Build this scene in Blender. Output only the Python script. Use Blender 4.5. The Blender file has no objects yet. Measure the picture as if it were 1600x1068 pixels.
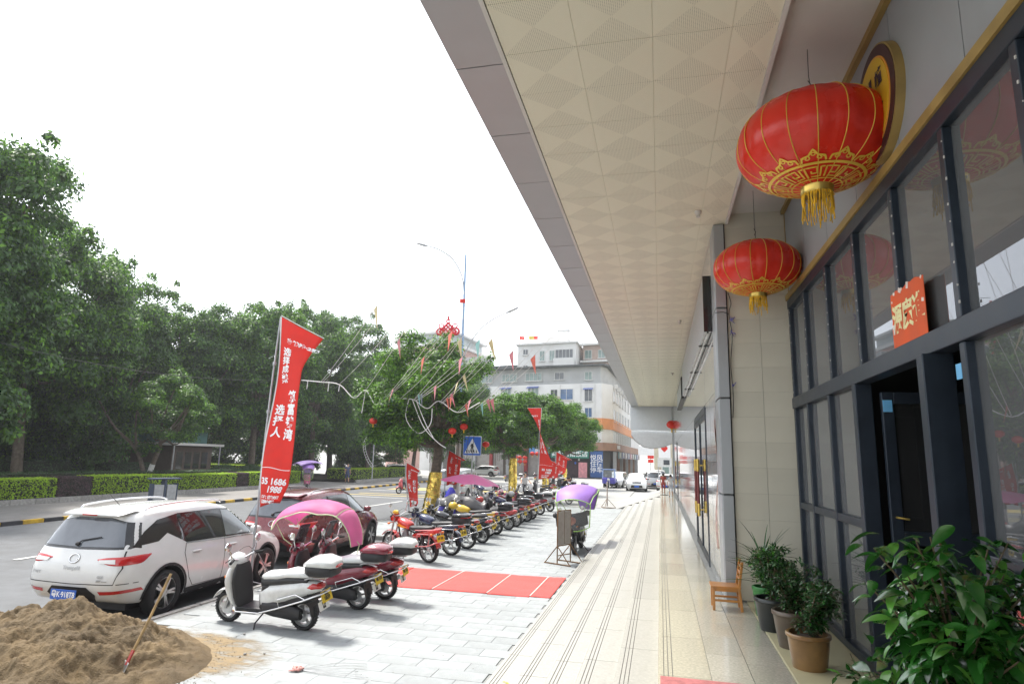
import bpy, bmesh, math, random
import numpy as np
from mathutils import Vector, Matrix, noise
from mathutils.bvhtree import BVHTree
random.seed(7); rng = np.random.default_rng(7)
D = bpy.data; SC = bpy.context.scene; COL = SC.collection
rad = math.radians
# ------------------------------------------------------------------ camera, sky, sun, exposure
EYE = Vector((0, 0, 1.7))
YAW, PITCH, ROLL, FPX = 0.232493, 0.183475, 0.0247779, 981.085
cam = D.cameras.new('camera'); cam_o = D.objects.new('camera', cam); COL.objects.link(cam_o)
fw = Vector((-math.sin(YAW)*math.cos(PITCH), math.cos(YAW)*math.cos(PITCH), math.sin(PITCH)))
rt0 = Vector((math.cos(YAW), math.sin(YAW), 0)); up0 = rt0.cross(fw)
rt = rt0*math.cos(ROLL)+up0*math.sin(ROLL); up = up0*math.cos(ROLL)-rt0*math.sin(ROLL)
cm = Matrix((rt, up, -fw)).transposed().to_4x4(); cm.translation = EYE
cam_o.matrix_world = cm
cam.sensor_width = 36; cam.lens = FPX/1600*36; cam.clip_start = 0.05; cam.clip_end = 6000
SC.camera = cam_o
SUN_EL, SUN_AZ = rad(62), rad(-58)            # azimuth measured from +Y towards +X
world = D.worlds.new('World'); SC.world = world; world.use_nodes = True
nt = world.node_tree; nt.nodes.clear()
wo = nt.nodes.new('ShaderNodeOutputWorld'); bg = nt.nodes.new('ShaderNodeBackground')
sky = nt.nodes.new('ShaderNodeTexSky'); sky.sky_type = 'NISHITA'; sky.sun_disc = False
sky.sun_elevation = SUN_EL; sky.sun_rotation = SUN_AZ
sky.air_density = 1.0; sky.dust_density = 1.5; sky.ozone_density = 1.0
hsv = nt.nodes.new('ShaderNodeHueSaturation'); hsv.inputs['Saturation'].default_value = 0.22
nt.links.new(sky.outputs[0], hsv.inputs['Color']); nt.links.new(hsv.outputs[0], bg.inputs[0])
bg.inputs[1].default_value = 0.13; nt.links.new(bg.outputs[0], wo.inputs[0])
sun = D.lights.new('sun', 'SUN'); sun.energy = 1.9; sun.angle = rad(8); sun.color = (1, 0.95, 0.88)
sun_o = D.objects.new('sun', sun); COL.objects.link(sun_o)
sdir = Vector((math.sin(SUN_AZ)*math.cos(SUN_EL), math.cos(SUN_AZ)*math.cos(SUN_EL), math.sin(SUN_EL)))
sun_o.rotation_euler = sdir.to_track_quat('Z', 'Y').to_euler(); sun_o.location = (0, 0, 60)
SC.view_settings.view_transform = 'Standard'; SC.view_settings.look = 'None'
SC.view_settings.gamma = 1.0; SC.view_settings.use_curve_mapping = False
SC.view_settings.exposure = 1.78
SC.render.engine = 'CYCLES'; SC.cycles.use_denoising = True
SC.cycles.max_bounces = 8; SC.cycles.transparent_max_bounces = 16; SC.cycles.caustics_reflective = False; SC.cycles.caustics_refractive = False
G, RD = -0.72, -0.84        # plaza level, road level (the arcade platform is 0)

# ------------------------------------------------------------------ materials
MATS = {}
def mat(name, col, rough=0.6, metal=0.0, var=0.12, scale=6.0, bump=0.0, bscale=40.0, coat=0.0, trans=0.0, alpha=1.0, island=0.0, sheen=0.0, spec=0.5, dirt=0.0, objvar=0.0, detail=6):
    if name in MATS: return MATS[name]
    m = D.materials.new(name); m.use_nodes = True; MATS[name] = m
    n = m.node_tree; N = n.nodes; L = n.links; b = N['Principled BSDF']
    tc = N.new('ShaderNodeTexCoord'); co = tc.outputs['Object']
    nz = N.new('ShaderNodeTexNoise'); nz.inputs['Scale'].default_value = scale; nz.inputs['Detail'].default_value = detail
    L.new(co, nz.inputs['Vector'])
    c = Vector(col[:3]); hi = [min(1, x*(1+var)) for x in c]; lo = [x*(1-var) for x in c]
    rp = N.new('ShaderNodeValToRGB'); rp.color_ramp.elements[0].position = 0.3; rp.color_ramp.elements[1].position = 0.7
    rp.color_ramp.elements[0].color = (*lo, 1); rp.color_ramp.elements[1].color = (*hi, 1)
    L.new(nz.outputs[0], rp.inputs[0]); out = rp.outputs[0]
    if dirt > 0:
        n2 = N.new('ShaderNodeTexNoise'); n2.inputs['Scale'].default_value = scale*0.21; n2.inputs['Detail'].default_value = 9; n2.inputs['Roughness'].default_value = 0.7
        L.new(co, n2.inputs['Vector'])
        r2 = N.new('ShaderNodeValToRGB'); r2.color_ramp.elements[0].position = 0.42; r2.color_ramp.elements[1].position = 0.72
        r2.color_ramp.elements[0].color = (0, 0, 0, 1); r2.color_ramp.elements[1].color = (dirt, dirt, dirt, 1)
        L.new(n2.outputs[0], r2.inputs[0])
        mx = N.new('ShaderNodeMixRGB'); mx.inputs[2].default_value = (c[0]*.45, c[1]*.42, c[2]*.36, 1)
        L.new(r2.outputs[0], mx.inputs[0]); L.new(out, mx.inputs[1]); out = mx.outputs[0]
    if island > 0 or objvar > 0:
        src = N.new('ShaderNodeNewGeometry').outputs['Random Per Island'] if island > 0 else N.new('ShaderNodeObjectInfo').outputs['Random']
        k = max(island, objvar)
        mr = N.new('ShaderNodeMapRange'); mr.inputs['To Min'].default_value = 1-k; mr.inputs['To Max'].default_value = 1+k
        L.new(src, mr.inputs['Value'])
        h = N.new('ShaderNodeHueSaturation'); L.new(out, h.inputs['Color']); L.new(mr.outputs[0], h.inputs['Value']); out = h.outputs[0]
    L.new(out, b.inputs['Base Color'])
    rr = N.new('ShaderNodeMapRange'); rr.inputs['To Min'].default_value = max(0.02, rough*0.8); rr.inputs['To Max'].default_value = min(1, rough*1.2)
    L.new(nz.outputs[0], rr.inputs['Value']); L.new(rr.outputs[0], b.inputs['Roughness'])
    b.inputs['Metallic'].default_value = metal; b.inputs['Coat Weight'].default_value = coat; b.inputs['Coat Roughness'].default_value = 0.05
    b.inputs['Alpha'].default_value = alpha; b.inputs['Specular IOR Level'].default_value = spec
    if bump > 0:
        nb = N.new('ShaderNodeTexNoise'); nb.inputs['Scale'].default_value = bscale; nb.inputs['Detail'].default_value = 6
        L.new(co, nb.inputs['Vector'])
        bp = N.new('ShaderNodeBump'); bp.inputs['Strength'].default_value = bump; bp.inputs['Distance'].default_value = 0.02
        L.new(nb.outputs[0], bp.inputs['Height']); L.new(bp.outputs[0], b.inputs['Normal'])
    if trans > 0:      # thin translucent leaf / cloth
        t = N.new('ShaderNodeBsdfTranslucent'); L.new(out, t.inputs[0]); mxs = N.new('ShaderNodeMixShader'); mxs.inputs[0].default_value = trans
        L.new(b.outputs[0], mxs.inputs[1]); L.new(t.outputs[0], mxs.inputs[2]); L.new(mxs.outputs[0], N['Material Output'].inputs[0])
    return m
def glass(name, tint=(0.1, 0.12, 0.13), refl=1.6, rough=0.02, grey_veil=0.0):
    if name in MATS: return MATS[name]
    m = D.materials.new(name); m.use_nodes = True; MATS[name] = m
    N = m.node_tree.nodes; L = m.node_tree.links; N.remove(N['Principled BSDF'])
    t = N.new('ShaderNodeBsdfTransparent'); t.inputs[0].default_value = (*tint, 1)
    g = N.new('ShaderNodeBsdfGlossy'); g.inputs['Roughness'].default_value = rough; g.inputs['Color'].default_value = (.92, .95, 1, 1)
    f = N.new('ShaderNodeFresnel'); f.inputs['IOR'].default_value = refl; mx = N.new('ShaderNodeMixShader')
    L.new(f.outputs[0], mx.inputs[0]); L.new(t.outputs[0], mx.inputs[1]); L.new(g.outputs[0], mx.inputs[2]); out = mx.outputs[0]
    if grey_veil > 0:
        d = N.new('ShaderNodeBsdfDiffuse'); d.inputs[0].default_value = (.5, .52, .53, 1)
        nz = N.new('ShaderNodeTexNoise'); nz.inputs['Scale'].default_value = 1.3; nz.inputs['Detail'].default_value = 8
        tc = N.new('ShaderNodeTexCoord'); L.new(tc.outputs['Object'], nz.inputs['Vector'])
        mr = N.new('ShaderNodeMapRange'); mr.inputs['To Min'].default_value = grey_veil*.4; mr.inputs['To Max'].default_value = grey_veil
        L.new(nz.outputs[0], mr.inputs['Value']); m2 = N.new('ShaderNodeMixShader'); L.new(mr.outputs[0], m2.inputs[0]); L.new(out, m2.inputs[1]); L.new(d.outputs[0], m2.inputs[2]); out = m2.outputs[0]
    L.new(out, N['Material Output'].inputs[0]); return m

white_paint = mat('white_car_paint', (.70, .71, .70), .25, coat=.8, var=.02)
maroon_paint = mat('maroon_car_paint', (.16, .012, .018), .28, .25, coat=1, var=.05)
silver_paint = mat('silver_paint', (.55, .56, .57), .35, .3, coat=.6, var=.03)
blue_paint = mat('blue_paint', (.06, .05, .42), .35, coat=.6, var=.06)
black_pl = mat('black_plastic', (.018, .018, .02), .55, var=.2)
black_gl = mat('black_gloss', (.012, .013, .015), .18, coat=.5, var=.1)
rubber = mat('rubber', (.02, .02, .021), .85, var=.25, scale=20)
chrome = mat('chrome', (.72, .72, .72), .16, 1.0, var=.05)
steel = mat('grey_steel', (.42, .42, .42), .4, .9, var=.15, scale=12)
rust = mat('rusty_steel', (.2, .12, .06), .75, .4, var=.45, scale=9)
galv = mat('galvanised_pole', (.4, .41, .42), .45, .6, var=.2)
alloy = mat('alloy_rim', (.5, .5, .5), .3, .9, var=.05)
car_glass = mat('car_glass', (.025, .03, .032), .06, coat=.3, var=.1, spec=.8)
light_glass = mat('pale_car_glass', (.2, .24, .25), .05, coat=.3, var=.1, spec=.9)
red_lens = mat('red_lens', (.5, .012, .012), .15, coat=1, var=.15)
clear_lens = mat('clear_lens', (.7, .7, .68), .12, coat=1, var=.1)
amber_lens = mat('amber_lens', (.75, .2, .02), .2, coat=1, var=.05)
seat_blk = mat('black_vinyl', (.025, .025, .027), .5, bump=.15, bscale=60)
seat_wht = mat('white_vinyl', (.7, .71, .7), .5, bump=.1)
plate_blue = mat('plate_blue', (.03, .12, .5), .4, var=.03)
plate_yel = mat('plate_yellow', (.75, .52, .02), .45, var=.08)
plate_wht = mat('plate_white', (.75, .75, .75), .45, var=.05)
ink = mat('black_ink', (.015, .015, .015), .6)
white_ink = mat('white_ink', (.85, .85, .85), .6, var=.02)
alum_grey = mat('grey_aluminium_panel', (.37, .38, .39), .42, .25, var=.05, scale=1.2, dirt=.2)
alum_side = mat('grey_pillar_panel', (.36, .38, .40), .32, .3, var=.04, scale=2)
joint_blk = mat('black_joint', (.02, .02, .022), .7)
cream = mat('cream_ceiling_panel', (.74, .71, .57), .55, var=.03, scale=1.5, dirt=.16, objvar=.02)
plaster = mat('white_plaster', (.62, .6, .57), .85, var=.05, scale=2, bump=.1, dirt=.15)
gold_trim = mat('ochre_trim', (.30, .205, .065), .5, var=.2, scale=5)
beige_tile = mat('beige_wall_tile', (.58, .56, .47), .35, var=.05, scale=(2.0), objvar=.03)
wall_panel = mat('grey_wall_panel', (.33, .35, .37), .5, .2, var=.04)
frame_mat = mat('dark_blue_window_frame', (.026, .036, .052), .38, .3, var=.15, dirt=.15)
pane_mat = glass('window_glass', (.34, .37, .36), 2.1, .012, .22)  # milky grey mixed into the panes, partly painting in the tiled pillar's reflection
door_glass = glass('door_glass', (.10, .12, .12), 1.6, .015, .05)
marble = mat('polished_grey_marble', (.34, .35, .36), .06, var=.12, scale=3, spec=.9, coat=.4, objvar=.04)
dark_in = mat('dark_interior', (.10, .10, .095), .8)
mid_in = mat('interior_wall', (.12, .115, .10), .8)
gran_y = mat('yellow_granite', (.40, .38, .30), .14, var=.16, scale=38, objvar=.08, bump=.02, coat=.15, detail=8)
gran_g = mat('grey_granite', (.40, .385, .32), .12, var=.18, scale=42, objvar=.08, bump=.02, coat=.15, detail=8)
gran_w = mat('pale_step_granite', (.34, .335, .30), .38, var=.14, scale=30, objvar=.05, bump=.03, dirt=.15, detail=8)
ledge_y = mat('ochre_ledge', (.46, .43, .27), .4, var=.06, scale=3)
slab_m = mat('grey_paving_slab', (.29, .312, .317), .7, var=.12, scale=7, bump=.2, bscale=60, objvar=.09, dirt=.4)
slab_m2 = mat('grey_paving_slab_joined', (.29, .312, .317), .7, var=.12, scale=7, bump=.2, bscale=60, island=.09, dirt=.4)
mortar = mat('mortar', (.24, .25, .245), .95, var=.2, scale=15)
asphalt = mat('asphalt', (.11, .115, .12), .85, var=.22, scale=2.5, bump=.3, bscale=120, dirt=.3)
concrete = mat('pale_concrete', (.30, .30, .285), .85, var=.12, scale=1.5, bump=.2, bscale=80, dirt=.25)
stone = mat('kerb_stone', (.3, .29, .27), .85, var=.25, scale=10, bump=.3, objvar=.1)
yel_kerb = mat('yellow_kerb_paint', (.6, .38, .03), .7, var=.2, scale=8, dirt=.4)
blk_kerb = mat('black_kerb_paint', (.04, .04, .045), .7, var=.3, scale=8)
road_white = mat('road_marking_white', (.55, .55, .53), .8, var=.15, dirt=.3)
road_yel = mat('road_marking_yellow', (.5, .4, .15), .8, var=.2, dirt=.5)
carpet_r = mat('red_carpet', (.70, .085, .075), .95, var=.12, scale=4, bump=.5, bscale=150)
carpet_p = mat('pink_rubber_mat', (.36, .12, .12), .9, var=.25, scale=20, bump=.4, bscale=150)
banner_r = mat('red_banner_cloth', (.78, .05, .035), .75, var=.04, trans=.35)
silk_r = mat('red_lantern_silk', (.72, .03, .014), .27, var=.07, scale=3, sheen=.3, trans=.12, bump=.22, bscale=14)
gold_p = mat('gold_print', (.75, .5, .06), .4, .2, var=.08)
gold_m = mat('gold_metal', (.62, .45, .12), .3, .9, var=.1)
gold_foil = mat('gold_foil', (.75, .55, .12), .22, .85, var=.3, scale=7, bump=1.0, bscale=9)
tassel_y = mat('yellow_tassel', (.7, .42, .02), .8, var=.3, scale=30)
bark = mat('bark', (.12, .095, .07), .95, var=.4, scale=9, bump=.8, bscale=20)
whitewash = mat('whitewash', (.62, .61, .58), .9, var=.1, bump=.4)
soil = mat('dark_soil', (.06, .04, .028), .95, var=.5, scale=20, bump=1, bscale=30)
sand_m = mat('sand', (.145, .102, .052), .95, var=.3, scale=2.2, dirt=.6, bump=1.0, bscale=70, detail=10)
terracotta = mat('brown_glazed_pot', (.22, .125, .045), .3, var=.3, scale=5, coat=.3, dirt=.3)
pot_dark = mat('dark_glazed_pot', (.014, .018, .018), .35, var=.3, scale=6, coat=.1)
pot_grey = mat('grey_brown_pot', (.085, .065, .045), .4, var=.3, scale=6, coat=.2)
pot_green = mat('green_plastic_pot', (.03, .17, .04), .45)
wood_o = mat('varnished_wood', (.45, .19, .045), .35, var=.2, scale=8, coat=.3)
wood_h = mat('bare_wood', (.36, .24, .11), .75, var=.3, scale=12)
skin = mat('skin', (.5, .29, .19), .6, var=.05); hair = mat('black_hair', (.012, .01, .009), .6)

# ------------------------------------------------------------------ mesh helpers
class MB:
    def __init__(s): s.v = []; s.f = []; s.m = []; s.k = 0; s.M = None
    def add(s, vs, fs):
        b = len(s.v)
        s.v += [tuple(s.M @ Vector(p)) for p in vs] if s.M is not None else [tuple(p) for p in vs]
        s.f += [tuple(i+b for i in f) for f in fs]; s.m += [s.k]*len(fs); return s
    def box(s, c, d, rz=0, R=None):
        x, y, z = [a/2 for a in d]; P = [Vector((i*x, j*y, k*z)) for k in (-1, 1) for j in (-1, 1) for i in (-1, 1)]
        if rz: R = Matrix.Rotation(rz, 3, 'Z')
        if R is not None: P = [R @ p for p in P]
        c = Vector(c); return s.add([p+c for p in P], [(0, 2, 3, 1), (4, 5, 7, 6), (0, 1, 5, 4), (2, 6, 7, 3), (0, 4, 6, 2), (1, 3, 7, 5)])
    def b2(s, a, b): return s.box([(p+q)/2 for p, q in zip(a, b)], [abs(q-p) for p, q in zip(a, b)])
    def tube(s, pts, r, n=8, cap=True):
        pts = [Vector(p) for p in pts]; m = len(pts); rs = r if isinstance(r, (list, tuple)) else [r]*m
        vs = []; prev = None
        for i, p in enumerate(pts):
            t = (pts[min(i+1, m-1)]-pts[max(i-1, 0)]).normalized()
            if prev is None:
                a = Vector((0, 0, 1)) if abs(t.z) < .9 else Vector((1, 0, 0)); u = t.cross(a).normalized()
            else: u = (prev-t*prev.dot(t)); u = u.normalized() if u.length > 1e-6 else t.orthogonal().normalized()
            prev = u; w = t.cross(u)
            vs += [p+(u*math.cos(2*math.pi*j/n)+w*math.sin(2*math.pi*j/n))*rs[i] for j in range(n)]
        fs = [(i*n+j, i*n+(j+1) % n, (i+1)*n+(j+1) % n, (i+1)*n+j) for i in range(m-1) for j in range(n)]
        if cap: fs += [tuple(range(n-1, -1, -1)), tuple((m-1)*n+j for j in range(n))]
        return s.add(vs, fs)
    def lathe(s, prof, n=24, c=(0, 0, 0), axis='Z', close=False):
        vs = []
        for r, h in prof:
            for j in range(n):
                a = 2*math.pi*j/n; p = (r*math.cos(a), r*math.sin(a), h)
                if axis == 'Y': p = (p[0], -p[2], p[1])
                if axis == 'X': p = (p[2], p[0], p[1])
                vs.append((p[0]+c[0], p[1]+c[1], p[2]+c[2]))
        m = len(prof); q = m if close else m-1
        fs = [(i*n+j, i*n+(j+1) % n, ((i+1) % m)*n+(j+1) % n, ((i+1) % m)*n+j) for i in range(q) for j in range(n)]
        if not close: fs += [tuple(range(n-1, -1, -1)), tuple((m-1)*n+j for j in range(n))]
        return s.add(vs, fs)
    def rings(s, rs, cap=True):
        n = len(rs[0]); m = len(rs); vs = [p for r in rs for p in r]
        fs = [(i*n+j, i*n+(j+1) % n, (i+1)*n+(j+1) % n, (i+1)*n+j) for i in range(m-1) for j in range(n)]
        if cap: fs += [tuple(range(n-1, -1, -1)), tuple((m-1)*n+j for j in range(n))]
        return s.add(vs, fs)
    def sup(s, st, n=14, pw=2.6, y0=0):   # stations along x: (x, zc, hy, hz[, shear])
        rs = []
        for t in st:
            x, zc, hy, hz = t[:4]; sh = t[4] if len(t) > 4 else 0; r = []
            for j in range(n):
                a = 2*math.pi*j/n; c, q = math.cos(a), math.sin(a)
                dz = math.copysign(abs(q)**(2/pw), q)*hz
                r.append((x+sh*dz, y0+math.copysign(abs(c)**(2/pw), c)*hy, zc+dz))
            rs.append(r)
        return s.rings(rs)
    def prism(s, poly, d0, d1, ax='Y'):   # poly in the plane normal to ax
        def P(a, b, d): return {'Y': (a, d, b), 'X': (d, a, b), 'Z': (a, b, d)}[ax]
        n = len(poly); vs = [P(a, b, d0) for a, b in poly]+[P(a, b, d1) for a, b in poly]
        return s.add(vs, [tuple(range(n)), tuple(range(2*n-1, n-1, -1))]+[(j, j+n, (j+1) % n+n, (j+1) % n) for j in range(n)])
    def ell(s, c, r, n=12, m=8):
        prof = [(math.sin(math.pi*i/m), -math.cos(math.pi*i/m)) for i in range(1, m)]
        rs = [[(c[0]+r[0]*p*math.cos(2*math.pi*j/n), c[1]+r[1]*p*math.sin(2*math.pi*j/n), c[2]+r[2]*h) for j in range(n)] for p, h in prof]
        return s.rings(rs)
    def grid(s, fn, nu, nv, thick=None):   # fn(u,v)->point, u,v in 0..1
        vs = [fn(i/nu, j/nv) for i in range(nu+1) for j in range(nv+1)]
        return s.add(vs, [(i*(nv+1)+j, (i+1)*(nv+1)+j, (i+1)*(nv+1)+j+1, i*(nv+1)+j+1) for i in range(nu) for j in range(nv)])
    def build(s, name, mats, parent=None, smooth=None, bevel=0, solid=0, loc=None, fix=True):
        me = D.meshes.new(name); me.from_pydata(s.v, [], s.f)
        for m in (mats if isinstance(mats, (list, tuple)) else [mats]): me.materials.append(m)
        if any(s.m): me.polygons.foreach_set('material_index', s.m)
        if fix:
            bm = bmesh.new(); bm.from_mesh(me); bmesh.ops.recalc_face_normals(bm, faces=bm.faces); bm.to_mesh(me); bm.free()
        if smooth:
            me.polygons.foreach_set('use_smooth', [True]*len(me.polygons))
            if smooth != True: me.set_sharp_from_angle(angle=rad(smooth))
        o = D.objects.new(name, me); COL.objects.link(o)
        if parent is not None: o.parent = parent
        if loc is not None: o.location = loc
        if solid: q = o.modifiers.new('s', 'SOLIDIFY'); q.thickness = solid; q.offset = 0
        if bevel: q = o.modifiers.new('b', 'BEVEL'); q.width = bevel; q.segments = 2; q.limit_method = 'ANGLE'; q.angle_limit = rad(40)
        return o
def tag(o, label=None, cat=None, group=None, kind=None):
    for k, v in (('label', label), ('category', cat), ('group', group), ('kind', kind)):
        if v: o[k] = v
    return o
def thing(name, label, cat, loc=(0, 0, 0), rz=0, group=None, kind=None):
    o = D.objects.new(name, None); COL.objects.link(o); o.location = loc; o.rotation_euler = (0, 0, rz); o.empty_display_size = .2
    return tag(o, label, cat, group, kind)
def struct(mb, name, mats, parent=None, **k):
    o = mb.build(name, mats, parent, **k)
    if parent is None: o['kind'] = 'structure'
    return o
def inst(name, me, parent, loc, rot=None, sc=None):
    o = D.objects.new(name, me); COL.objects.link(o); o.parent = parent; o.location = loc
    if rot: o.rotation_euler = rot
    if sc: o.scale = sc
    return o
def copy_tree(o, parent=None, **kw):
    c = o.copy(); COL.objects.link(c)
    if parent is not None: c.parent = parent
    for ch in list(o.children): copy_tree(ch, c)
    for k, v in kw.items():
        if k == 'loc': c.location = v
        elif k == 'rz': c.rotation_euler = (0, 0, v)
        elif k == 'sc': c.scale = v if isinstance(v, (tuple, list)) else (v, v, v)
        else: c[k] = v
    return c
def mesh_only(mb, name, mats, **k):
    o = mb.build(name, mats, **k); me = o.data; D.objects.remove(o); return me
def text_verts(txt, size=1.0, bold=0.0, ext=0.0, align='CENTER', lh=1.0):
    cu = D.curves.new('t', 'FONT'); cu.body = txt; cu.size = size; cu.align_x = align; cu.align_y = 'CENTER'
    cu.offset = bold; cu.extrude = ext; cu.resolution_u = 3; cu.space_line = lh
    o = D.objects.new('t', cu); COL.objects.link(o)
    dg = bpy.context.evaluated_depsgraph_get(); me = D.meshes.new_from_object(o.evaluated_get(dg))
    v = [tuple(p.co) for p in me.vertices]; f = [tuple(p.vertices) for p in me.polygons]
    D.objects.remove(o); D.curves.remove(cu); D.meshes.remove(me); return v, f
def text_on(txt, size, m, parent, fn, name='lettering', bold=0.0, align='CENTER', lh=1.0, split=0, sx=1.0):
    # fn maps flat text coordinates (u, v) to a point
    v, f = text_verts(txt, size, bold, 0, align, lh)
    if not v: return None
    v = [(p[0]*sx, p[1], p[2]) for p in v]
    mb = MB(); mb.v = v; mb.f = f; mb.m = [0]*len(f)
    me = D.meshes.new(name); me.from_pydata(v, [], f)
    if split:
        bm = bmesh.new(); bm.from_mesh(me); bmesh.ops.triangulate(bm, faces=bm.faces)
        for _ in range(3):
            e = [e for e in bm.edges if e.calc_length() > split]
            if not e: break
            bmesh.ops.subdivide_edges(bm, edges=e, cuts=1); bmesh.ops.triangulate(bm, faces=bm.faces)
        bm.to_mesh(me); bm.free()
    for p in me.vertices: p.co = fn(p.co.x, p.co.y)
    me.materials.append(m); o = D.objects.new(name, me); COL.objects.link(o)
    if parent is not None: o.parent = parent
    return o
def catenary(a, b, sag, n=12):
    a, b = Vector(a), Vector(b); return [a.lerp(b, i/n)-Vector((0, 0, sag*4*(i/n)*(1-i/n))) for i in range(n+1)]
def fastmesh(name, V, F4, mats, mi=None, smooth=False):
    me = D.meshes.new(name); nv = len(V); nf = len(F4)
    me.vertices.add(nv); me.vertices.foreach_set('co', V.astype(np.float32).ravel())
    me.loops.add(nf*4); me.loops.foreach_set('vertex_index', F4.astype(np.int32).ravel())
    me.polygons.add(nf); me.polygons.foreach_set('loop_start', np.arange(nf, dtype=np.int32)*4)
    if mi is not None: me.polygons.foreach_set('material_index', mi.astype(np.int32))
    for m in (mats if isinstance(mats, (list, tuple)) else [mats]): me.materials.append(m)
    me.update(); me.validate(); return me
def leaf_mesh(name, C, Nn, L, Wd, mats, mi=None, droop=0.0):
    # C centres (n,3), Nn normals, L length; each leaf a folded diamond of 2 quads? -> one quad
    n = len(C); Nn = Nn/np.maximum(np.linalg.norm(Nn, axis=1, keepdims=True), 1e-6)
    a = rng.normal(size=(n, 3)); a[:, 2] -= droop; T = a-(a*Nn).sum(1, keepdims=True)*Nn; T /= np.linalg.norm(T, axis=1, keepdims=True)
    B = np.cross(Nn, T); s = rng.uniform(.65, 1.25, (n, 1)); l = L*s; w = Wd*s
    V = np.stack([C-T*l*.5, C+B*w*.5-T*l*.08+Nn*w*.18, C+T*l*.5, C-B*w*.5-T*l*.08+Nn*w*.18], 1).reshape(-1, 3)
    F = np.arange(n*4).reshape(n, 4); return fastmesh(name, V, F, mats, mi)
def blob_leaves(blobs, n, up=.5, shell=.35):
    # blobs (k,6): centre, radii ; returns centres and normals
    B = np.array(blobs, float); w = B[:, 3]*B[:, 4]+B[:, 4]*B[:, 5]; idx = rng.choice(len(B), n, p=w/w.sum())
    d = rng.normal(size=(n, 3)); d /= np.linalg.norm(d, axis=1, keepdims=True); d[:, 2] = np.where(d[:, 2] < -.3, -d[:, 2]*.6, d[:, 2])
    r = 1-shell*rng.random((n, 1))**1.5; C = B[idx, :3]+d*B[idx, 3:6]*r*(1+.12*rng.normal(size=(n, 1)))
    N = d+rng.normal(size=(n, 3))*.55; N[:, 2] += up; return C, N
# ------------------------------------------------------------------ ground, road, plaza
mb = MB(); mb.add([(-3000, -3000, -.9), (3000, -3000, -.9), (3000, 3000, -.9), (-3000, 3000, -.9)], [(0, 1, 2, 3)]); struct(mb, 'ground', concrete)
mb = MB(); mb.add([(-22, -40, RD), (-7, -40, RD), (-7, 140, RD), (-25.5, 140, RD)], [(0, 1, 2, 3)]); struct(mb, 'road', asphalt)
mb = MB(); mb.add([(-60, 66, RD+.004), (-7, 66, RD+.004), (-7, 90, RD+.004), (-60, 90, RD+.004)], [(0, 1, 2, 3)])
mb.add([(-7, 35.2, RD+.01), (9, 35.2, RD+.01), (9, 230, RD+.01), (-7, 230, RD+.01)], [(0, 1, 2, 3)]); struct(mb, 'side_road', concrete)
mb = MB()
for k in range(0):
    mb.add([(-19.5+k*1.15, 37.5, RD+.012), (-19+k*1.15, 37.5, RD+.012), (-19+k*1.15, 41, RD+.012), (-19.5+k*1.15, 41, RD+.012)], [(0, 1, 2, 3)])
for k in range(14):
    y = -6+k*9
    if not 33 < y+3 < 45: mb.add([(-14.4, y, RD+.012), (-14.25, y, RD+.012), (-14.3, y+4.5, RD+.012), (-14.45, y+4.5, RD+.012)], [(0, 1, 2, 3)])
mb.add([(-21, 44, RD+.014), (-11, 44, RD+.014), (-11, 44.3, RD+.014), (-21, 44.3, RD+.014)], [(0, 1, 2, 3)])
mb.add([(-10.7, 36, RD+.014), (-10.6, 36, RD+.014), (-19, 37.2, RD+.014), (-19, 36.9, RD+.014)], [(0, 1, 2, 3)])
mb.add([(-20, 38.5, RD+.012), (-12, 38.5, RD+.012), (-12, 38.9, RD+.012), (-20, 38.9, RD+.012)], [(0, 1, 2, 3)]); mb.m[-1] = 1
mb.add([(-20, 40.2, RD+.012), (-12, 40.2, RD+.012), (-12, 40.6, RD+.012), (-20, 40.6, RD+.012)], [(0, 1, 2, 3)]); mb.m[-1] = 1
mb.add([(-20.5, 46, RD+.016), (-10.5, 46, RD+.016), (-10.5, 49.5, RD+.016), (-20.5, 49.5, RD+.016)], [(0, 1, 2, 3)]); mb.m[-1] = 1
struct(mb, 'road_markings', [road_white, road_yel])
# plaza: mortar bed, stone kerb, paving slabs
plaza = thing('plaza_pavement', 'grey brick-bond paved plaza', None); plaza['kind'] = 'structure'; del plaza['label']
mb = MB(); mb.b2((-7.2, -6, -.9), (-1.7, 34, G-.012)); mb.b2((-10.3, 18.6, -.9), (-7.2, 34, G-.012)); mb.build('bed', mortar, plaza)
def slab_me(w, d, h, name, m, c=.004):
    b = MB(); x, y = w/2, d/2
    b.add([(-x, -y, -h), (x, -y, -h), (x, y, -h), (-x, y, -h), (-x, -y, -c), (x, -y, -c), (x, y, -c), (-x, y, -c), (-x+c, -y+c, 0), (x-c, -y+c, 0), (x-c, y-c, 0), (-x+c, y-c, 0)],
          [(0, 1, 5, 4), (1, 2, 6, 5), (2, 3, 7, 6), (3, 0, 4, 7), (4, 5, 9, 8), (5, 6, 10, 9), (6, 7, 11, 10), (7, 4, 8, 11), (8, 9, 10, 11)])
    return mesh_only(b, name, m, fix=False)
sme = slab_me(.596, .296, .04, 'paving_slab', slab_m, .002)
slabs = []
for r in range(int(39/.3)):
    y = -3+r*.3+.15
    x0 = -7.2 if y < 18.6 else -10.3; n0 = int((7.2 if y < 18.6 else 10.3)/.6)
    for k in range(-1, 18):
        x = -1.95-.3*(r % 2)-.6*k-.3
        if x-.3 < x0-.01 or x > -1.9 or y > 34: continue
        slabs.append((x, y, G+random.uniform(-.0014, .0014), random.uniform(-.002, .002), random.uniform(-.002, .002)))
slabs = [s for s in slabs if s[1] > 5.5 or s[0] < -99]
slabs.sort(key=lambda s: s[1]+abs(s[0]+3)*.12)
for s in slabs[:290]: inst('paving_slab', sme, plaza, s[:3], (s[3], s[4], 0))
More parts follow.
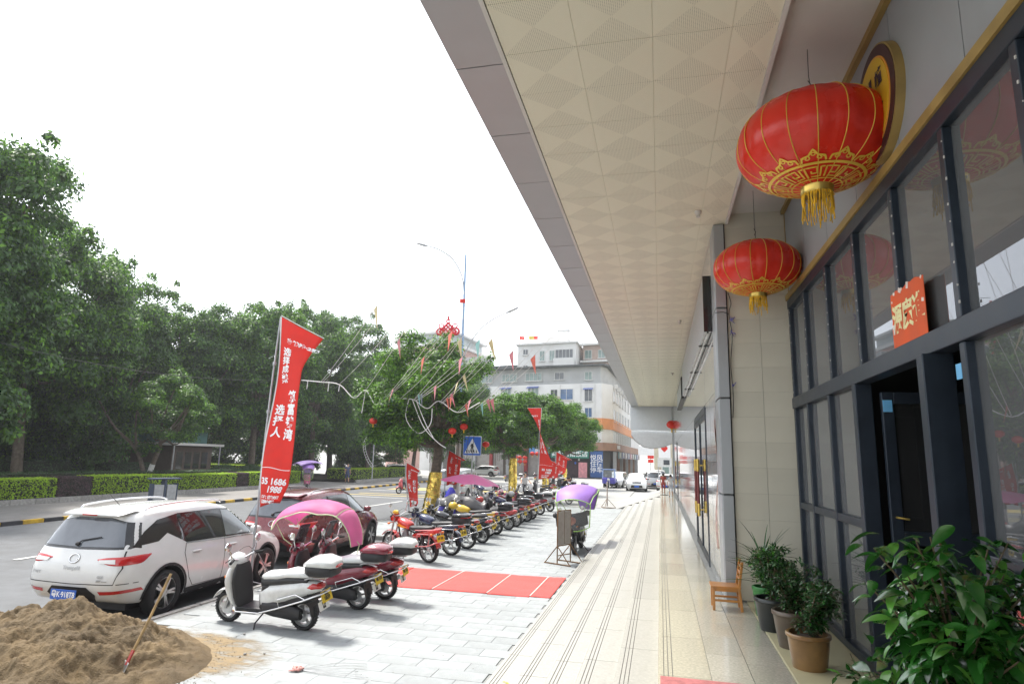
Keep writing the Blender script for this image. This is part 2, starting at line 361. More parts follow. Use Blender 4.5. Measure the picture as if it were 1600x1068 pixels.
rest = MB(); V0 = [tuple(v.co) for v in sme.vertices]; F0 = [tuple(p.vertices) for p in sme.polygons]
for s in slabs[290:]: rest.add([(v[0]+s[0], v[1]+s[1], v[2]+s[2]+v[0]*s[4]) for v in V0], F0)
tag(rest.build('far_paving_slabs', slab_m2, plaza, fix=False), kind='stuff')
kerb = MB()
def kerb_line(a, b, L, w, h0, h1, name, mats, parent, alt=False):
    a, b = Vector(a), Vector(b); d = b-a; n = max(1, int(d.length/L)); ang = math.atan2(d.y, d.x); st = d.length/n
    mes = [mesh_only(MB().box((0, 0, (h0+h1)/2), (st-.012, w, h1-h0)), name, m) for m in mats]
    for me in mes:
        bm = bmesh.new(); bm.from_mesh(me); bmesh.ops.bevel(bm, geom=[e for e in bm.edges if e.calc_face_angle(0) > 1], offset=.018, segments=2, affect='EDGES'); bm.to_mesh(me); bm.free()
    for k in range(n):
        p = a+d*((k+.5)/n); inst(name, mes[k % len(mes)], parent, (p.x, p.y, random.uniform(-.004, .004)), (0, 0, ang+random.uniform(-.004, .004)))
pk = thing('plaza_kerb', None, None); pk['kind'] = 'structure'
kerb_line((-7.28, -3), (-7.28, 18.5), 1.0, .14, -.95, G+.004, 'kerb_stone', [stone], pk)
kerb_line((-7.35, 18.57), (-10.25, 18.57), 1.0, .14, -.95, G+.004, 'kerb_stone', [stone], pk)
kerb_line((-10.35, 18.7), (-10.35, 34), 1.0, .14, -.95, G+.004, 'kerb_stone', [stone], pk)
kerb_line((-10.2, 34.1), (-2, 34.1), 1.0, .14, -.95, G+.004, 'kerb_stone', [stone], pk)
fk = thing('painted_kerb', None, None); fk['kind'] = 'structure'
kerb_line((-20.2, 8), (-23.2, 62), .78, .16, -.9, G+.01, 'kerb_block', [yel_kerb, blk_kerb], fk)
mb = MB(); mb.add([(-20.2, -10, G-.01), (-20.28, 8, G-.01), (-23.28, 62, G-.01), (-60, 66, G-.01), (-60, -10, G-.01)], [(0, 1, 2, 3, 4)]); mb.add([(-20.28, -10, G-.01), (-20.28, 8, G-.01), (-23.28, 62, G-.01), (-23.28, 62, -.95), (-20.28, 8, -.95), (-20.28, -10, -.95)], [(0, 1, 4, 5), (1, 2, 3, 4)])
struct(mb, 'park_pavement', mat('park_paving', (.2, .19, .18), .85, var=.15, scale=3, bump=.25, bscale=60, dirt=.3))
mb = MB(); mb.add([(-26.6, -5, -.55), (-26.6, 44, -.55), (-60, 44, -.5), (-60, -5, -.5)], [(0, 1, 2, 3)]); mb.add([(-26.6, 52.5, -.55), (-26.9, 66, -.55), (-60, 66, -.5), (-60, 52.5, -.5)], [(0, 1, 2, 3)])
struct(mb, 'park_soil', soil)

# ------------------------------------------------------------------ arcade platform and steps
stp = thing('platform_steps', None, None); stp['kind'] = 'structure'
NX = [-.05, -.415, -.775, -1.10, -1.45, -1.82]; RZ = .12
groove_m = mat('groove_grey', (.17, .165, .15), .9)
def tread_mesh(w, L):   # cross-section (x from 0 at the nose to w), three grooves
    pts = [(0, -RZ-.0), (0, -.006), (.006, 0)]
    for g0 in (.045, .08, .115): pts += [(g0, 0), (g0, -.006), (g0+.007, -.006), (g0+.007, 0)]
    pts += [(w, 0), (w, -RZ)]
    b = MB(); n = len(pts); h = L/2
    b.add([(x, -h, z) for x, z in pts]+[(x, h, z) for x, z in pts], [])
    for i in range(n):
        j = (i+1) % n; b.f.append((i, i+n, j+n, j)); b.m.append(1 if abs(pts[i][1]+.006) < 1e-6 and abs(pts[j][1]+.006) < 1e-6 or (2 < i < n-3 and pts[i][0] == pts[j][0]) else 0)
    b.f += [tuple(range(n)), tuple(range(2*n-1, n-1, -1))]; b.m += [0, 0]
    return mesh_only(b, 'step_slab', [gran_w if w < .4 else gran_y, groove_m])
L = 1.2
for k in range(6):
    w = (NX[k-1]-NX[k]) if k else .42
    me = tread_mesh(w+.001 if k else .42, L-.006)
    y = -3+random.random()*.6
    while y < 34.6:
        inst('step_slab', me, stp, (NX[k], y+L/2, -RZ*k), None); y += L
    mb = MB(); mb.b2((NX[k]+.003, -6, -.95), (1.0, 34.9, -RZ*(k+1)-.0)); mb.build('step_core', mortar, stp)
plat = thing('arcade_floor', None, None); plat['kind'] = 'structure'
mb = MB(); mb.b2((.37, -6, -.9), (1.8, 45, -.014)); mb.b2((-.05, 34.9, -.9), (.37, 45, -.014)); mb.build('bed', mortar, plat)
for x0, x1, m, L in ((.372, .70, gran_g, .6), (.702, 1.028, gran_g, .6)):
    me = slab_me(x1-x0-.003, L-.003, .014, 'granite_slab', m, .001)
    y = -2.4+random.random()*.4
    while y < 44.5:
        if x0 < .6 or y < 8.6: inst('granite_slab', me, plat, ((x0+x1)/2, y+L/2, random.uniform(0, .0006)))
        y += L
me = slab_me(.42, 1.2, .014, 'granite_slab', gran_y, .001)
for k in range(8): inst('granite_slab', me, plat, (.162, 35.5+1.2*k, 0))
mb = MB(); mb.b2((1.03, -3, -.02), (1.76, 8.86, .015)); struct(mb, 'ochre_ledge', ledge_y, bevel=.004)
# ramp beyond the end of the steps
mb = MB(); mb.add([(-2.4, 34.95, G-.1), (.0, 34.95, -.02), (.0, 42, -.02), (-3.2, 42, G-.1)], [(0, 1, 2, 3)]); mb.add([(-2.4, 34.95, -.9), (0, 34.95, -.9), (0, 34.95, -.02), (-2.4, 34.95, G-.1)], [(0, 1, 2, 3)]); struct(mb, 'ramp', concrete)
mb = MB(); mb.b2((-10.5, 34.2, -.9), (-2.2, 60, G-.06)); struct(mb, 'plaza_apron', concrete)
# ------------------------------------------------------------------ canopy
can = thing('arcade_canopy', 'long grey-edged canopy with perforated cream ceiling panels over the arcade', 'canopy')
Z5 = 5.0
perf = D.materials.new('perforated_panel'); perf.use_nodes = True
N = perf.node_tree.nodes; Lk = perf.node_tree.links; b = N['Principled BSDF']
tc = N.new('ShaderNodeTexCoord'); mp = N.new('ShaderNodeMapping'); mp.inputs['Scale'].default_value = (66, 66, 66)
sp = N.new('ShaderNodeSeparateXYZ'); Lk.new(tc.outputs['Object'], mp.inputs[0]); Lk.new(mp.outputs[0], sp.inputs[0])
mths = []
for ax in 'XY':
    fr = N.new('ShaderNodeMath'); fr.operation = 'FRACT'; Lk.new(sp.outputs[ax], fr.inputs[0])
    sb = N.new('ShaderNodeMath'); sb.operation = 'SUBTRACT'; sb.inputs[1].default_value = .5; Lk.new(fr.outputs[0], sb.inputs[0])
    pw = N.new('ShaderNodeMath'); pw.operation = 'MULTIPLY'; Lk.new(sb.outputs[0], pw.inputs[0]); Lk.new(sb.outputs[0], pw.inputs[1]); mths.append(pw)
ad = N.new('ShaderNodeMath'); Lk.new(mths[0].outputs[0], ad.inputs[0]); Lk.new(mths[1].outputs[0], ad.inputs[1])
lt = N.new('ShaderNodeMath'); lt.operation = 'LESS_THAN'; lt.inputs[1].default_value = .045; Lk.new(ad.outputs[0], lt.inputs[0])
mx = N.new('ShaderNodeMixRGB'); mx.inputs[1].default_value = (.73, .70, .56, 1); mx.inputs[2].default_value = (.22, .21, .17, 1); Lk.new(lt.outputs[0], mx.inputs[0])
Lk.new(mx.outputs[0], b.inputs['Base Color']); b.inputs['Roughness'].default_value = .55
def ceil_mesh(w, L):
    b = MB(); x, y = w/2-.002, L/2-.002; c = .004
    # underside split by its diagonals: perforated front and back triangles, plain left and right ones; bevelled lip
    fx = .3  # the full pattern cell
    b.add([(-x, -y, 0), (x, -y, 0), (x, y, 0), (-x, y, 0), (0, 0, 0)], [(0, 1, 4), (2, 3, 4), (1, 2, 4), (3, 0, 4)]); b.m = [1, 1, 0, 0]
    b.add([(-x-c/2, -y-c/2, .006), (x+c/2, -y-c/2, .006), (x+c/2, y+c/2, .006), (-x-c/2, y+c/2, .006)], [(0, 1, 2, 3)])
    b.f += [(0, 1, 6, 5), (1, 2, 7, 6), (2, 3, 8, 7), (3, 0, 5, 8)]; b.m += [0]*4
    return mesh_only(b, 'ceiling_panel', [cream, perf])
cm1 = ceil_mesh(.6, .6); cm2 = ceil_mesh(.34, .6)
nrow = int((39-2.1)/.6)
for r in range(nrow):
    y = 2.16+.6*r+.3
    for x, me in ((-.9, cm1), (-.3, cm1), (.3, cm1), (.77, cm2)):
        inst('ceiling_panel', me, can, (x, y, Z5+random.uniform(-.002, .001)), (random.uniform(-.002, .002), random.uniform(-.002, .002), 0))
mb = MB(); mb.b2((-1.21, -6, Z5+.02), (.95, 39.1, Z5+.1)); mb.build('ceiling_backing', joint_blk, can)
mb = MB(); mb.b2((-1.24, -6, Z5-.012), (-1.205, 39, Z5+.02)); mb.b2((.94, -6, Z5-.02), (.975, 8.75, Z5+.15)); mb.build('edge_trim', plaster, can)
me = mesh_only(MB().b2((-1.665, -.579, 0), (-1.245, .579, .03)), 'soffit_panel', alum_grey)
for k in range(-6, 30): inst('soffit_panel', me, can, (0, 4.67+1.17*(k+.5), Z5+random.uniform(-.001, .001)))
me = mesh_only(MB().b2((-.02, -.579, 0), (.02, .579, .62)), 'fascia_panel', alum_grey)
for k in range(-6, 30): inst('fascia_panel', me, can, (-1.66, 4.67+1.17*(k+.5), Z5+.03))
mb = MB(); mb.b2((-1.63, -6, Z5+.031), (-1.22, 39.1, Z5+.12)); mb.b2((-1.63, -6, Z5+.121), (.955, 39.1, Z5+.7)); mb.b2((.955, -6, Z5+.21), (2.2, 8.9, Z5+.7)); mb.b2((.955, 8.9, Z5+.21), (2.2, 39.1, Z5+.7)); mb.build('core', joint_blk, can)
mb = MB(); mb.b2((.976, -6, 5.15), (2.2, 8.95, 5.2)); mb.build('plaster_ceiling', plaster, can)
for (x, y) in ((.55, 8.25), (.5, 15), (.5, 24)):
    mb = MB(); mb.lathe([(.045, 0), (.045, -.02), (.03, -.05), (.022, -.05), (.03, -.085), (.01, -.09)], 14, (x, y, Z5)); mb.build('ceiling_sensor', plaster, can, smooth=40)
# end panel of the canopy and the awning below it
mb = MB(); mb.b2((-1.72, 39.12, 3.58), (.78, 39.3, 5.6)); mb.build('end_board', mat('pale_board', (.72, .76, .80), .5, var=.03), can, bevel=.01)
aw = thing('curved_awning', 'pale curved sign board hanging below the far end of the canopy', 'sign', (0, 39.6, 0))
mb = MB(); mb.prism([(-1.7, 3.579), (.72, 3.579), (.72, 2.85), (.2, 2.62), (-.5, 2.52), (-1.0, 2.62), (-1.45, 2.95), (-1.7, 3.3)], -.15, .05); mb.build('board', mat('pale_board2', (.76, .78, .80), .5, var=.05), aw)
mb = MB(); mb.tube([(-1.7, .06-.25, 3.3), (-1.45, -.17, 2.93), (-1, -.17, 2.6), (-.5, -.17, 2.5), (.2, -.17, 2.6), (.72, -.17, 2.83)], .018); mb.build('edge_tube', steel, aw)
# ------------------------------------------------------------------ pillar with beige tiles
pil = thing('tiled_pillar', 'wide pillar faced with beige tiles and a strip of grey metal panels', 'pillar')
mb = MB(); mb.b2((.8, 8.82, -.02), (1.95, 10.2, 5.3)); mb.build('core', mortar, pil)
me = mesh_only(MB().b2((-.203, -.006, -.163), (.203, .006, .163)), 'wall_tile', beige_tile)
for r in range(16):
    for c in range(2): inst('wall_tile', me, pil, (1.137+.41*c, 8.815+random.uniform(-.0008, .0008), .02+.328*(r+.5)))
zs = [0, 1.31, 2.56, 3.79, 5.0]
for a, c in zip(zs, zs[1:]):
    mb = MB(); mb.b2((.78, 8.76, a+.012), (.915, 8.83, c-.012)); mb.build('metal_panel', alum_side, pil, bevel=.004)
    mb = MB(); mb.b2((.775, 8.835, a+.012), (.8, 9.35, c-.012)); mb.build('side_panel', alum_side, pil, bevel=.004)
mb = MB(); mb.b2((.915, 8.79, 0), (.93, 8.82, 5)); mb.build('corner_joint', joint_blk, pil)
mb = MB(); mb.b2((1.715, 8.77, 3.88), (1.745, 8.81, 5.14)); mb.build('gold_corner', gold_trim, pil)
film = MB(); film.grid(lambda u, v: (.768-.012*math.sin(v*9)-.02*u*math.sin(v*5+1), 9.4+.09*u, .55+2.0*v), 3, 30)
tag(film.build('peeling_film', mat('pink_film', (.62, .45, .4), .5, var=.25, scale=12, trans=.3), None, smooth=True, solid=.002), 'strip of pinkish protective film peeling off the marble wall by the pillar', 'film')
# ------------------------------------------------------------------ glass shopfront x = 1.75
fac = thing('glass_shopfront', 'tall dark blue framed glass shopfront with double door', 'shopfront')
XW = 1.75
def frame_bar(a, b): mb = MB(); mb.b2(a, b); return mb.build('frame_bar', frame_mat, fac, bevel=.006)
top_y = [8.72, 7.86, 6.86, 5.88, 4.92, 4.03, 3.2, 2.3, 1.2, .1, -1, -2.2]; low_y = [8.72, 8.0, 7.03, 6.14]; low2 = [4.03, 3.2, 2.3, 1.2, .1, -1, -2.2]
for y in top_y: frame_bar((XW-.055, y-.035, 2.56), (XW+.06, y+.035, 3.74))
for y in low_y+low2: frame_bar((XW-.055, y-.035, .09), (XW+.06, y+.035, 2.42))
frame_bar((XW-.06, -4, 3.742), (XW+.06, 8.78, 3.86)); frame_bar((XW-.07, -4, 2.421), (XW+.06, 8.76, 2.559))
frame_bar((XW-.058, 6.17, .015), (XW+.06, 8.76, .089)); frame_bar((XW-.058, -4, .015), (XW+.06, 4.0, .089))
for ys in (low_y, low2):
    for a, c in zip(ys, ys[1:]): frame_bar((XW-.05, c+.036, 1.18), (XW+.05, a-.036, 1.255))
def pane(y0, y1, z0, z1, m=pane_mat): mb = MB(); mb.b2((XW-.004, y0+.03, z0), (XW+.004, y1-.03, z1)); return mb.build('window_pane', m, fac)
for a, c in zip(top_y, top_y[1:]): pane(c, a, 2.54, 3.76)
for ys in (low_y, low2):
    for a, c in zip(ys, ys[1:]): pane(c, a, .07, 1.2); pane(c, a, 1.23, 2.44)
mb = MB()
for y in top_y[:7]:       # window stays and sealant flecks
    for k in range(9):
        z = 2.62+k*.13+random.uniform(-.03, .03); s = random.uniform(.004, .011); mb.box((XW-.058, y-.03+random.uniform(-.01, .01), z), (.006, s, s*1.6))
tag(mb.build('sealant_flecks', plaster, fac), kind='stuff')
mb = MB(); mb.b2((XW-.075, -4, 3.862), (XW-.02, 8.8, 3.935)); mb.build('gold_band', gold_trim, fac)
mb = MB(); mb.b2((XW-.075, -4, 5.09), (XW-.02, 8.8, 5.149)); mb.build('gold_band', gold_trim, fac)
for k in range(12):
    y1 = 8.78-1.02*k; mb = MB(); mb.b2((XW-.03, y1-1.01, 3.937), (XW+.02, y1, 5.088)); mb.build('upper_panel', wall_panel, fac)
mb = MB(); mb.b2((XW+.021, -4, 3.9), (XW+.1, 8.8, 5.2)); mb.build('upper_core', joint_blk, fac)
# door box
for y in (6.08, 4.47):
    mb = MB(); mb.b2((XW-(.075 if y > 5 else .12), y-.05, .015), (XW+.06, y+.05, 2.42)); mb.build('door_post', frame_mat, fac, bevel=.006)
def open_leaf(yh):      # door leaf swung inward, so its plane faces along the arcade
    mb = MB(); x0, x1 = XW+.11, XW+1.0
    for a, c in (((x0, yh-.025, .03), (x0+.09, yh+.025, 2.34)), ((x1-.08, yh-.025, .03), (x1, yh+.025, 2.34)), ((x0+.091, yh-.025, .03), (x1-.081, yh+.025, .2)), ((x0+.091, yh-.025, 2.24), (x1-.081, yh+.025, 2.34)), ((x0+.091, yh-.025, 1.08), (x1-.081, yh+.025, 1.19))): mb.b2(a, c)
    dl = mb.build('door', frame_mat, fac, bevel=.005)
    mb = MB(); mb.b2((x0+.07, yh-.004, .19), (x1-.07, yh+.004, 1.01)); mb.b2((x0+.07, yh-.004, 1.15), (x1-.07, yh+.004, 2.26)); mb.build('door_pane', glass('leaf_glass', (.12, .13, .12), 1.9, .02, .06), dl)
    mb = MB(); mb.tube([(x0+.04, yh-.03, 1.3), (x0+.04, yh-.07, 1.3), (x0+.12, yh-.075, 1.29)], .009); mb.build('handle', gold_m, dl, smooth=60)
open_leaf(5.99); open_leaf(4.37)
for y in (5.93, 4.13):
    mb = MB(); mb.b2((XW+.115, 5.955, 2.17), (XW+.185, 5.963, 2.27)) if y > 5 else mb.b2((XW-.04, 4.10, 2.22), (XW-.032, 4.17, 2.31)); mb.build('blue_tag', mat('blue_tag', (.15, .45, .75), .6), fac)
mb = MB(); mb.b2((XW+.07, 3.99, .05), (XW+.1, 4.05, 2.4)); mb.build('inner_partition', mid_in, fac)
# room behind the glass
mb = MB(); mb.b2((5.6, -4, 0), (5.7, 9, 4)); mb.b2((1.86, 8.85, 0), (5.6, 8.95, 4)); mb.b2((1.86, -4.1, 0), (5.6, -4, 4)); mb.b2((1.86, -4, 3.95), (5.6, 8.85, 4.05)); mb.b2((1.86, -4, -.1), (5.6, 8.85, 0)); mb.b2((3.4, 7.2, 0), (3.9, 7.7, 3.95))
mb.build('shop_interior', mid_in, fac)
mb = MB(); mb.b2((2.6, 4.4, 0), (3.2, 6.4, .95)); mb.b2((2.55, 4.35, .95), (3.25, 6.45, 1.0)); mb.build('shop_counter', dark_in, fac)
# ------------------------------------------------------------------ marble wall beyond the pillar, x = .78
wl = thing('marble_wall', 'long polished grey marble shop wall running beyond the tiled pillar', 'wall')
mb = MB(); mb.b2((.815, 9.35, -.02), (1.5, 39.6, 5.2)); mb.build('core', mortar, wl)
yj = [9.35]+[10.4+1.0*k for k in range(29)]+[39.5]
zj = [.02, .86, 1.72, 2.7, 3.55, 4.28, 5.0]
doors = [(11.4, 15.0, 2.66), (30.4, 31.4, 2.62)]
pm = {}
for ya, yb in zip(yj, yj[1:]):
    for za, zb in zip(zj, zj[1:]):
        if any(yb > d0+.02 and ya < d1-.02 and za < 2.6 for d0, d1, _ in doors):
            continue
        key = (round(yb-ya, 3), round(zb-za, 3))
        if key not in pm: pm[key] = mesh_only(MB().b2((-.012, -(yb-ya)/2+.003, -(zb-za)/2+.003), (.03, (yb-ya)/2-.003, (zb-za)/2-.003)), 'marble_panel', marble)
        inst('marble_panel', pm[key], wl, (.79+random.uniform(-.0006, .0006), (ya+yb)/2, (za+zb)/2), (0, random.uniform(-.0015, .0015), random.uniform(-.0015, .0015)))
for (a, c) in ((11.4, 11.4), (15.0, 15.4)):
    if c > a: mb = MB(); mb.b2((.778, a, .02), (.82, c, 2.7)); mb.build('marble_jamb', marble, wl)
mb = MB(); mb.b2((.776, 10.4, .02), (.82, 11.39, 2.69)); mb.build('marble_jamb', marble, wl)
for d0, d1, h in doors:
    mid = (d0+d1)/2
    fr = MB(); fr.b2((.765, d0, .01), (.86, d0+.09, h)); fr.b2((.765, d1-.09, .01), (.86, d1, h)); fr.b2((.765, d0+.091, h-.1), (.86, d1-.091, h)); fr.b2((.8, d0+.1, .02), (.812, d1-.1, h-.1))
    dr = fr.build('shop_door', frame_mat, wl, bevel=.004)
    n = 2; w = (d1-d0-.18)/n
    for k in range(n):
        y0 = d0+.09+k*w; mb = MB()
        for a, c in (((.768, y0+.003, .02), (.80, y0+.06, h-.11)), ((.768, y0+w-.06, .02), (.80, y0+w-.003, h-.11)), ((.768, y0+.061, .02), (.8, y0+w-.061, .14)), ((.768, y0+.061, h-.2), (.8, y0+w-.061, h-.11))): mb.b2(a, c)
        mb.build('door_leaf', frame_mat, dr, bevel=.003)
    mb = MB(); mb.b2((.785, d0+.1, .1), (.792, d1-.1, h-.15)); mb.build('door_glass', mat('dark_mirror_glass', (.03, .035, .04), .03, var=.05, spec=1, coat=1), dr)
    for s in (-1, 1):
        y = mid+s*(.42 if d1-d0 > 2 else .12)
        hb = MB(); hb.tube([(.70, y, .95), (.70, y, 1.55)], .027, 12); hd = hb.build('handle', mat('dark_red_lacquer', (.16, .02, .018), .3, coat=.5), dr, smooth=50)
        gb = MB(); gb.lathe([(.03, .72), (.034, .76), (.028, .79), (.036, .83), (.028, .86), (.036, .9), (.03, .95)], 12, (.70, y, 0)); gb.lathe([(.03, 1.55), (.036, 1.6), (.028, 1.64), (.036, 1.67), (.028, 1.71), (.034, 1.74), (.03, 1.78)], 12, (.70, y, 0))
        gb.box((.74, y, .84), (.08, .02, .02)); gb.box((.74, y, 1.66), (.08, .02, .02)); gb.build('gold_end', gold_m, dr, smooth=50)
bs = thing('black_sign_box', 'long grey sign box with black end mounted high on the marble wall', 'sign box', (.72, 9.5, 3.62))
mb = MB(); mb.b2((-.05, .03, 0), (.05, 9.5, .84)); mb.build('box', alum_side, bs, bevel=.006)
mb = MB(); mb.b2((-.056, 0, -.006), (.056, .03, .846)); mb.b2((-.012, .03, -.03), (.012, 9.5, -.001)); mb.build('black_edge', black_gl, bs)
mb = MB()
for k in range(3): mb.box((0, 1.2+k*3.2, -.012), (.13, .03, .02))
mb.build('bracket', black_pl, bs)
b2 = thing('small_sign_box', 'smaller dark sign box high on the marble wall beyond the long one', 'sign box', (.73, 21, 3.75)); mb = MB(); mb.b2((-.03, 0, 0), (.05, 5, .7)); mb.build('box', black_pl, b2)
mb = MB(); mb.b2((-.032, .05, .06), (-.03, 4.95, .64)); mb.build('panel', alum_side, b2)
mb = MB(); mb.b2((.72, 38.7, 0), (1.0, 39.1, 5)); tag(mb.build('grey_column', alum_side, None, bevel=.01), 'slim grey metal column under the far end of the canopy', 'column')
# ------------------------------------------------------------------ two-wheelers (local: x forward, y left, z up, origin on the ground)
def wheel_parts(parent, x, r, w, m_rim, spokes=5, name='wheel'):
    a = MB(); a.lathe([(r-.045, -w*.35), (r-.05, -w*.5), (r-.02, -w*.52), (r, -w*.2), (r, w*.2), (r-.02, w*.52), (r-.05, w*.5), (r-.045, w*.35)], 32, (x, 0, r), 'Y', close=True)
    for j in range(32):      # tread blocks
        t = 2*math.pi*j/32; a.box((x+math.cos(t)*(r-.001), 0, r+math.sin(t)*(r-.001)), (.012, w*.7, .012), R=Matrix.Rotation(-t, 3, 'Y'))
    wh = a.build(name, rubber, parent, smooth=50)
    b = MB(); b.lathe([(r-.05, -w*.3), (r-.075, -w*.3), (r-.085, -w*.1), (r-.085, w*.1), (r-.075, w*.3), (r-.05, w*.3)], 28, (x, 0, r), 'Y', close=True)
    b.lathe([(.02, -w*.6), (.045, -w*.4), (.045, w*.4), (.02, w*.6)], 14, (x, 0, r), 'Y')
    for j in range(spokes):
        t = 2*math.pi*(j+.3)/spokes; mid = (r-.03)/2; b.box((x+math.cos(t)*mid, 0, r+math.sin(t)*mid), (r-.11, w*.28, .026), R=Matrix.Rotation(-t, 3, 'Y'))
    if r < .27: b.lathe([(.09, -w*.52), (.095, -w*.46), (.05, -w*.44)], 18, (x, 0, r), 'Y')
    b.build('rim', m_rim, wh, smooth=40); return wh
def plate(parent, x, z, m, txt, ang=.25, y=0, w=.24, h=.15, name='number_plate', m2=ink):
    R_ = Matrix.Rotation(ang, 3, 'Y')
    b = MB(); b.box((x, y, z), (.004, w, h), R=R_); p = b.build(name, m, parent)
    text_on(txt, h*.46, m2, p, lambda u, v: Vector((x, y, z))+R_ @ Vector((-.0035, -u, v)), bold=.004, sx=.8, lh=.8); return p
def make_scooter(name, label, col, seatm, loc, rz, case=None, case_lid=None, detail=True, screen=False, plate_m=plate_yel, group=None, txt='MK 618', lean=.04, flap=True, cloth=None):
    t = thing(name, label, 'scooter', loc, rz, group); t.rotation_euler[0] = lean
    wheel_parts(t, .66, .215, .09, alloy, 5, 'front_wheel'); wheel_parts(t, -.60, .215, .1, alloy, 5, 'rear_wheel')
    b = MB()      # rear body
    b.sup([(-.92, .62, .03, .03), (-.86, .62, .10, .07), (-.65, .585, .155, .12), (-.4, .53, .18, .15), (-.15, .47, .175, .17), (.0, .42, .15, .16), (.06, .40, .11, .13)], 16, 2.6)
    b.build('rear_body', col, t, smooth=60)
    b = MB(); b.sup([(-.93, .62, .02, .015), (-.9, .635, .095, .045), (-.8, .63, .13, .055), (-.72, .62, .13, .03)], 12); b.build('tail_light', red_lens, t, smooth=60)
    b = MB(); b.sup([(-.76, .75, .07, .03), (-.68, .78, .13, .05), (-.42, .775, .155, .055), (-.26, .735, .15, .05), (-.02, .71, .12, .05), (.05, .69, .06, .03)], 14, 3); b.build('seat', seatm, t, smooth=60)
    if seatm is seat_wht:
        b = MB(); b.sup([(-.72, .70, .11, .04), (-.4, .69, .160, .06), (-.2, .66, .155, .06), (.02, .63, .12, .07), (.06, .62, .06, .04)], 14, 3); b.build('seat_side', seat_blk, t, smooth=60)
    b = MB(); b.b2((-.02, -.15, .22), (.42, .15, .28)); b.prism([(-.12, .281), (.05, .281), (.0, .60), (-.12, .60)], -.13, .13); b.build('floorboard', black_pl, t, bevel=.015)
    b = MB()      # engine, swing arm, exhaust
    b.sup([(-.62, .24, .05, .07), (-.5, .26, .07, .1), (-.2, .3, .09, .11), (-.02, .3, .07, .08)], 12, 3, y0=.1); b.lathe([(.02, -.12), (.1, -.12), (.11, .0), (.03, .02)], 16, (-.25, -.02, .3), 'Y'); b.b2((-.35, -.1, .22), (-.05, .08, .38))
    b.sup([(-.8, .47, .12, .05), (-.5, .42, .15, .08), (-.1, .34, .14, .07), (.0, .32, .12, .04)], 12, 3); b.build('engine', black_pl, t, smooth=50)
    b = MB(); b.tube([(-.1, -.13, .2), (-.35, -.15, .22)], .018); b.tube([(-.3, -.16, .22), (-.38, -.17, .25), (-.78, -.17, .34), (-.82, -.17, .35)], [.03, .05, .055, .02], 14); b.build('exhaust', steel, t, smooth=50)
    b = MB()      # leg shield
    for (x0, w) in ((0, 0),): pass
    prof = [(.26, .40, .44, .15), (.33, .42, .50, .19), (.42, .44, .56, .205), (.52, .45, .60, .215), (.62, .455, .61, .22), (.72, .46, .60, .20), (.80, .455, .575, .165), (.86, .45, .55, .12)]
    def shell(x0f, x1f, ws): return [[((p[x0f[0]]*(1-x0f[1])+p[x1f[0]]*(1-x1f[1])+p[x0f[0]]*x0f[1]*0)/1 if False else (a_+b_)/2+math.copysign(abs(math.cos(q))**.75, math.cos(q))*(b_-a_)/2, math.copysign(abs(math.sin(q))**.8, math.sin(q))*p[3]*ws, p[0]) for q in [2*PI*j/18 for j in range(18)]] for p in prof for a_, b_ in [((p[1] if x0f == 0 else p[1]-.07), (p[2] if x0f == 0 else p[1]+.02))]]
    b.rings(shell(0, 0, 1.0)); b.build('leg_shield', col, t, smooth=60)
    b = MB(); b.rings(shell(1, 0, .96)); b.build('inner_shield', black_pl, t, smooth=60)
    b = MB(); b.sup([(.42, .80, .10, .07), (.48, .86, .17, .10), (.54, .88, .16, .11), (.60, .86, .11, .09), (.635, .85, .05, .05)], 14); b.build('front_cowl', col, t, smooth=60)
    b = MB(); b.sup([(.60, .86, .09, .065), (.635, .855, .07, .05), (.65, .85, .03, .02)], 12); b.build('headlight', clear_lens, t, smooth=60)
    b = MB()      # nose panel between the shield and the wheel
    b.sup([(.55, .60, .07, .17), (.60, .61, .09, .17), (.635, .61, .06, .13), (.65, .61, .02, .08)], 12); b.build('nose_panel', col, t, smooth=60)
    for s in (1, -1): b = MB(); b.ell((.585, s*.14, .68), (.035, .035, .028)); b.build('indicator', amber_lens, t, smooth=True)
    b = MB()      # front fender
    b.grid(lambda u, v: (.66+(.245+.015*math.sin(v*3.14))*math.cos(.15*math.pi+u*.85*math.pi), (v-.5)*.13, .225+(.245+.015*math.sin(v*3.14))*math.sin(.15*math.pi+u*.85*math.pi)), 16, 6); b.build('front_fender', col, t, smooth=True, solid=.008)
    b = MB(); b.tube([(.66, .07, .215), (.57, .07, .45)], .02); b.tube([(.66, -.07, .215), (.57, -.07, .45)], .02); b.tube([(.57, 0, .42), (.46, 0, .85)], .03); b.build('fork', steel, t, smooth=50)
    b = MB(); b.tube([(.36, .33, .93), (.42, .2, .94), (.46, .06, .90), (.46, -.06, .90), (.42, -.2, .94), (.36, -.33, .93)], .013); b.build('handlebar', chrome, t, smooth=50)
    for s in (1, -1):
        b = MB(); b.tube([(.355, s*.34, .93), (.40, s*.235, .94)], .02, 10); b.tube([(.46, s*.22, .95), (.42, s*.36, .945)], .007, 6); b.build('grip', rubber, t, smooth=50)
        b = MB(); b.tube([(.43, s*.22, .94), (.42, s*.27, 1.07), (.42, s*.29, 1.1)], .007, 6); b.lathe([(.01, -.012), (.055, -.01), (.06, 0), (.058, .008), (.01, .01)], 18, (.42, s*.31, 1.14), 'X'); b.build('mirror', chrome, t, smooth=50)
    b = MB()      # control cables and a lock hung on the shield
    for s in (1, -1): b.tube([interp([(.38, s*.22, .94), (.50, s*.2, 1.03), (.56, s*.08, .99), (.54, s*.03, .9)], i/10) for i in range(11)], .0045, 5)
    b.tube([interp([(.50, .05, .9), (.60, .09, .6), (.60, .1, .4), (.66, .07, .24)], i/10) for i in range(11)], .0045, 5); b.build('control_cable', black_pl, t)
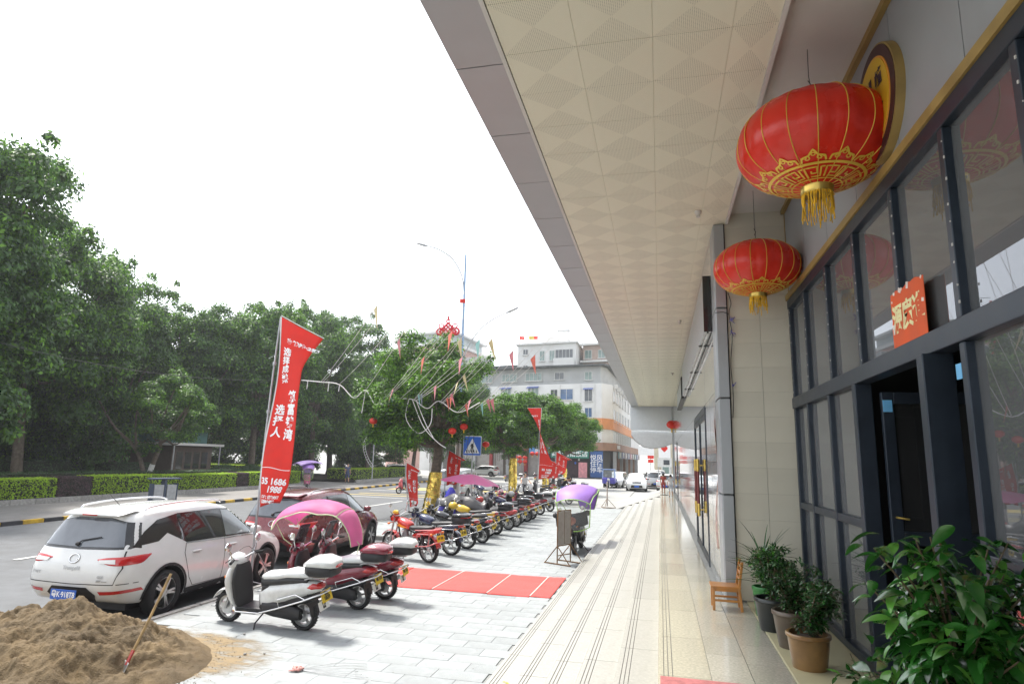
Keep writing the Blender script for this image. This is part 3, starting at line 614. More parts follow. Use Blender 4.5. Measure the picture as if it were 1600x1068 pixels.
    b = MB()      # chrome side rails
    for s in (1, -1):
        b.tube([(.47, s*.12, .30), (.38, s*.20, .23), (.0, s*.205, .24), (-.3, s*.215, .33), (-.7, s*.2, .46), (-.97, s*.13, .56), (-1.0, 0, .57)], .012, 8)
        b.tube([(-.35, s*.21, .35), (-.3, s*.2, .45), (-.6, s*.2, .54), (-.75, s*.19, .48)], .008, 6)
    b.build('side_rail', chrome, t, smooth=60)
    b = MB(); b.tube([(-.5, .1, .66), (-.75, .1, .74), (-.92, .08, .75), (-.92, -.08, .75), (-.75, -.1, .74), (-.5, -.1, .66)], .011, 8); b.build('grab_rail', steel, t, smooth=60)
    if flap:
        b = MB(); n = 6; pl = [(-.11, .52), (.11, .52), (.12, .22)]
        for k in range(n): pl += [(.12-.24*(k+.5)/n, .18), (.12-.24*(k+1)/n, .22)]
        b.prism([(y, z) for y, z in pl], -.003, .003, 'X'); f = b.build('mudflap', black_pl, t); f.location = (-.90+.06, 0, .03); f.rotation_euler = (0, .22, 0)
    plate(t, -.965, .50, plate_m, txt, .3); plate(t, -.925, .37, plate_wht if plate_m is plate_yel else plate_yel, '9·18\n666', .28, h=.12, name='lower_plate')
    b = MB(); b.tube([(-.02, .1, .22), (.05, .2, .1), (.03, .26, .005), (-.04, .27, .005)], .011, 6); b.build('side_stand', black_pl, t, smooth=60)
    if case:
        b = MB(); b.sup([(-1.14, .86, .1, .06), (-1.1, .86, .17, .08), (-.95, .86, .2, .09), (-.78, .86, .19, .09), (-.70, .86, .14, .07)], 16, 3.4); cs = b.build('top_case', black_pl, t, smooth=60)
        b = MB(); b.sup([(-1.16, .93, .1, .03), (-1.11, .95, .18, .055), (-.95, .97, .21, .075), (-.78, .96, .2, .065), (-.69, .93, .15, .035)], 16, 2.8); b.build('case_lid', case_lid or case, cs, smooth=60)
        b = MB(); b.sup([(-1.175, .925, .06, .018), (-1.14, .925, .13, .02), (-1.1, .925, .15, .02)], 10); b.build('reflector', red_lens, cs, smooth=60)
        b = MB(); b.b2((-1.0, -.09, .745), (-.75, .09, .775)); b.build('case_mount', steel, cs)
    if screen:
        b = MB(); b.grid(lambda u, v: (.62-.16*v-.08*abs(2*u-1)**2, (2*u-1)*(.17-.03*v), .88+.38*v), 8, 5); b.build('windscreen', glass('smoked_screen', (.35, .33, .32), 1.5, .05, .1), t, smooth=True, solid=.004)
    return t
def arch_pts():    # profile of a rain canopy along the scooter: from behind the seat over the rider to the visor
    return [(-.92, .98), (-.90, 1.25), (-.78, 1.50), (-.5, 1.65), (-.15, 1.71), (.2, 1.70), (.5, 1.64), (.78, 1.52), (.98, 1.36)]
def interp(P, u):
    k = u*(len(P)-1); i = min(int(k), len(P)-2); f = k-i; g = lambda j: P[max(0, min(len(P)-1, j))]
    out = []
    for a in range(len(P[0])):
        p0, p1, p2, p3 = g(i-1)[a], g(i)[a], g(i+1)[a], g(i+2)[a]
        out.append(.5*((2*p1)+(-p0+p2)*f+(2*p0-5*p1+4*p2-p3)*f*f+(-p0+3*p1-3*p2+p3)*f**3))
    return out
def rain_canopy(label, cloth_m, trim_m, loc, rz, hood=1.0, dz=0.0, clear=True, wid=.25):
    t = thing('rain_canopy', label, 'scooter canopy', loc, rz)
    P = arch_pts()
    def S(u, v, off=0):
        x, z = interp(P, u); w = (.20+wid*math.sin(min(1, u*1.25)*math.pi*.5))*(1-.18*max(0, u-.75)/.25); s = 2*v-1
        x2, z2 = interp(P, min(1, u+.02)); x1, z1 = interp(P, max(0, u-.02)); tx, tz = x2-x1, z2-z1; l = math.hypot(tx, tz)+1e-6
        nx, nz = -tz/l, tx/l; dr = -.20*hood*abs(s)**2.3*min(1, u*2.2)+.012*math.sin(u*24)*abs(s)+off
        return (x+nx*dr, s*w, z+nz*dr+dz)
    b = MB(); b.grid(lambda u, v: S(.30+.70*u, v), 26, 12); b.build('cloth', cloth_m, t, smooth=True, solid=.003)
    b = MB(); b.grid(lambda u, v: S(.30*u, v), 10, 8); b.build('rear_panel', cloth_m if clear else cloth_m, t, smooth=True, solid=.003)
    b = MB()
    for v in (0, 1): b.tube([S(u/30, v, .002) for u in range(31)], .009, 6)
    b.tube([S(1, v/10, 0) for v in range(11)], .009, 6); b.tube([S(.3, v/10, .004) for v in range(11)], .007, 6); b.build('piping', trim_m, t, smooth=60)
    b = MB()      # frame hoops and the stays down to the handlebar and the rack
    b.tube([(-.9, 0, .72+dz*0), (-.98, 0, 1.0+dz), *[S(u/20, .5, -.015) for u in range(1, 21)]], .009, 6)
    for s in (.08, .92):
        p = S(.93, s); b.tube([p, (.62, (s*2-1)*.3, 1.05+dz), (.5, (s*2-1)*.12, .92)], .009, 6)
    b.build('frame', trim_m, t, smooth=60)
    if clear:
        q0 = lambda v: Vector(S(.98, v)); q1 = lambda v: Vector((.74-.10*(2*v-1)**2, (2*v-1)*(.18+wid*.6), .52+.12*(2*v-1)**2+dz*.5))
        b = MB(); b.grid(lambda u, v: tuple(q0(v).lerp(q1(v), u)), 8, 8); b.build('clear_apron', glass('clear_plastic', (.86, .88, .86), 1.35, .12, .22), t, smooth=True)
        b = MB(); b.tube([tuple(q0(0).lerp(q1(0), u/8)) for u in range(9)]+[tuple(q1(v/8)) for v in range(9)]+[tuple(q1(1).lerp(q0(1), u/8)) for u in range(9)], .012, 6); b.build('apron_piping', mat('lime_piping', (.35, .62, .12), .6, var=.05), t, smooth=60)
    return t
def make_motorbike(name, label, tankm, loc, rz, case=None, group=None, lean=.05, crash=None, cover=None, plate_m=plate_yel, flame=False):
    t = thing(name, label, 'motorcycle', loc, rz, group); t.rotation_euler[0] = lean
    wheel_parts(t, .66, .3, .08, alloy, 5, 'front_wheel'); wheel_parts(t, -.62, .3, .1, alloy, 5, 'rear_wheel')
    b = MB(); b.sup([(-.08, .78, .08, .05), (-.02, .79, .13, .09), (.15, .83, .15, .12), (.3, .86, .12, .11), (.38, .86, .06, .07)], 16, 2.4); tk = b.build('fuel_tank', tankm, t, smooth=60)
    if flame:
        for s in (1, -1):
            b = MB(); b.prism([(-.05, .76), (.1, .80), (.3, .86), (.2, .82), (.32, .8), (.12, .75)], s*.147, s*.156); b.build('tank_decal', mat('orange_decal', (.8, .3, .03), .3, coat=1), tk)
    b = MB(); b.sup([(-.78, .80, .06, .03), (-.7, .79, .12, .045), (-.4, .77, .13, .05), (-.2, .75, .12, .045), (-.02, .76, .08, .04)], 14, 3); b.build('seat', seat_blk, t, smooth=60)
    b = MB(); b.sup([(-.98, .74, .03, .02), (-.92, .74, .07, .05), (-.7, .70, .11, .06), (-.4, .62, .115, .08), (-.2, .58, .1, .06), (-.12, .57, .05, .03)], 14); b.build('side_panel', tankm, t, smooth=60)
    b = MB(); b.sup([(-1.0, .74, .03, .025), (-.97, .745, .08, .045), (-.9, .745, .085, .045)], 12); b.build('tail_light', red_lens, t, smooth=60)
    b = MB(); b.lathe([(.03, -.11), (.12, -.11), (.13, -.05), (.13, .05), (.12, .11), (.03, .11)], 18, (.0, 0, .36), 'Y'); b.b2((-.18, -.1, .28), (.12, .1, .42)); en = b.build('engine', steel, t, smooth=40)
    b = MB(); RR = Matrix.Rotation(.25, 3, 'Y')
    for k in range(9): b.box((.08+.006*k, 0, .45+.026*k), (.19, .17, .011), R=RR)
    b.tube([(.08, 0, .42), (.14, 0, .7)], .06, 12); b.build('cylinder_fins', alum_grey, en)
    b = MB(); b.tube([(.2, -.06, .52), (.32, -.1, .4), (.2, -.14, .24), (-.2, -.16, .24)], .022, 8); b.tube([(-.2, -.16, .24), (-.3, -.17, .26), (-.85, -.18, .34), (-.88, -.18, .345)], [.03, .045, .05, .02], 12); b.build('exhaust', chrome, t, smooth=50)
    b = MB(); b.tube([(.4, 0, .88), (.36, 0, .6), (.2, 0, .28), (-.2, 0, .24), (-.3, 0, .6), (.3, 0, .74)], .02); b.tube([(-.3, .09, .62), (-.62, .09, .3), (-.1, .09, .32)], .017); b.tube([(-.3, -.09, .62), (-.62, -.09, .3), (-.1, -.09, .32)], .017)
    b.tube([(-.62, .11, .3), (-.5, .11, .64)], .03, 10); b.tube([(-.62, -.11, .3), (-.5, -.11, .64)], .03, 10); b.build('frame', black_pl, t, smooth=50)
    b = MB(); b.tube([(.66, .08, .3), (.44, .08, .95)], [.026, .02]); b.tube([(.66, -.08, .3), (.44, -.08, .95)], [.026, .02]); b.box((.45, 0, .93), (.05, .2, .03)); b.build('fork', steel, t, smooth=50)
    b = MB(); b.grid(lambda u, v: (.66+.335*math.cos(.2*math.pi+u*.7*math.pi), (v-.5)*.12, .3+(.335+.01*math.sin(v*3.14))*math.sin(.2*math.pi+u*.7*math.pi)), 14, 4); b.grid(lambda u, v: (-.62+.335*math.cos(.35*math.pi+u*.6*math.pi), (v-.5)*.15, .3+.335*math.sin(.35*math.pi+u*.6*math.pi)), 14, 4); b.build('fender', tankm, t, smooth=True, solid=.008)
    b = MB(); b.tube([(.28, .36, 1.03), (.36, .22, 1.07), (.43, .08, .99), (.43, -.08, .99), (.36, -.22, 1.07), (.28, -.36, 1.03)], .012); b.build('handlebar', chrome, t, smooth=50)
    b = MB()
    for s in (1, -1): b.tube([interp([(.33, s*.26, 1.06), (.46, s*.22, 1.13), (.52, s*.08, 1.03), (.47, s*.04, .85), (.36, 0, .7)], i/12) for i in range(13)], .0045, 5)
    b.build('control_cable', black_pl, t)
    for s in (1, -1):
        b = MB(); b.tube([(.27, s*.37, 1.025), (.33, s*.25, 1.06)], .019, 10); b.build('grip', rubber, t, smooth=50)
        b = MB(); b.tube([(.37, s*.2, 1.07), (.37, s*.25, 1.2), (.36, s*.27, 1.24)], .006, 6); b.lathe([(.01, -.012), (.05, -.01), (.055, 0), (.05, .008), (.01, .01)], 16, (.36, s*.29, 1.28), 'X'); b.build('mirror', chrome, t, smooth=50)
        b = MB(); b.tube([(.5, s*.08, .84), (.5, s*.2, .84)], .01, 6); b.ell((.5, s*.22, .84), (.035, .035, .03)); b.build('indicator', amber_lens, t, smooth=50); b = MB(); b.tube([(-.9, s*.05, .68), (-.9, s*.17, .68)], .01, 6); b.ell((-.9, s*.19, .68), (.03, .035, .03)); b.build('indicator', amber_lens, t, smooth=50)
    b = MB(); b.sup([(.42, .93, .06, .05), (.47, .95, .12, .11), (.56, .94, .11, .10), (.6, .93, .06, .05)], 14); hl = b.build('headlamp_cowl', tankm, t, smooth=60)
    b = MB(); b.sup([(.58, .94, .095, .08), (.61, .93, .06, .05), (.615, .93, .02, .02)], 14); b.build('headlight', clear_lens, hl, smooth=60)
    b = MB(); b.sup([(.44, 1.06, .05, .03), (.5, 1.07, .1, .05), (.53, 1.02, .1, .05)], 12); b.build('visor', mat('yellow_fairing', (.75, .5, .03), .3, coat=.8) if flame else black_gl, t, smooth=60)
    cr = crash or chrome; b = MB()
    for s in (1, -1):
        b.tube([(.32, s*.04, .62), (.36, s*.22, .55), (.34, s*.24, .38), (.25, s*.1, .26)], .013, 8)
        b.tube([(-.3, s*.12, .72), (-.5, s*.17, .74), (-.9, s*.16, .78), (-1.0, 0, .78)], .012, 8); b.tube([(-.45, s*.2, .66), (-.45, s*.21, .38), (-.8, s*.21, .42), (-1.0, s*.14, .5), (-1.04, 0, .5)], .013, 8); b.tube([(-.45, s*.2, .66), (-.85, s*.2, .68), (-.8, s*.21, .42)], .01, 8)
    b.build('crash_bar', cr, t, smooth=60)
    b = MB(); b.prism([(-.1, .60), (.1, .60), (.11, .26), (-.11, .26)], -.003, .003, 'X'); f = b.build('mudflap', black_pl, t); f.location = (-.92, 0, 0); f.rotation_euler = (0, .25, 0)
    plate(t, -1.01, .58, plate_m, 'NT 552', .25); b = MB(); b.tube([(.0, .1, .25), (.03, .24, .01), (-.03, .25, .005)], .011, 6); b.build('side_stand', black_pl, t, smooth=60)
    b = MB(); b.tube([(-.05, -.2, .3), (-.05, .2, .3)], .012, 8); b.b2((-.11, .12, .29), (.0, .22, .315)); b.b2((-.11, -.22, .29), (.0, -.12, .315)); b.build('footrest', rubber, t)
    if case:
        b = MB(); b.sup([(-1.18, .90, .1, .06), (-1.13, .90, .17, .09), (-.97, .90, .2, .10), (-.8, .90, .19, .1), (-.73, .90, .14, .07)], 16, 3.4); cs = b.build('top_case', black_pl, t, smooth=60)
        b = MB(); b.sup([(-1.19, .99, .1, .025), (-1.14, 1.0, .18, .04), (-.97, 1.02, .205, .05), (-.8, 1.01, .195, .045), (-.72, .99, .15, .025)], 16, 2.8); b.build('case_lid', case, cs, smooth=60)
        b = MB(); b.sup([(-1.2, .965, .06, .015), (-1.16, .965, .16, .018), (-1.05, .965, .2, .018)], 10); b.build('reflector', red_lens, cs, smooth=60)
    if flame:
        pass
    return t
maroon_pl = mat('maroon_scooter_paint', (.2, .012, .03), .25, coat=1, var=.05, dirt=.5, scale=14); white_pl = mat('white_scooter_paint', (.68, .69, .68), .25, coat=.8, var=.05, dirt=.35, scale=16)
red_pl = mat('red_bike_paint', (.5, .02, .015), .25, coat=1, var=.06, dirt=.4, scale=14); yellow_pl = mat('yellow_bike_paint', (.72, .47, .02), .3, coat=.8, var=.05); pink_pl = mat('pink_scooter_paint', (.6, .12, .25), .3, coat=.8); silver_pl = mat('silver_scooter_paint', (.5, .5, .5), .3, .3, coat=.6)
blue_pl = mat('dark_blue_bike_paint', (.02, .03, .09), .25, coat=1); purple_pl = mat('purple_paint', (.3, .14, .4), .3, coat=.8); pinkbar = mat('pink_crash_bar', (.6, .22, .22), .4, coat=.4)
PI = math.pi
grp = 'scooters and motorcycles parked in a row on the plaza'
S1 = make_scooter('scooter', 'white and black scooter parked nearest the sand heap, white top case, yellow-and-black rear plate', white_pl, seat_wht, (-5.50, 8.52, G), PI-.06, case=white_pl, group=grp, txt='粤K\n18559', lean=-.13)
S2 = make_scooter('scooter', 'maroon scooter with white seat and maroon top case, standing under the pink rain canopy', maroon_pl, seat_wht, (-5.35, 9.85, G), PI-.04, case=maroon_pl, group=grp, plate_m=plate_yel, lean=-.1, screen=True)
S3 = make_scooter('scooter', 'maroon and silver scooter with smoked windscreen and white-lidded top case beside the pink canopy', maroon_pl, seat_wht, (-5.25, 10.62, G), PI+.02, case=white_pl, screen=True, group=grp, lean=-.1)
rain_canopy('pink arched rain canopy with pale piping over the maroon scooter', mat('pink_nylon', (.88, .36, .62), .5, var=.05, scale=3, trans=.6), mat('pale_green_piping', (.6, .72, .42), .6, var=.05), (-5.62, 9.95, G+.0), PI-.05, clear=False).scale = (.80, .92, .97)
M1 = make_motorbike('motorcycle', 'red and yellow motorcycle with pink crash bars parked just past the red carpet', red_pl, (-5.85, 14.72, G), PI-.42, group=grp, crash=pinkbar, flame=True, lean=-.08)
M2 = make_motorbike('motorcycle', 'dark motorcycle with black top case behind the red and yellow one', blue_pl, (-5.75, 15.9, G), PI-.3, case=black_gl, group=grp, lean=-.08)
M3 = make_motorbike('motorcycle', 'motorcycle with a black tank between the dark blue one and the black scooter', black_gl, (-5.75, 17.1, G), PI-.2, group=grp, lean=-.08)
K1 = make_scooter('scooter', 'black scooter with long chrome side rail just before the yellow-tanked motorcycle', black_gl, seat_blk, (-5.66, 18.36, G), PI-0.14, group=grp, lean=-.1)
M4 = make_motorbike('motorcycle', 'yellow-tanked motorcycle, partly under a black cover', yellow_pl, (-5.93, 19.63, G), PI-0.01, group=grp, lean=-.08)
K2 = make_scooter('scooter', 'dark grey scooter with black and red top case behind the first black scooter', mat('graphite_paint', (.05, .05, .055), .3, coat=.8), seat_blk, (-5.82, 20.57, G), PI-0.06, case=black_gl, group=grp, lean=-.1)
R1 = make_scooter('scooter', 'red scooter with black seat in the middle of the parked row', red_pl, seat_blk, (-5.76, 22.00, G), PI-0.07, case=None, group=grp, lean=-.1)
c = copy_tree(K2, loc=(-5.74, 23.15, G), rz=PI-0.15, label='dark scooter with top case just past the red one in the row')
c = copy_tree(M2, loc=(-5.90, 24.25, G), rz=PI-0.11, label='dark motorcycle with top case seventh from the far end of the row')
c = copy_tree(R1, loc=(-5.75, 25.21, G), rz=PI-0.18, label='far red scooter between two dark ones in the parked row')
c = copy_tree(K1, loc=(-5.76, 26.34, G), rz=PI-0.24, label='black scooter without a top case toward the far end of the row')
P1 = make_scooter('scooter', 'pink scooter with black top case toward the far end of the row', pink_pl, seat_blk, (-6.02, 27.30, G), PI-0.12, case=black_gl, group=grp, lean=-.1)
c = copy_tree(S3, loc=(-5.85, 28.48, G), rz=PI-0.05, label='maroon scooter with pale top case third from the far end of the row')
c = copy_tree(P1, loc=(-6.83, 29.39, G), rz=PI-0.20, label='pink scooter half hidden behind the last white scooter')
W2 = make_scooter('scooter', 'silver-white scooter with white-lidded top case, last of the row before the kerb', silver_pl, seat_blk, (-5.73, 30.63, G), PI-0.23, case=white_pl, group=grp, lean=-.1)
# black cover over the handlebars of a bike, purple-blue rain cover
b = MB(); b.grid(lambda u, v: (-.95+1.75*u, (2*v-1)*(.36-.1*abs(2*u-1)), 1.02+.22*math.sin(u*2.6)**2-.32*abs(2*v-1)**1.8+.03*math.sin(u*17+v*5)), 22, 12)
o = b.build('bike_cover', mat('black_cover_cloth', (.02, .02, .024), .4, bump=.5, bscale=8), None, smooth=True, solid=.004); o.location = (-6.35, 20.1, G); o.rotation_euler = (0, 0, PI-.1); tag(o, 'black cloth cover draped over a motorcycle under the crossing sign', 'bike cover')
def cover_cone(u, v):
    a = 2*PI*v; r = (.05+.42*u**.8)*(1+.16*math.sin(a*7+u*3)*u); return (r*math.cos(a)*1.1, r*math.sin(a)*.75, 1.52-1.0*u+.05*math.sin(a*5)*u)
b = MB(); b.grid(cover_cone, 12, 56); o = b.build('rain_cape', mat('blue_nylon', (.06, .05, .45), .4, var=.1, trans=.2), None, smooth=True); o.location = (-6.75, 20.3, G); o.scale = (.9, .9, .95); tag(o, 'blue nylon rain cape hung over a parked bike like a pointed tent', 'rain cape')
# pink parasol among the bikes
t = thing('parasol', 'open pink umbrella fixed above a parked scooter by the crossing sign', 'umbrella', (-7.2, 24.2, G))
def um(u, v):
    a = 2*PI*v; r = .95*u; k = abs(math.sin(a*4)); return (r*math.cos(a)*1.25-.1*u, r*math.sin(a)*.8, 1.78-.32*u**1.7+.05*(1-k)*u*-1+.10*u*math.cos(a)*-1)
b = MB(); b.grid(um, 10, 48); b.build('canopy', mat('pink_nylon2', (.80, .2, .42), .5, var=.04, trans=.4), t, smooth=True); b = MB(); b.tube([(0, 0, .8), (0, 0, 1.84)], .012); b.build('shaft', steel, t)
b = MB()
for k in range(8): a = 2*PI*(k+.5)/8; b.tube([um(u/6, (k+.5)/8) for u in range(7)], .005, 4)
b.build('ribs', steel, t)
# scooter facing the camera with the purple canopy
F1 = make_scooter('scooter', 'black scooter facing the camera under the purple canopy beside the steps', black_gl, seat_blk, (-2.22, 17.8, G), -PI/2-.02, lean=.12, plate_m=plate_wht)
b = MB(); b.grid(lambda u, v: (.60-.1*abs(2*v-1)**2, (2*v-1)*.43, .66+.36*u+.06*abs(2*v-1)**3), 5, 12); b.ell((.45, .44, 1.0), (.06, .07, .07)); b.ell((.45, -.44, 1.0), (.06, .07, .07)); o = b.build('hand_muff', black_pl, F1, smooth=True, solid=.01)
b = MB(); b.ell((.62, 0, .84), (.07, .13, .11)); b.build('orange_pad', mat('orange_patch', (.7, .25, .15), .6, scale=14, var=.4), F1, smooth=True)
rain_canopy('purple rain canopy with lime piping and clear apron over the scooter by the steps', mat('purple_nylon', (.40, .22, .66), .5, var=.05, trans=.3), mat('lime_frame', (.4, .7, .15), .5, var=.05), (-2.18, 17.9, G+.05), -PI/2-.10, hood=.7, wid=.36)
# ------------------------------------------------------------------ cars (local: x forward)
def car_shell(kind='suv'):
    R1 = dict(
        x0=[-2.1, -1.95, -1.35, -.8, 0, .75, 1.35, 1.95, 2.12], y0=[.66, .80, .86, .86, .86, .86, .86, .78, .6], z0=[.34, .28, .25, .24, .24, .24, .24, .26, .30],
        x1=[-2.27, -2.1, -1.35, -.8, 0, .75, 1.35, 2.02, 2.25], y1=[.70, .88, .93, .92, .915, .92, .93, .84, .62], z1=[.55, .54, .5, .5, .5, .5, .5, .5, .5],
        x2=[-2.22, -2.08, -1.35, -.8, 0, .75, 1.35, 2.02, 2.22], y2=[.68, .87, .92, .905, .90, .905, .91, .82, .60], z2=[.86, .87, .86, .85, .84, .83, .81, .76, .72],
        x3=[-2.14, -2.02, -1.35, -.8, 0, .75, 1.3, 1.85, 2.08], y3=[.64, .80, .86, .865, .865, .85, .84, .72, .5], z3=[1.06, 1.06, 1.06, 1.04, 1.02, 1.0, .98, .91, .84],
        x4=[-1.90, -1.80, -1.35, -.8, 0, .42, 1.08, 1.80, 2.05], y4=[.52, .62, .66, .67, .67, .63, .74, .60, .42], z4=[1.49, 1.53, 1.57, 1.59, 1.59, 1.53, 1.04, .94, .87],
        x5=[-1.96, -1.84, -1.35, -.8, 0, .36, 1.16, 1.8, 2.08], y5=[.38, .46, .5, .5, .5, .45, .45, .4, .28], z5=[1.54, 1.58, 1.63, 1.65, 1.65, 1.58, 1.07, .97, .90],
        x6=[-1.98, -1.86, -1.35, -.8, 0, .34, 1.2, 1.85, 2.12], y6=[0]*9, z6=[1.555, 1.60, 1.65, 1.67, 1.67, 1.60, 1.08, .98, .91])
    R1['xb'] = R1['x0']; R1['yb'] = [0]*9; R1['zb'] = R1['z0']
    if kind == 'hatch':     # lower, wider saloon look
        for k in ('4', '5', '6'): R1['z'+k] = [z-.14 if z > 1.2 else z-.05 for z in R1['z'+k]]
        R1['z3'] = [z-.05 for z in R1['z3']]
    if kind == 'van':
        for k, dx, dz in (('4', .62, .3), ('5', .62, .3), ('6', .62, .3)):
            R1['x'+k] = [-2.05, -1.95, -1.35, -.8, 0, 1.0, 1.75, 2.0, 2.1]; R1['z'+k] = [z+.24 if i < 6 else z+.12 for i, z in enumerate(R1['z'+k])]
        R1['y4'] = [.66, .72, .76, .77, .77, .74, .74, .6, .42]
    keys = ['b', '0', '1', '2', '3', '4', '5', '6']; bm = bmesh.new(); V = {}
    cre = bm.edges.layers.float.new('crease_edge')
    for i in range(9):
        for r, k in enumerate(keys):
            x, y, z = R1['x'+k][i], R1['y'+k][i], R1['z'+k][i]
            V[i, r, 1] = bm.verts.new((x, y, z)); V[i, r, -1] = V[i, r, 1] if y == 0 else bm.verts.new((x, -y, z))
    for i in range(8):
        for r in range(7):
            for s in (1, -1):
                f = [V[i, r, s], V[i+1, r, s], V[i+1, r+1, s], V[i, r+1, s]]; bm.faces.new(f if s > 0 else f[::-1])
    for i in (0, 8):
        for r in range(0, 7):
            vs = [V[i, r, 1], V[i, r, -1], V[i, r+1, -1], V[i, r+1, 1]]; u = []
            for v in vs:
                if v not in u: u.append(v)
            bm.faces.new(u)
    bmesh.ops.recalc_face_normals(bm, faces=bm.faces)
    def cz(a, b, w):
        e = bm.edges.get((a, b)); 
        if e: e[cre] = w
    for s in (1, -1):
        for i in range(8): cz(V[i, 4, s], V[i+1, 4, s], .45); cz(V[i, 1, s], V[i+1, 1, s], .6); cz(V[i, 5, s], V[i+1, 5, s], .3 if i < 5 else .1)
        for r in range(1, 6): cz(V[0, r, s], V[0, r+1, s], .35); cz(V[5, r, s], V[5, r+1, s], .3 if r > 3 else 0); cz(V[6, r, s], V[6, r+1, s], .3 if r > 3 else 0)
    for r in (4, 3): cz(V[0, r, 1], V[0, r, -1], .5)
    cz(V[0, 5, 1], V[0, 5, -1], .4)
    me = D.meshes.new('body'); bm.to_mesh(me); bm.free()
    o = D.objects.new('body', me); COL.objects.link(o)
    q = o.modifiers.new('s', 'SUBSURF'); q.levels = 3; q.render_levels = 3
    me2 = D.meshes.new_from_object(o.evaluated_get(bpy.context.evaluated_depsgraph_get()))
    o.modifiers.clear(); o.data = me2; bvh = BVHTree.FromPolygons([v.co for v in me2.vertices], [p.vertices for p in me2.polygons])
    return o, bvh
def cut_wells(o, xs, zw, r, mats):
    cs = []
    for x in xs:
        b = MB(); b.lathe([(r, -1.2), (r, 1.2)], 40, (x, 0, zw), 'Y'); c = b.build('cut', mats); cs.append(c)
        q = o.modifiers.new('b', 'BOOLEAN'); q.operation = 'DIFFERENCE'; q.object = c; q.solver = 'EXACT'; q.material_mode = 'TRANSFER'
    bpy.context.view_layer.update(); me = D.meshes.new_from_object(o.evaluated_get(bpy.context.evaluated_depsgraph_get()))
    o.modifiers.clear(); o.data = me
    for c in cs: D.objects.remove(c)
    for p in me.polygons:
        c = p.center
        if any(math.hypot(c.x-x, c.z-zw) < r-.0005 and (math.hypot(c.x-x, c.z-zw) > r-.02) and abs((Vector((c.x-x, 0, c.z-zw)).normalized()).dot(p.normal)) > .8 and abs(p.normal.y) < .3 for x in xs): p.material_index = 1
    return me
def patch(bvh, poly, axis, m, parent, name, off=.004, maxe=.07, both=False, rest=.0):
    # polygon in the plane across `axis`, dropped onto the shell along -axis
    s = -1 if axis[0] == '-' else 1; ax = axis[-1]
    bm = bmesh.new()
    P = {'y': lambda a, b: Vector((a, s*3, b)), 'x': lambda a, b: Vector((s*5, a, b)), 'z': lambda a, b: Vector((a, b, s*4))}[ax]
    dr = {'y': Vector((0, -s, 0)), 'x': Vector((-s, 0, 0)), 'z': Vector((0, 0, -s))}[ax]
    bm.faces.new([bm.verts.new(P(a, b)) for a, b in poly]); bmesh.ops.triangulate(bm, faces=bm.faces)
    for _ in range(5):
        e = [e for e in bm.edges if e.calc_length() > maxe]
        if not e: break
        bmesh.ops.subdivide_edges(bm, edges=e, cuts=1); bmesh.ops.triangulate(bm, faces=bm.faces)
    bad = []
    for v in bm.verts:
        h = bvh.ray_cast(v.co, dr)
        if h[0] is None: bad.append(v); continue
        n = h[1] if h[1].dot(dr) < 0 else -h[1]; v.co = h[0]+n*off
    bmesh.ops.delete(bm, geom=bad, context='VERTS')
    for f in bm.faces:
        if f.normal.dot(dr) > 0: f.normal_flip()
        f.smooth = True
    me = D.meshes.new(name); bm.to_mesh(me); bm.free(); me.materials.append(m); o = D.objects.new(name, me); COL.objects.link(o); o.parent = parent; return o
def seam(bvh, pts, axis, m, parent, name='panel_gap', w=.006, off=.0025):
    poly = []; L_ = []; R_ = []
    for i, p in enumerate(pts):
        a = pts[max(0, i-1)]; b = pts[min(len(pts)-1, i+1)]; dx, dy = b[0]-a[0], b[1]-a[1]; l = math.hypot(dx, dy)+1e-9
        L_.append((p[0]-dy/l*w, p[1]+dx/l*w)); R_.append((p[0]+dy/l*w, p[1]-dx/l*w))
    o = None; obs = []
    for i in range(len(pts)-1): obs.append(patch(bvh, [L_[i], L_[i+1], R_[i+1], R_[i]], axis, m, parent, name, off, .06))
    base = obs[0]; bm = bmesh.new()
    for q in obs: bm.from_mesh(q.data)
    bm.to_mesh(base.data); bm.free()
    for q in obs[1:]: D.objects.remove(q)
    return base
def car_wheel(parent, x, y, r, w, s, zc=None):
    zc = zc or r; b = MB(); b.lathe([(r-.11, -w*.45), (r-.05, -w*.5), (r-.012, -w*.44), (r, -w*.3), (r, w*.3), (r-.012, w*.44), (r-.05, w*.5), (r-.11, w*.45)], 48, (x, y, zc), 'Y', close=True); t = b.build('wheel', rubber, parent, smooth=50)
    b = MB(); b.lathe([(r-.105, -w*.4), (r-.12, -w*.4), (r-.13, 0), (r-.12, w*.4), (r-.105, w*.4)], 40, (x, y, zc), 'Y', close=True); b.lathe([(.02, -.02), (.07, -.02), (.07, .03), (.03, .04)] if s > 0 else [(.03, -.04), (.07, -.03), (.07, .02), (.02, .02)], 20, (x, y+s*w*.26, zc), 'Y')
    for k in range(10):
        a = 2*PI*(k//2)/5+(.13 if k % 2 else -.13); m_ = (r-.06)/2; b.box((x+math.cos(a)*m_*1.03, y+s*w*.33, zc+math.sin(a)*m_*1.03), (r-.13, .025, .032), R=Matrix.Rotation(-a, 3, 'Y'))
    b.build('rim', alloy, t, smooth=40); b = MB(); b.lathe([(.03, -.02), (r-.14, -.02), (r-.14, .01), (.03, .01)], 24, (x, y, zc), 'Y'); b.build('brake_disc', black_pl, t)
    return t
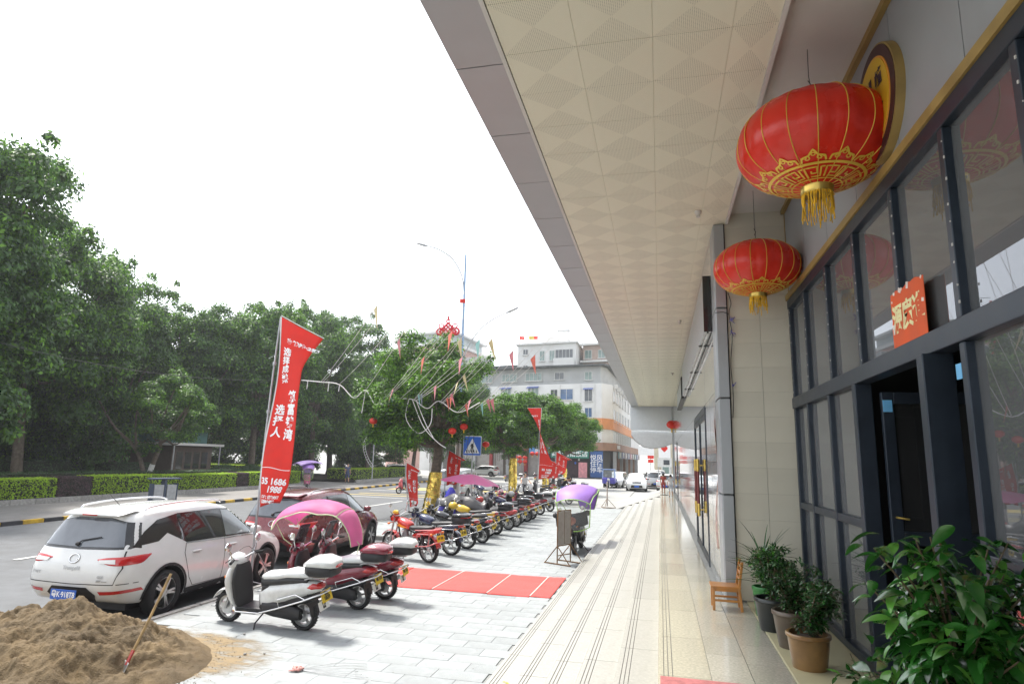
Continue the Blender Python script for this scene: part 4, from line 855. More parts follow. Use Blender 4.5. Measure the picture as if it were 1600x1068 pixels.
def make_car(label, paint, loc, rz, kind='suv', body_detail=True, pl='粤K·918T8', sidem=None, rails=True, group=None, badge=None, cat='car', name='parked_car'):
    t = thing(name, label, cat, loc, rz, group)
    o, bvh = car_shell(kind); o.name = 'body'; o.data.materials.append(paint); o.data.materials.append(black_pl)
    wr = .345; bz = .22 if kind != 'van' else .22
    cut_wells(o, (-1.32, 1.36), .34, .415, black_pl); o.parent = t; o.data.polygons.foreach_set('use_smooth', [True]*len(o.data.polygons)); o.data.set_sharp_from_angle(angle=rad(35))
    b = MB(); b.b2((-1.8, -.62, .16), (1.85, .62, .75)); b.build('underbody', black_pl, t)
    for x in (-1.32, 1.36):
        for s in (1, -1): car_wheel(t, x, s*.80, wr, .21, s)
    top = {'suv': 0, 'hatch': -.13, 'van': .22}[kind]; bl = {'suv': 0, 'hatch': -.05, 'van': .02}[kind]
    g1 = car_glass
    for sd in ('y', '-y'):
        if kind == 'van':
            patch(bvh, [(-1.85, 1.1), (-.7, 1.1), (-.7, 1.62), (-1.8, 1.62)], sd, g1, t, 'side_window'); patch(bvh, [(-.62, 1.1), (.3, 1.1), (.3, 1.62), (-.62, 1.62)], sd, g1, t, 'side_window'); patch(bvh, [(.38, 1.08), (1.45, 1.08), (1.0, 1.58), (.38, 1.62)], sd, g1, t, 'side_window')
        else:
            patch(bvh, [(-1.95, 1.10+bl), (-1.5, 1.135+bl), (-1.30, 1.24+bl), (-1.0, 1.10+bl), (-1.0, 1.10+bl), (-.93, 1.06+bl), (1.08, 1.02+bl), (.45, 1.50+top), (0, 1.53+top), (-1.0, 1.52+top), (-1.45, 1.45+top), (-1.72, 1.30+top)], sd, black_gl, t, 'window_surround', .003)
            patch(bvh, [(-.90, 1.085+bl), (.02, 1.06+bl), (.02, 1.505+top), (-.85, 1.49+top), (-1.02, 1.42+top)], sd, g1, t, 'rear_side_window', .007)
            patch(bvh, [(.09, 1.06+bl), (.86, 1.05+bl), (.72, 1.19+bl), (.36, 1.47+top), (.09, 1.50+top)], sd, light_glass if sd == '-y' and body_detail else g1, t, 'front_side_window', .007)
            seam(bvh, [(-.93, 1.048+bl), (0, 1.02+bl), (.95, 1.0+bl)], sd, chrome, t, 'window_trim', .010, .008)
        if body_detail:
            seam(bvh, [(-.93, 1.05), (-.98, .9), (-.92, .7), (-.84, .5), (-.72, .36)], sd, ink, t); seam(bvh, [(.05, 1.05), (.04, .8), (.0, .36)], sd, ink, t); seam(bvh, [(.98, 1.0), (1.0, .85), (.93, .5), (.86, .36)], sd, ink, t); seam(bvh, [(-.72, .355), (0, .35), (.86, .36)], sd, ink, t, w=.004)
            for hx in (-.70, .26):
                s = 1 if sd == 'y' else -1; b = MB(); hy = bvh.ray_cast(Vector((hx, s*3, .90)), Vector((0, -s, 0)))[0].y
                b.sup([(hx-.11, .90, .006, .012), (hx-.08, .90, .02, .016), (hx+.08, .90, .02, .016), (hx+.11, .90, .006, .012)], 10, y0=hy+s*.015); b.build('door_handle', paint, t, smooth=60)
                patch(bvh, [(hx-.09, .885), (hx+.09, .885), (hx+.07, .865), (hx-.07, .865)], sd, alum_grey, t, 'handle_cup', .002)
        # black sill and arch trims
        patch(bvh, [(-.9, .24), (.94, .24), (.94, .35), (-.9, .34)], sd, black_pl, t, 'sill', .006)
        for x in (-1.32, 1.36):
            arc = [(x+.415*math.cos(a), .34+.415*math.sin(a)) for a in [rad(-2+i*184/14) for i in range(15)]]+[(x+.455*math.cos(a), .34+.455*math.sin(a)) for a in [rad(182-i*184/14) for i in range(15)]]
            n = 15
            obs = [patch(bvh, [arc[i], arc[i+1], arc[2*n-2-i], arc[2*n-1-i]], sd, black_pl if kind == 'suv' else paint, t, 'arch_trim', .008, .08) for i in range(n-1)]
            bm = bmesh.new()
            for q in obs: bm.from_mesh(q.data)
            bm.to_mesh(obs[0].data); bm.free()
            for q in obs[1:]: D.objects.remove(q)
    if kind == 'van': rw = [(-.62, 1.15), (.62, 1.15), (.58, 1.68), (-.58, 1.68)]
    else: rw = [(-.70, 1.105+bl), (0, 1.085+bl), (.70, 1.105+bl), (.56, 1.44+top), (.3, 1.485+top), (-.3, 1.485+top), (-.56, 1.44+top)]
    if kind != 'van': patch(bvh, [(-.80, 1.075+bl), (0, 1.055+bl), (.80, 1.075+bl), (.66, 1.43+top), (.3, 1.50+top), (-.3, 1.50+top), (-.66, 1.43+top)], '-x', black_gl, t, 'rear_window_surround', .003)
    patch(bvh, rw, '-x', mat('rear_glass', (.10, .115, .135), .08, coat=.5, var=.1, spec=.9), t, 'rear_window', .007)
    if kind != 'van':
        sp = MB(); sp.sup([(-2.03, 1.545+top, .50, .010), (-1.97, 1.555+top, .535, .018), (-1.8, 1.59+top, .55, .024), (-1.62, 1.60+top, .53, .012)], 18, 4); sp.build('roof_spoiler', paint, t, smooth=50)
        b = MB(); b.box((-2.036, 0, 1.545+top), (.012, .26, .018)); b.build('brake_light', red_lens, t)
        b = MB(); b.tube([(-2.13, .05, 1.135+bl), (-2.10, .0, 1.18+bl), (-2.07, -.30, 1.235+bl)], .009, 6); b.ell((-2.13, .05, 1.13+bl), (.03, .04, .03)); b.build('rear_wiper', black_pl, t, smooth=60)
    # windscreen
    ws = [(-.72, 1.09+bl), (.72, 1.09+bl), (.56, 1.50+top), (-.56, 1.50+top)] if kind != 'van' else [(-.7, 1.2), (.7, 1.2), (.62, 1.72), (-.62, 1.72)]
    patch(bvh, ws, 'x', g1 if body_detail else mat('bright_windscreen', (.35, .4, .42), .05, coat=1, var=.1), t, 'windscreen', .006)
    # lamps
    for s in (1, -1):
        LO = [(.925,), (.87,), (.855,), (.86,), (.875,), (.965,)]; HI = [(.94,), (.965,), (.975,), (.98,), (.985,), (.985,)]
        def wrap(u, v, off=.010):
            th = rad(156-43*u); dd = Vector((math.cos(th), math.sin(th)*s, 0)); z = interp(LO, u)[0]*(1-v)+interp(HI, u)[0]*v; o_ = Vector((-1.3, 0, z))+dd*3
            h = bvh.ray_cast(o_, -dd); return tuple((h[0] if h[0] else o_-dd*2)+dd*(off-(.008 if v in (0, 1) or u in (0, 1) else 0)))
        b = MB(); b.grid(wrap, 26, 5); l1 = b.build('tail_light', red_lens, t, smooth=True)
        patch(bvh, [(s*.43, .925), (s*.46, .885), (s*.70, .88), (s*.68, .94)], '-x', clear_lens, l1, 'reversing_lens', .013)
        patch(bvh, [(s*.50, .445), (s*.87, .475), (s*.87, .52), (s*.48, .495)], '-x', red_lens, t, 'reflector', .006)
        patch(bvh, [(s*.42, .80), (s*.84, .88), (s*.8, .94), (s*.45, .87)], 'x', clear_lens, t, 'headlight', .008)
        patch(bvh, [(2.3, .80), (1.75, .85), (1.6, .93), (2.2, .93)], 'y' if s > 0 else '-y', clear_lens, t, 'headlight', .009)
        b = MB(); b.sup([(.70, 1.10+bl, .05, .05), (.76, 1.11+bl, .1, .075), (.84, 1.11+bl, .09, .06), (.88, 1.11+bl, .03, .03)], 12, y0=s*(.98)); b.tube([(.80, s*.86, 1.04+bl), (.80, s*.92, 1.07+bl)], .02, 8); b.build('wing_mirror', paint if body_detail else black_gl, t, smooth=60)
        if rails:
            pts = [(-1.62, s*.60, 1.59+top), (-1.5, s*.60, 1.645+top), (-.8, s*.61, 1.69+top), (0, s*.60, 1.68+top), (.22, s*.57, 1.63+top)]
            b = MB(); b.tube([interp(pts, i/16) for i in range(17)], .016, 8); b.build('roof_rail', chrome if paint is white_paint else steel, t, smooth=60)
    patch(bvh, [(-.36, .33), (.36, .33), (.42, .44), (.30, .545), (-.30, .545), (-.42, .44)], '-x', black_pl, t, 'rear_valance', .005)
    patch(bvh, [(-.50, .33), (.50, .33), (.45, .55), (-.45, .55)], 'x', black_pl, t, 'lower_grille', .005); patch(bvh, [(-.36, .70), (.36, .70), (.40, .82), (-.40, .82)], 'x', black_gl, t, 'grille', .006)
    if body_detail:
        seam(bvh, [(-.74, 1.05), (-.78, .82), (-.72, .60), (0, .585), (.72, .60), (.78, .82), (.74, 1.05)], '-x', ink, t)
        seam(bvh, [(-.9, .60), (-.75, .60)], '-x', ink, t); seam(bvh, [(.9, .60), (.75, .60)], '-x', ink, t)
        b = MB(); b.box((-2.305, 0, .445), (.012, .44, .14)); p = b.build('number_plate', plate_blue, t, bevel=.003)
        text_on(pl, .105, white_ink, p, lambda u, v: Vector((-2.3125, -u, .445+v)), bold=.003, sx=.85)
        b = MB(); b.ell((-2.262, 0, .80), (.012, .012, .012))
        def onrear(u, v):
            h = bvh.ray_cast(Vector((-5, -u, v)), Vector((1, 0, 0))); return (h[0] or Vector((-2.2, -u, v)))-Vector((.008, 0, 0))
        ring = [onrear(.085*math.cos(a), .935+.06*math.sin(a)) for a in [2*PI*k/28 for k in range(29)]]
        b = MB(); b.tube(ring, .009, 6); b.tube([onrear(.085-.1*k/4, .935) for k in range(3)], .008, 6); b.build('rear_emblem', chrome, t, smooth=60)
        if badge:
            text_on(badge[0], .075, steel, t, lambda u, v: onrear(u, .805+v), bold=.003); text_on(badge[1], .055, steel, t, lambda u, v: onrear(u+.52, .70+v), bold=.002); text_on(badge[2], .038, steel, t, lambda u, v: onrear(u+.55, .645+v), bold=.002); text_on(badge[3], .04, steel, t, lambda u, v: onrear(u-.60, .725+v), bold=.002)
        seamf = patch(bvh, [(-1.75, .80), (-1.58, .80), (-1.57, .97), (-1.74, .985)], '-y', paint, t, 'fuel_flap', .0035)
        b = MB(); b.tube([(-1.5, 0, 1.66+top), (-1.72, 0, 1.84+top)], [.006, .003], 6); b.build('aerial', black_pl, t)
    else:
        b = MB(); b.box((2.275, 0, .45), (.012, .40, .13)); b.build('number_plate', plate_blue, t); b = MB(); b.box((-2.30, 0, .5), (.012, .40, .13)); b.build('number_plate', plate_blue, t)
    if kind == 'van':
        pass
    return t
CW = make_car('white sport utility car with chrome roof rails parked in front of the sand heap', white_paint, (-8.52, 10.22, RD), PI/2+.02, 'suv', badge=('Trumpchi', 'GS4', '320T ▬▬', '广汽传祺'))
CM = make_car('maroon sport utility car parked behind the pink rain canopy', maroon_paint, (-8.78, 15.55, RD), PI/2+.02, 'suv', pl='粤K·2B638', badge=('·', 'DX7', 'TURBO', '东南'))
CV = make_car('silver grey van parked at the kerb behind the gold-wrapped tree', silver_paint, (-12.2, 38.5, RD), PI/2, 'van', False, rails=False, name='parked_van', cat='van')
far_white = make_car('white hatchback facing the camera, second from the blue tricycle', white_paint, (-2.1, 58, G-.1), -PI/2+.05, 'hatch', False, rails=False)
copy_tree(far_white, loc=(-4.2, 64.5, G-.1), rz=-PI/2-.12, label='white car facing the camera just beside the blue tricycle')
CG = make_car('silver car seen from behind among the white cars down the street', silver_paint, (-.7, 65, G-.1), PI/2+.1, 'suv', False)
copy_tree(far_white, loc=(.75, 60, G-.1), rz=PI/2-.15, label='white car seen from behind nearest the arcade column')
copy_tree(CG, loc=(-.2, 78, G-.1), rz=PI/2, label='farthest silver car, roof just showing over the others')
cw = copy_tree(far_white, loc=(-24, 86, G-.1), rz=PI, label='white car parked far off under the street trees')
copy_tree(far_white, loc=(-31, 74, G-.1), rz=.4, label='white car beyond the park hedge seen through the trunks')
copy_tree(far_white, loc=(-52, 47, G-.1), rz=1.2, label='white car beyond the far side of the park')
# blue cargo tricycle
t = thing('cargo_tricycle', 'blue cabbed cargo tricycle facing the camera on the street', 'tricycle', (-4.75, 61.5, G-.1), -PI/2)
b = MB(); b.prism([(-.1, .45), (.75, .45), (.85, .9), (.62, 1.0), (.60, .98), (-.1, .98)], -.6, .6); b.build('cab_lower', blue_paint, t, bevel=.04)
b = MB()
for s in (1, -1): b.tube([(.75, s*.57, .95), (.52, s*.54, 1.72), (-.1, s*.55, 1.76), (-.1, s*.57, .95)], .035, 8)
b.b2((-.15, -.58, 1.70), (.55, .58, 1.80)); b.build('cab_frame', mat('pale_blue_frame', (.25, .35, .6), .4, coat=.5), t, smooth=50)
b = MB(); b.grid(lambda u, v: (.76-.24*v, (2*u-1)*.53, 1.0+.68*v), 2, 2); b.build('windscreen', glass('tri_glass', (.8, .82, .82), 1.5, .03, .35), t, solid=.006)
b = MB(); b.b2((-1.9, -.62, .5), (-.16, .62, .58)); b.b2((-1.9, -.62, .58), (-1.86, .62, .95)); b.b2((-1.86, .58, .58), (-.16, .62, .95)); b.b2((-1.86, -.62, .58), (-.16, -.58, .95)); b.build('cargo_bed', blue_paint, t)
wheel_parts(t, .95, .27, .1, steel, 8, 'wheel')
for s in (1, -1): wp = wheel_parts(t, -1.1, .28, .12, steel, 8, 'wheel'); wp.location = (0, s*.58, 0)
b = MB(); b.tube([(.95, .08, .27), (.78, .08, .75)], .03); b.tube([(.95, -.08, .27), (.78, -.08, .75)], .03); b.build('fork', chrome, t); b = MB(); b.ell((.87, 0, .82), (.06, .12, .12)); b.build('headlight', clear_lens, t, smooth=True)
b = MB(); b.b2((.0, -.25, .98), (.3, .25, 1.5)); b.build('seat', seat_blk, t, bevel=.04)
# far scooters across the road and on the plaza apron
g2 = 'scooters parked across the junction'
spots = [(K1, -16.5, 70, 1.2, 'black scooter parked far across the junction, left of the second gold-wrapped trunk'), (S3, -14.6, 69, 1.4, 'maroon scooter with windscreen parked far across the junction'), (K2, -13.6, 71, 1.6, 'dark scooter with top case far across the junction beside the maroon one'), (R1, -12.2, 72, 1.3, 'red scooter parked far across the junction behind the second trunk'), (W2, -10.9, 73, 1.1, 'silver scooter parked across the junction by the red lanterns'), (K1, -9.8, 57, 2.0, 'black scooter parked on the apron beyond the banners'), (S1, -8.8, 55, 2.3, 'white scooter on the apron just left of the black scooter with mirrors'), (K2, -7.9, 53, 2.4, 'dark scooter with top case on the apron behind the crouching man'), (S3, -6.4, 47, 1.9, 'maroon-tailed scooter on the apron behind the purple canopy'), (W2, -5.9, 45, 2.6, 'silver scooter with white top case just behind the purple canopy'), (K1, -7.9, 43, 2.8, 'black scooter on the apron nearest the man in the black shirt'), (R1, -8.2, 48, 2.2, 'red scooter on the apron beyond the man in the black shirt')]
for src, x, y, rz, lab in spots: copy_tree(src, loc=(x, y, G-.06 if y < 60 else G-.17), rz=rz, label=lab, group=g2)
c = copy_tree(M2, loc=(-9.2, 33, G), rz=2.7, label='dark motorcycle standing behind the pink scooters near the plaza edge', group=grp)
# ------------------------------------------------------------------ foliage
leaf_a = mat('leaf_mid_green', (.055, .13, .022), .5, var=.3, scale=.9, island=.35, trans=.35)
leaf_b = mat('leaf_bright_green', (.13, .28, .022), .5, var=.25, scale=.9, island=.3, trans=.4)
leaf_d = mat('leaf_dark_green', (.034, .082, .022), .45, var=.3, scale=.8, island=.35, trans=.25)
hedge_b = mat('hedge_bright', (.34, .52, .03), .55, var=.25, scale=4, island=.3, trans=.5)
hedge_m = mat('hedge_maroon', (.06, .03, .035), .55, var=.3, scale=4, island=.35, trans=.2)
hedge_d = mat('hedge_dark', (.035, .085, .02), .55, var=.3, scale=4, island=.3, trans=.25)
twig_core = mat('hedge_core', (.018, .022, .012), .95)
def crown_blobs(R, k, br, seed, flat=.8, tall=0, lo=-.85):
    r = random.Random(seed); out = []
    while len(out) < k:
        d = Vector((r.gauss(0, 1), r.gauss(0, 1), r.gauss(0, 1))).normalized()
        if d.z < lo: continue
        q = r.uniform(.35, 1.0)**.6; n = 1+.22*noise.noise(d*2.1+Vector((seed, 0, 0)))
        p = Vector((d.x*R[0], d.y*R[1], d.z*R[2]))*q*n; s = br*r.uniform(.6, 1.3)*(1.15-.35*q)
        out.append((p.x, p.y, p.z, s, s, s*flat))
        if r.random() < .5 and q > .75: k_ = r.uniform(1.08, 1.24); out.append((p.x*k_, p.y*k_, p.z*k_+.15, s*.32, s*.32, s*r.uniform(.3, .75)))
    return out
def crown_mesh(name, R, k, br, n, L, seed, mats=(leaf_a, leaf_b, leaf_d), brightness=.25, droop=.3):
    bl = crown_blobs(R, k, br, seed); C, N_ = blob_leaves(bl, n, .5, .45)
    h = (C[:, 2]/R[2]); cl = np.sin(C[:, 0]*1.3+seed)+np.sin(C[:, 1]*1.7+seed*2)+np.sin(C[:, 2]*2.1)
    mi = np.where(rng.random(n) < brightness+.14*h+.08*cl, 1, np.where(rng.random(n) < .35, 2, 0))  # more bright leaves upward and in clumps: sunlit foliage painted into the colour
    return leaf_mesh(name, C, N_, L, L*.48, list(mats), mi, droop), bl
def trunk_mesh(name, pts, r0, r1, bl, base, seed=0, nb=14, roots=False):
    b = MB(); n = len(pts); b.tube([interp([tuple(p) for p in pts], i/12) for i in range(13)], [r0*(1.35 if i == 0 else 1)*(1-i/12)+r1*i/12 for i in range(13)], 12)
    rr = random.Random(seed); top = Vector(pts[-1]); fork = Vector(interp([tuple(p) for p in pts], .72))
    big = sorted(bl, key=lambda q: -q[3])[:nb]
    for q in big:
        e = Vector(q[:3])+base; m_ = fork.lerp(e, .5)+Vector((rr.uniform(-.3, .3), rr.uniform(-.3, .3), -.15*(e-fork).length*.4))
        s = fork.lerp(top, rr.random()*.9); b.tube([interp([tuple(s), tuple(m_), tuple(e)], i/6) for i in range(7)], [r1*.75*(1-i/6)+.018 for i in range(7)], 6)
    if roots:      # hanging aerial roots of a banyan
        for k in range(22):
            a = rr.uniform(0, 6.3); r_ = rr.uniform(.3, 2.2); b.tube([(fork.x+math.cos(a)*r_, fork.y+math.sin(a)*r_, base.z-.2+rr.uniform(-.4, .6)), (fork.x+math.cos(a)*r_*.95, fork.y+math.sin(a)*r_*.95, fork.z-rr.uniform(.1, .9))], .012, 4)
    return b
def tree(name, label, loc, trunk, base, crown_me, bl, r0=.2, r1=.1, group=None, seed=1, wash=0, foil=0, rz=0, scale=1, roots=False):
    t = thing(name, label, 'tree', loc, rz, group); t.scale = scale if isinstance(scale, tuple) else (scale,)*3
    base = Vector(base); trunk_mesh(name, trunk, r0, r1, bl, base, seed, roots=roots).build('trunk', bark, t, smooth=60)
    inst('crown', crown_me, t, base)
    P = [tuple(p) for p in trunk]
    if wash:
        b = MB(); b.tube([interp(P, i/40) for i in range(0, wash)], [r0*(1.35 if i == 0 else 1.0)*(1-i/40)+r1*i/40+.006 for i in range(wash)], 14); b.build('whitewash_band', whitewash, t, smooth=60)
    if foil:
        n = 26; z1 = foil; fr = z1/max(p[2] for p in P)
        b = MB(); rs = []
        for i in range(n+1):
            c = interp(P, fr*i/n*1.0); rr = (r0*1.15*(1-i/n)+r0*.93*i/n)+.03
            rs.append([(c[0]+(rr+.014*math.sin(i*1.9+j*1.1)+.01*math.sin(i*.7-j*2.3))*math.cos(2*PI*j/20), c[1]+(rr+.014*math.sin(i*1.9+j*1.1)+.01*math.sin(i*.7-j*2.3))*math.sin(2*PI*j/20), c[2]) for j in range(20)])
        b.rings(rs); b.build('gold_wrap', gold_foil, t, smooth=30)
    return t
# four banyan-like street trees wrapped in gold foil
gt = 'street trees with gold foil round their trunks'
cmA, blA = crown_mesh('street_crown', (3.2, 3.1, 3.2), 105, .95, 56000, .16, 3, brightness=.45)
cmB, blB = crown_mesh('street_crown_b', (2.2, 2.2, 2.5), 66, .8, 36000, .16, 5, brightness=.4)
tree('street_tree', 'broad street tree with strings of bunting across it, trunk wrapped in gold foil', (-9.55, 26.2, G), [(-.15, 0, 0), (.0, 0, .8), (.12, 0, 1.9), (.2, 0, 3.2), (0, 0, 4.6)], (-.65, 0, 5.1), cmA, blA, .29, .18, gt, 2, foil=2.3, roots=True, scale=.93)
tree('street_tree', 'round street tree behind the crossing sign, trunk wrapped in gold foil', (-8.75, 38, G), [(0, 0, 0), (.02, 0, 1.2), (0, 0, 2.4), (.05, 0, 3.2), (0, 0, 4.2)], (0, 0, 4.9), cmB, blB, .24, .17, gt, 3, foil=2.5, roots=True, scale=.9)
tree('street_tree', 'street tree right of the tall red banner with gold-wrapped base', (-8.3, 47, G), [(0, 0, 0), (.05, 0, 1.2), (0, 0, 2.4), (.05, 0, 3.4), (.3, 0, 4.6)], (.4, 0, 5.0), cmB, blB, .2, .15, gt, 4, foil=2.0, rz=2.2, scale=1.0)
tree('street_tree', 'farthest gold-wrapped street tree, nearest the white corner block', (-8.2, 56, G), [(0, 0, 0), (0, 0, 1.2), (.05, 0, 2.4), (0, 0, 3.4), (.2, 0, 4.6)], (1.2, 0, 6.0), cmA, blA, .2, .15, gt, 5, foil=2.0, rz=1.1, scale=.8)
# trees of the park
gp = 'tall shade trees of the park'
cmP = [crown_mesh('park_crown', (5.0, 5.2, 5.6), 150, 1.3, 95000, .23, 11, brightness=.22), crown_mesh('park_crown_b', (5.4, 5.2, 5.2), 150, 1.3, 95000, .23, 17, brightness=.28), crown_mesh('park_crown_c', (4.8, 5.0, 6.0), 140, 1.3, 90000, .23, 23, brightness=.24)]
pk_tr = [(-29.8, 18.8, 16.8, 1.02, 0, 'tallest dark park tree at the far left edge over the bright hedge'),
         (-35.2, 28.8, 15.6, 1.02, 1, 'dark park tree with leafy sprays against the sky, second from the left edge'),
         (-37.5, 37.0, 14.0, .95, 2, 'park tree rising behind the small whitewashed tree'),
         (-36, 43.5, 13.6, .92, 0, 'park tree above the dark kiosk'),
         (-33.5, 47.5, 15.2, 1.0, 1, 'park tree directly behind the big red banner pole'),
         (-33, 56, 16.2, 1.02, 2, 'park tree with low dark limbs right of the big red banner'),
         (-36.5, 66, 18.3, 1.12, 0, 'park tree beyond the pedestrian path'),
         (-30.5, 63, 11.5, .85, 1, 'smaller park tree over the second hedge past the path'),
         (-28.5, 71, 13.8, .85, 2, 'last park tree before the brick building, left of the street tree'),
         (-42, 22, 11.5, 1.1, 2, 'back-row park tree at the left edge'), (-44, 33, 11, 1.1, 0, 'back-row park tree behind the sparse left trees'), (-45, 46, 11.5, 1.1, 1, 'back-row park tree beyond the kiosk roof'), (-50, 27, 10, 1.1, 1, 'low spreading tree deep in the park at the left'), (-53, 40, 10.5, 1.1, 2, 'low spreading tree deep in the park behind the kiosk'), (-52, 55, 11, 1.1, 0, 'low spreading tree deep in the park left of the path'), (-47, 72, 12, 1.1, 1, 'low spreading tree deep in the park right of the path'), (-38, 78, 11.5, 1.0, 2, 'low spreading tree before the grey wing of the shops'),
         (-44, 62, 14, 1.15, 2, 'back-row park tree left of the path end'), (-25.5, 80, 12.5, .9, 0, 'distant street tree in front of the shuttered shops'), (-20.5, 84, 9.5, .65, 1, 'small distant street tree left of the red lantern clusters')]
for i, (x, y, zt, s, k, lab) in enumerate(pk_tr):
    me, bl = cmP[k]; R_ = (5.6, 5.2, 6.0)[k]; zs_ = 1.28; hz = zt-G-R_*s*zs_*1.08; hz = max(hz, R_*s*.55*zs_+(.7 if x < -40 else 1.2))/zs_
    l = random.Random(i*7+1); lx, ly = l.uniform(-.8, .8), l.uniform(-.8, .8)
    tree('park_tree', lab, (x, y, -.55), [(0, 0, 0), (lx*.2, ly*.2, hz*.28/s), (lx*.6, ly*.5, hz*.6/s), (lx, ly, hz*.95/s)], (0, 0, hz/s), me, bl, .30, .16, gp, i, rz=i*1.3, scale=(s, s, s*zs_))
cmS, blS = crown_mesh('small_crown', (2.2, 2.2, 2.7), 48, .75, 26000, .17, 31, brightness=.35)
t = tree('park_tree', 'small leaning park tree with whitewashed trunk just behind the litter bin', (-29.9, 32.8, -.55), [(-.3, 0, 0), (-.1, 0, 1.1), (.25, 0, 2.2), (.5, 0, 3.6)], (.9, 0, 4.4), cmS, blS, .17, .1, gp, 40, wash=18)
b = MB(); P = [(-.45, 0, 0), (-.75, 0, 1.2), (-1.5, 0, 2.4), (-3.2, 0, 3.6), (-4.6, 0, 5.2)]; b.tube([interp(P, i/14) for i in range(15)], [.16-.11*i/14 for i in range(15)], 10)
P = [(-1.3, 0, 2.2), (-1.9, .3, 3.6), (-2.0, .3, 5.2)]; b.tube([interp(P, i/8) for i in range(9)], [.09-.05*i/8 for i in range(9)], 8); b.build('leaning_limb', bark, t, smooth=60)
# hedges: trimmed boxes, a dark core with a skin of leaves
def hedge(label, x0, x1, y0, y1, z0, z1, m, group='trimmed hedge blocks along the park', rnd=0, n=None, L=.092, skew=0):
    n = n or int(((x1-x0)*(y1-y0)+(z1-z0)*((x1-x0)+(y1-y0))*2)*420); n = min(n, 18000)
    t = thing('hedge', label, 'hedge', ((x0+x1)/2, (y0+y1)/2, z0), skew, group); w, d, h = x1-x0, y1-y0, z1-z0
    if rnd:
        dd = rng.normal(size=(n, 3)); dd /= np.linalg.norm(dd, axis=1, keepdims=True); dd[:, 2] = np.abs(dd[:, 2])
        C = dd*np.array([w/2, d/2, h])*(1+.03*rng.normal(size=(n, 1))); Nn = dd+rng.normal(size=(n, 3))*.5
        b = MB(); b.ell((0, 0, h*.3), (w*.46, d*.46, h*.66), 16, 10); b.build('core', twig_core, t, smooth=True)
    else:
        A = np.array([w*d, w*h, w*h, d*h, d*h]); f = rng.choice(5, n, p=A/A.sum()); u = rng.uniform(-.5, .5, (n, 3)); C = u*np.array([w, d, h])+np.array([0, 0, h/2]); Nn = rng.normal(size=(n, 3))*.45
        for k, (ax, sg) in enumerate([(2, 1), (1, 1), (1, -1), (0, 1), (0, -1)]):
            q = f == k; dim = (w, d, h)[ax]; base = h/2 if ax == 2 else 0
            C[q, ax] = base+sg*dim/2+rng.normal(size=q.sum())*.025-sg*.03*np.abs(np.sin(C[q, (ax+1) % 3]*5+k)); Nn[q, ax] += sg; Nn[q, 2] += .3
        b = MB(); b.b2((-w/2+.05, -d/2+.05, 0), (w/2-.05, d/2-.05, h-.05)); b.build('core', twig_core, t)
    me = leaf_mesh('leaf_skin', C, Nn, L, L*.6, [m]); inst('leaf_skin', me, t, (0, 0, 0)); return t
HZ0, HZ1 = -.5, .36
for y0, y1, m, lab in ((7, 17.5, hedge_d, 'dark trimmed hedge block outside the bright ones on the far left'), (17.5, 23.7, hedge_b, 'bright green hedge block at the left edge of the park front'), (23.75, 25.6, hedge_m, 'maroon-leaved hedge block left of the litter bin'), (25.65, 29.9, hedge_b, 'bright green hedge block just left of the litter bin'), (29.95, 36.3, hedge_b, 'bright green hedge block right of the litter bin'), (36.35, 37.6, hedge_m, 'short maroon hedge block between two bright ones, left of the big banner'), (37.65, 43.8, hedge_b, 'bright green hedge block behind the foot of the big banner')):
    hedge(lab, -27.7, -26.6, y0, y1, HZ0, HZ1+random.uniform(-.03, .03), m)
hedge('low dark green hedge row behind the bright front hedge on the left', -29.6, -28.3, 14, 31.5, -.5, .5, hedge_d, n=7000); hedge('low dark green hedge row behind the front hedge past the leaning tree', -29.6, -28.3, 32.5, 44, -.5, .48, hedge_d, n=6000)
hedge('round clipped shrub left of the big banner, the nearer of two', -31.4, -28.9, 38.4, 40.9, -.5, .78, hedge_d, rnd=1, n=4500, group='round clipped shrubs'); hedge('round clipped shrub tucked behind the big banner pole', -31.4, -29.0, 41.6, 44.0, -.5, .78, hedge_d, rnd=1, n=4500, group='round clipped shrubs')
hedge('dark hedge mass under the trees at the far left', -38, -36, 15, 33, -.5, .9, hedge_d, n=8000, L=.12); hedge('dark hedge mass beside the kiosk', -36, -34.6, 34.5, 38, -.5, .8, hedge_d, n=4000)
hedge('bright hedge block beyond the path, left of the scooter rider', -29.6, -26.8, 53.2, 60.5, -.5, .42, hedge_b, n=7000); hedge('bright hedge block beyond the path, behind the scooter rider', -29.9, -27.2, 62, 69, -.5, .42, hedge_b, n=6000)
hedge('hedge strip deeper in the park beyond the path', -44, -33, 52.6, 54, -.5, .5, hedge_b, n=7000); hedge('bright hedge strip seen at the end of the path', -50, -40, 58, 60, -.4, .5, hedge_b, n=5000)
lw = thing('low_stone_wall', 'low rough stone edging wall at the foot of the park hedges', 'low wall')
kerb_line((-26.45, 8), (-26.45, 44), 1.1, .16, -.85, -.5, 'edging_stone', [stone], lw); kerb_line((-26.55, 52.8), (-27.0, 70), 1.1, .16, -.85, -.5, 'edging_stone', [stone], lw)
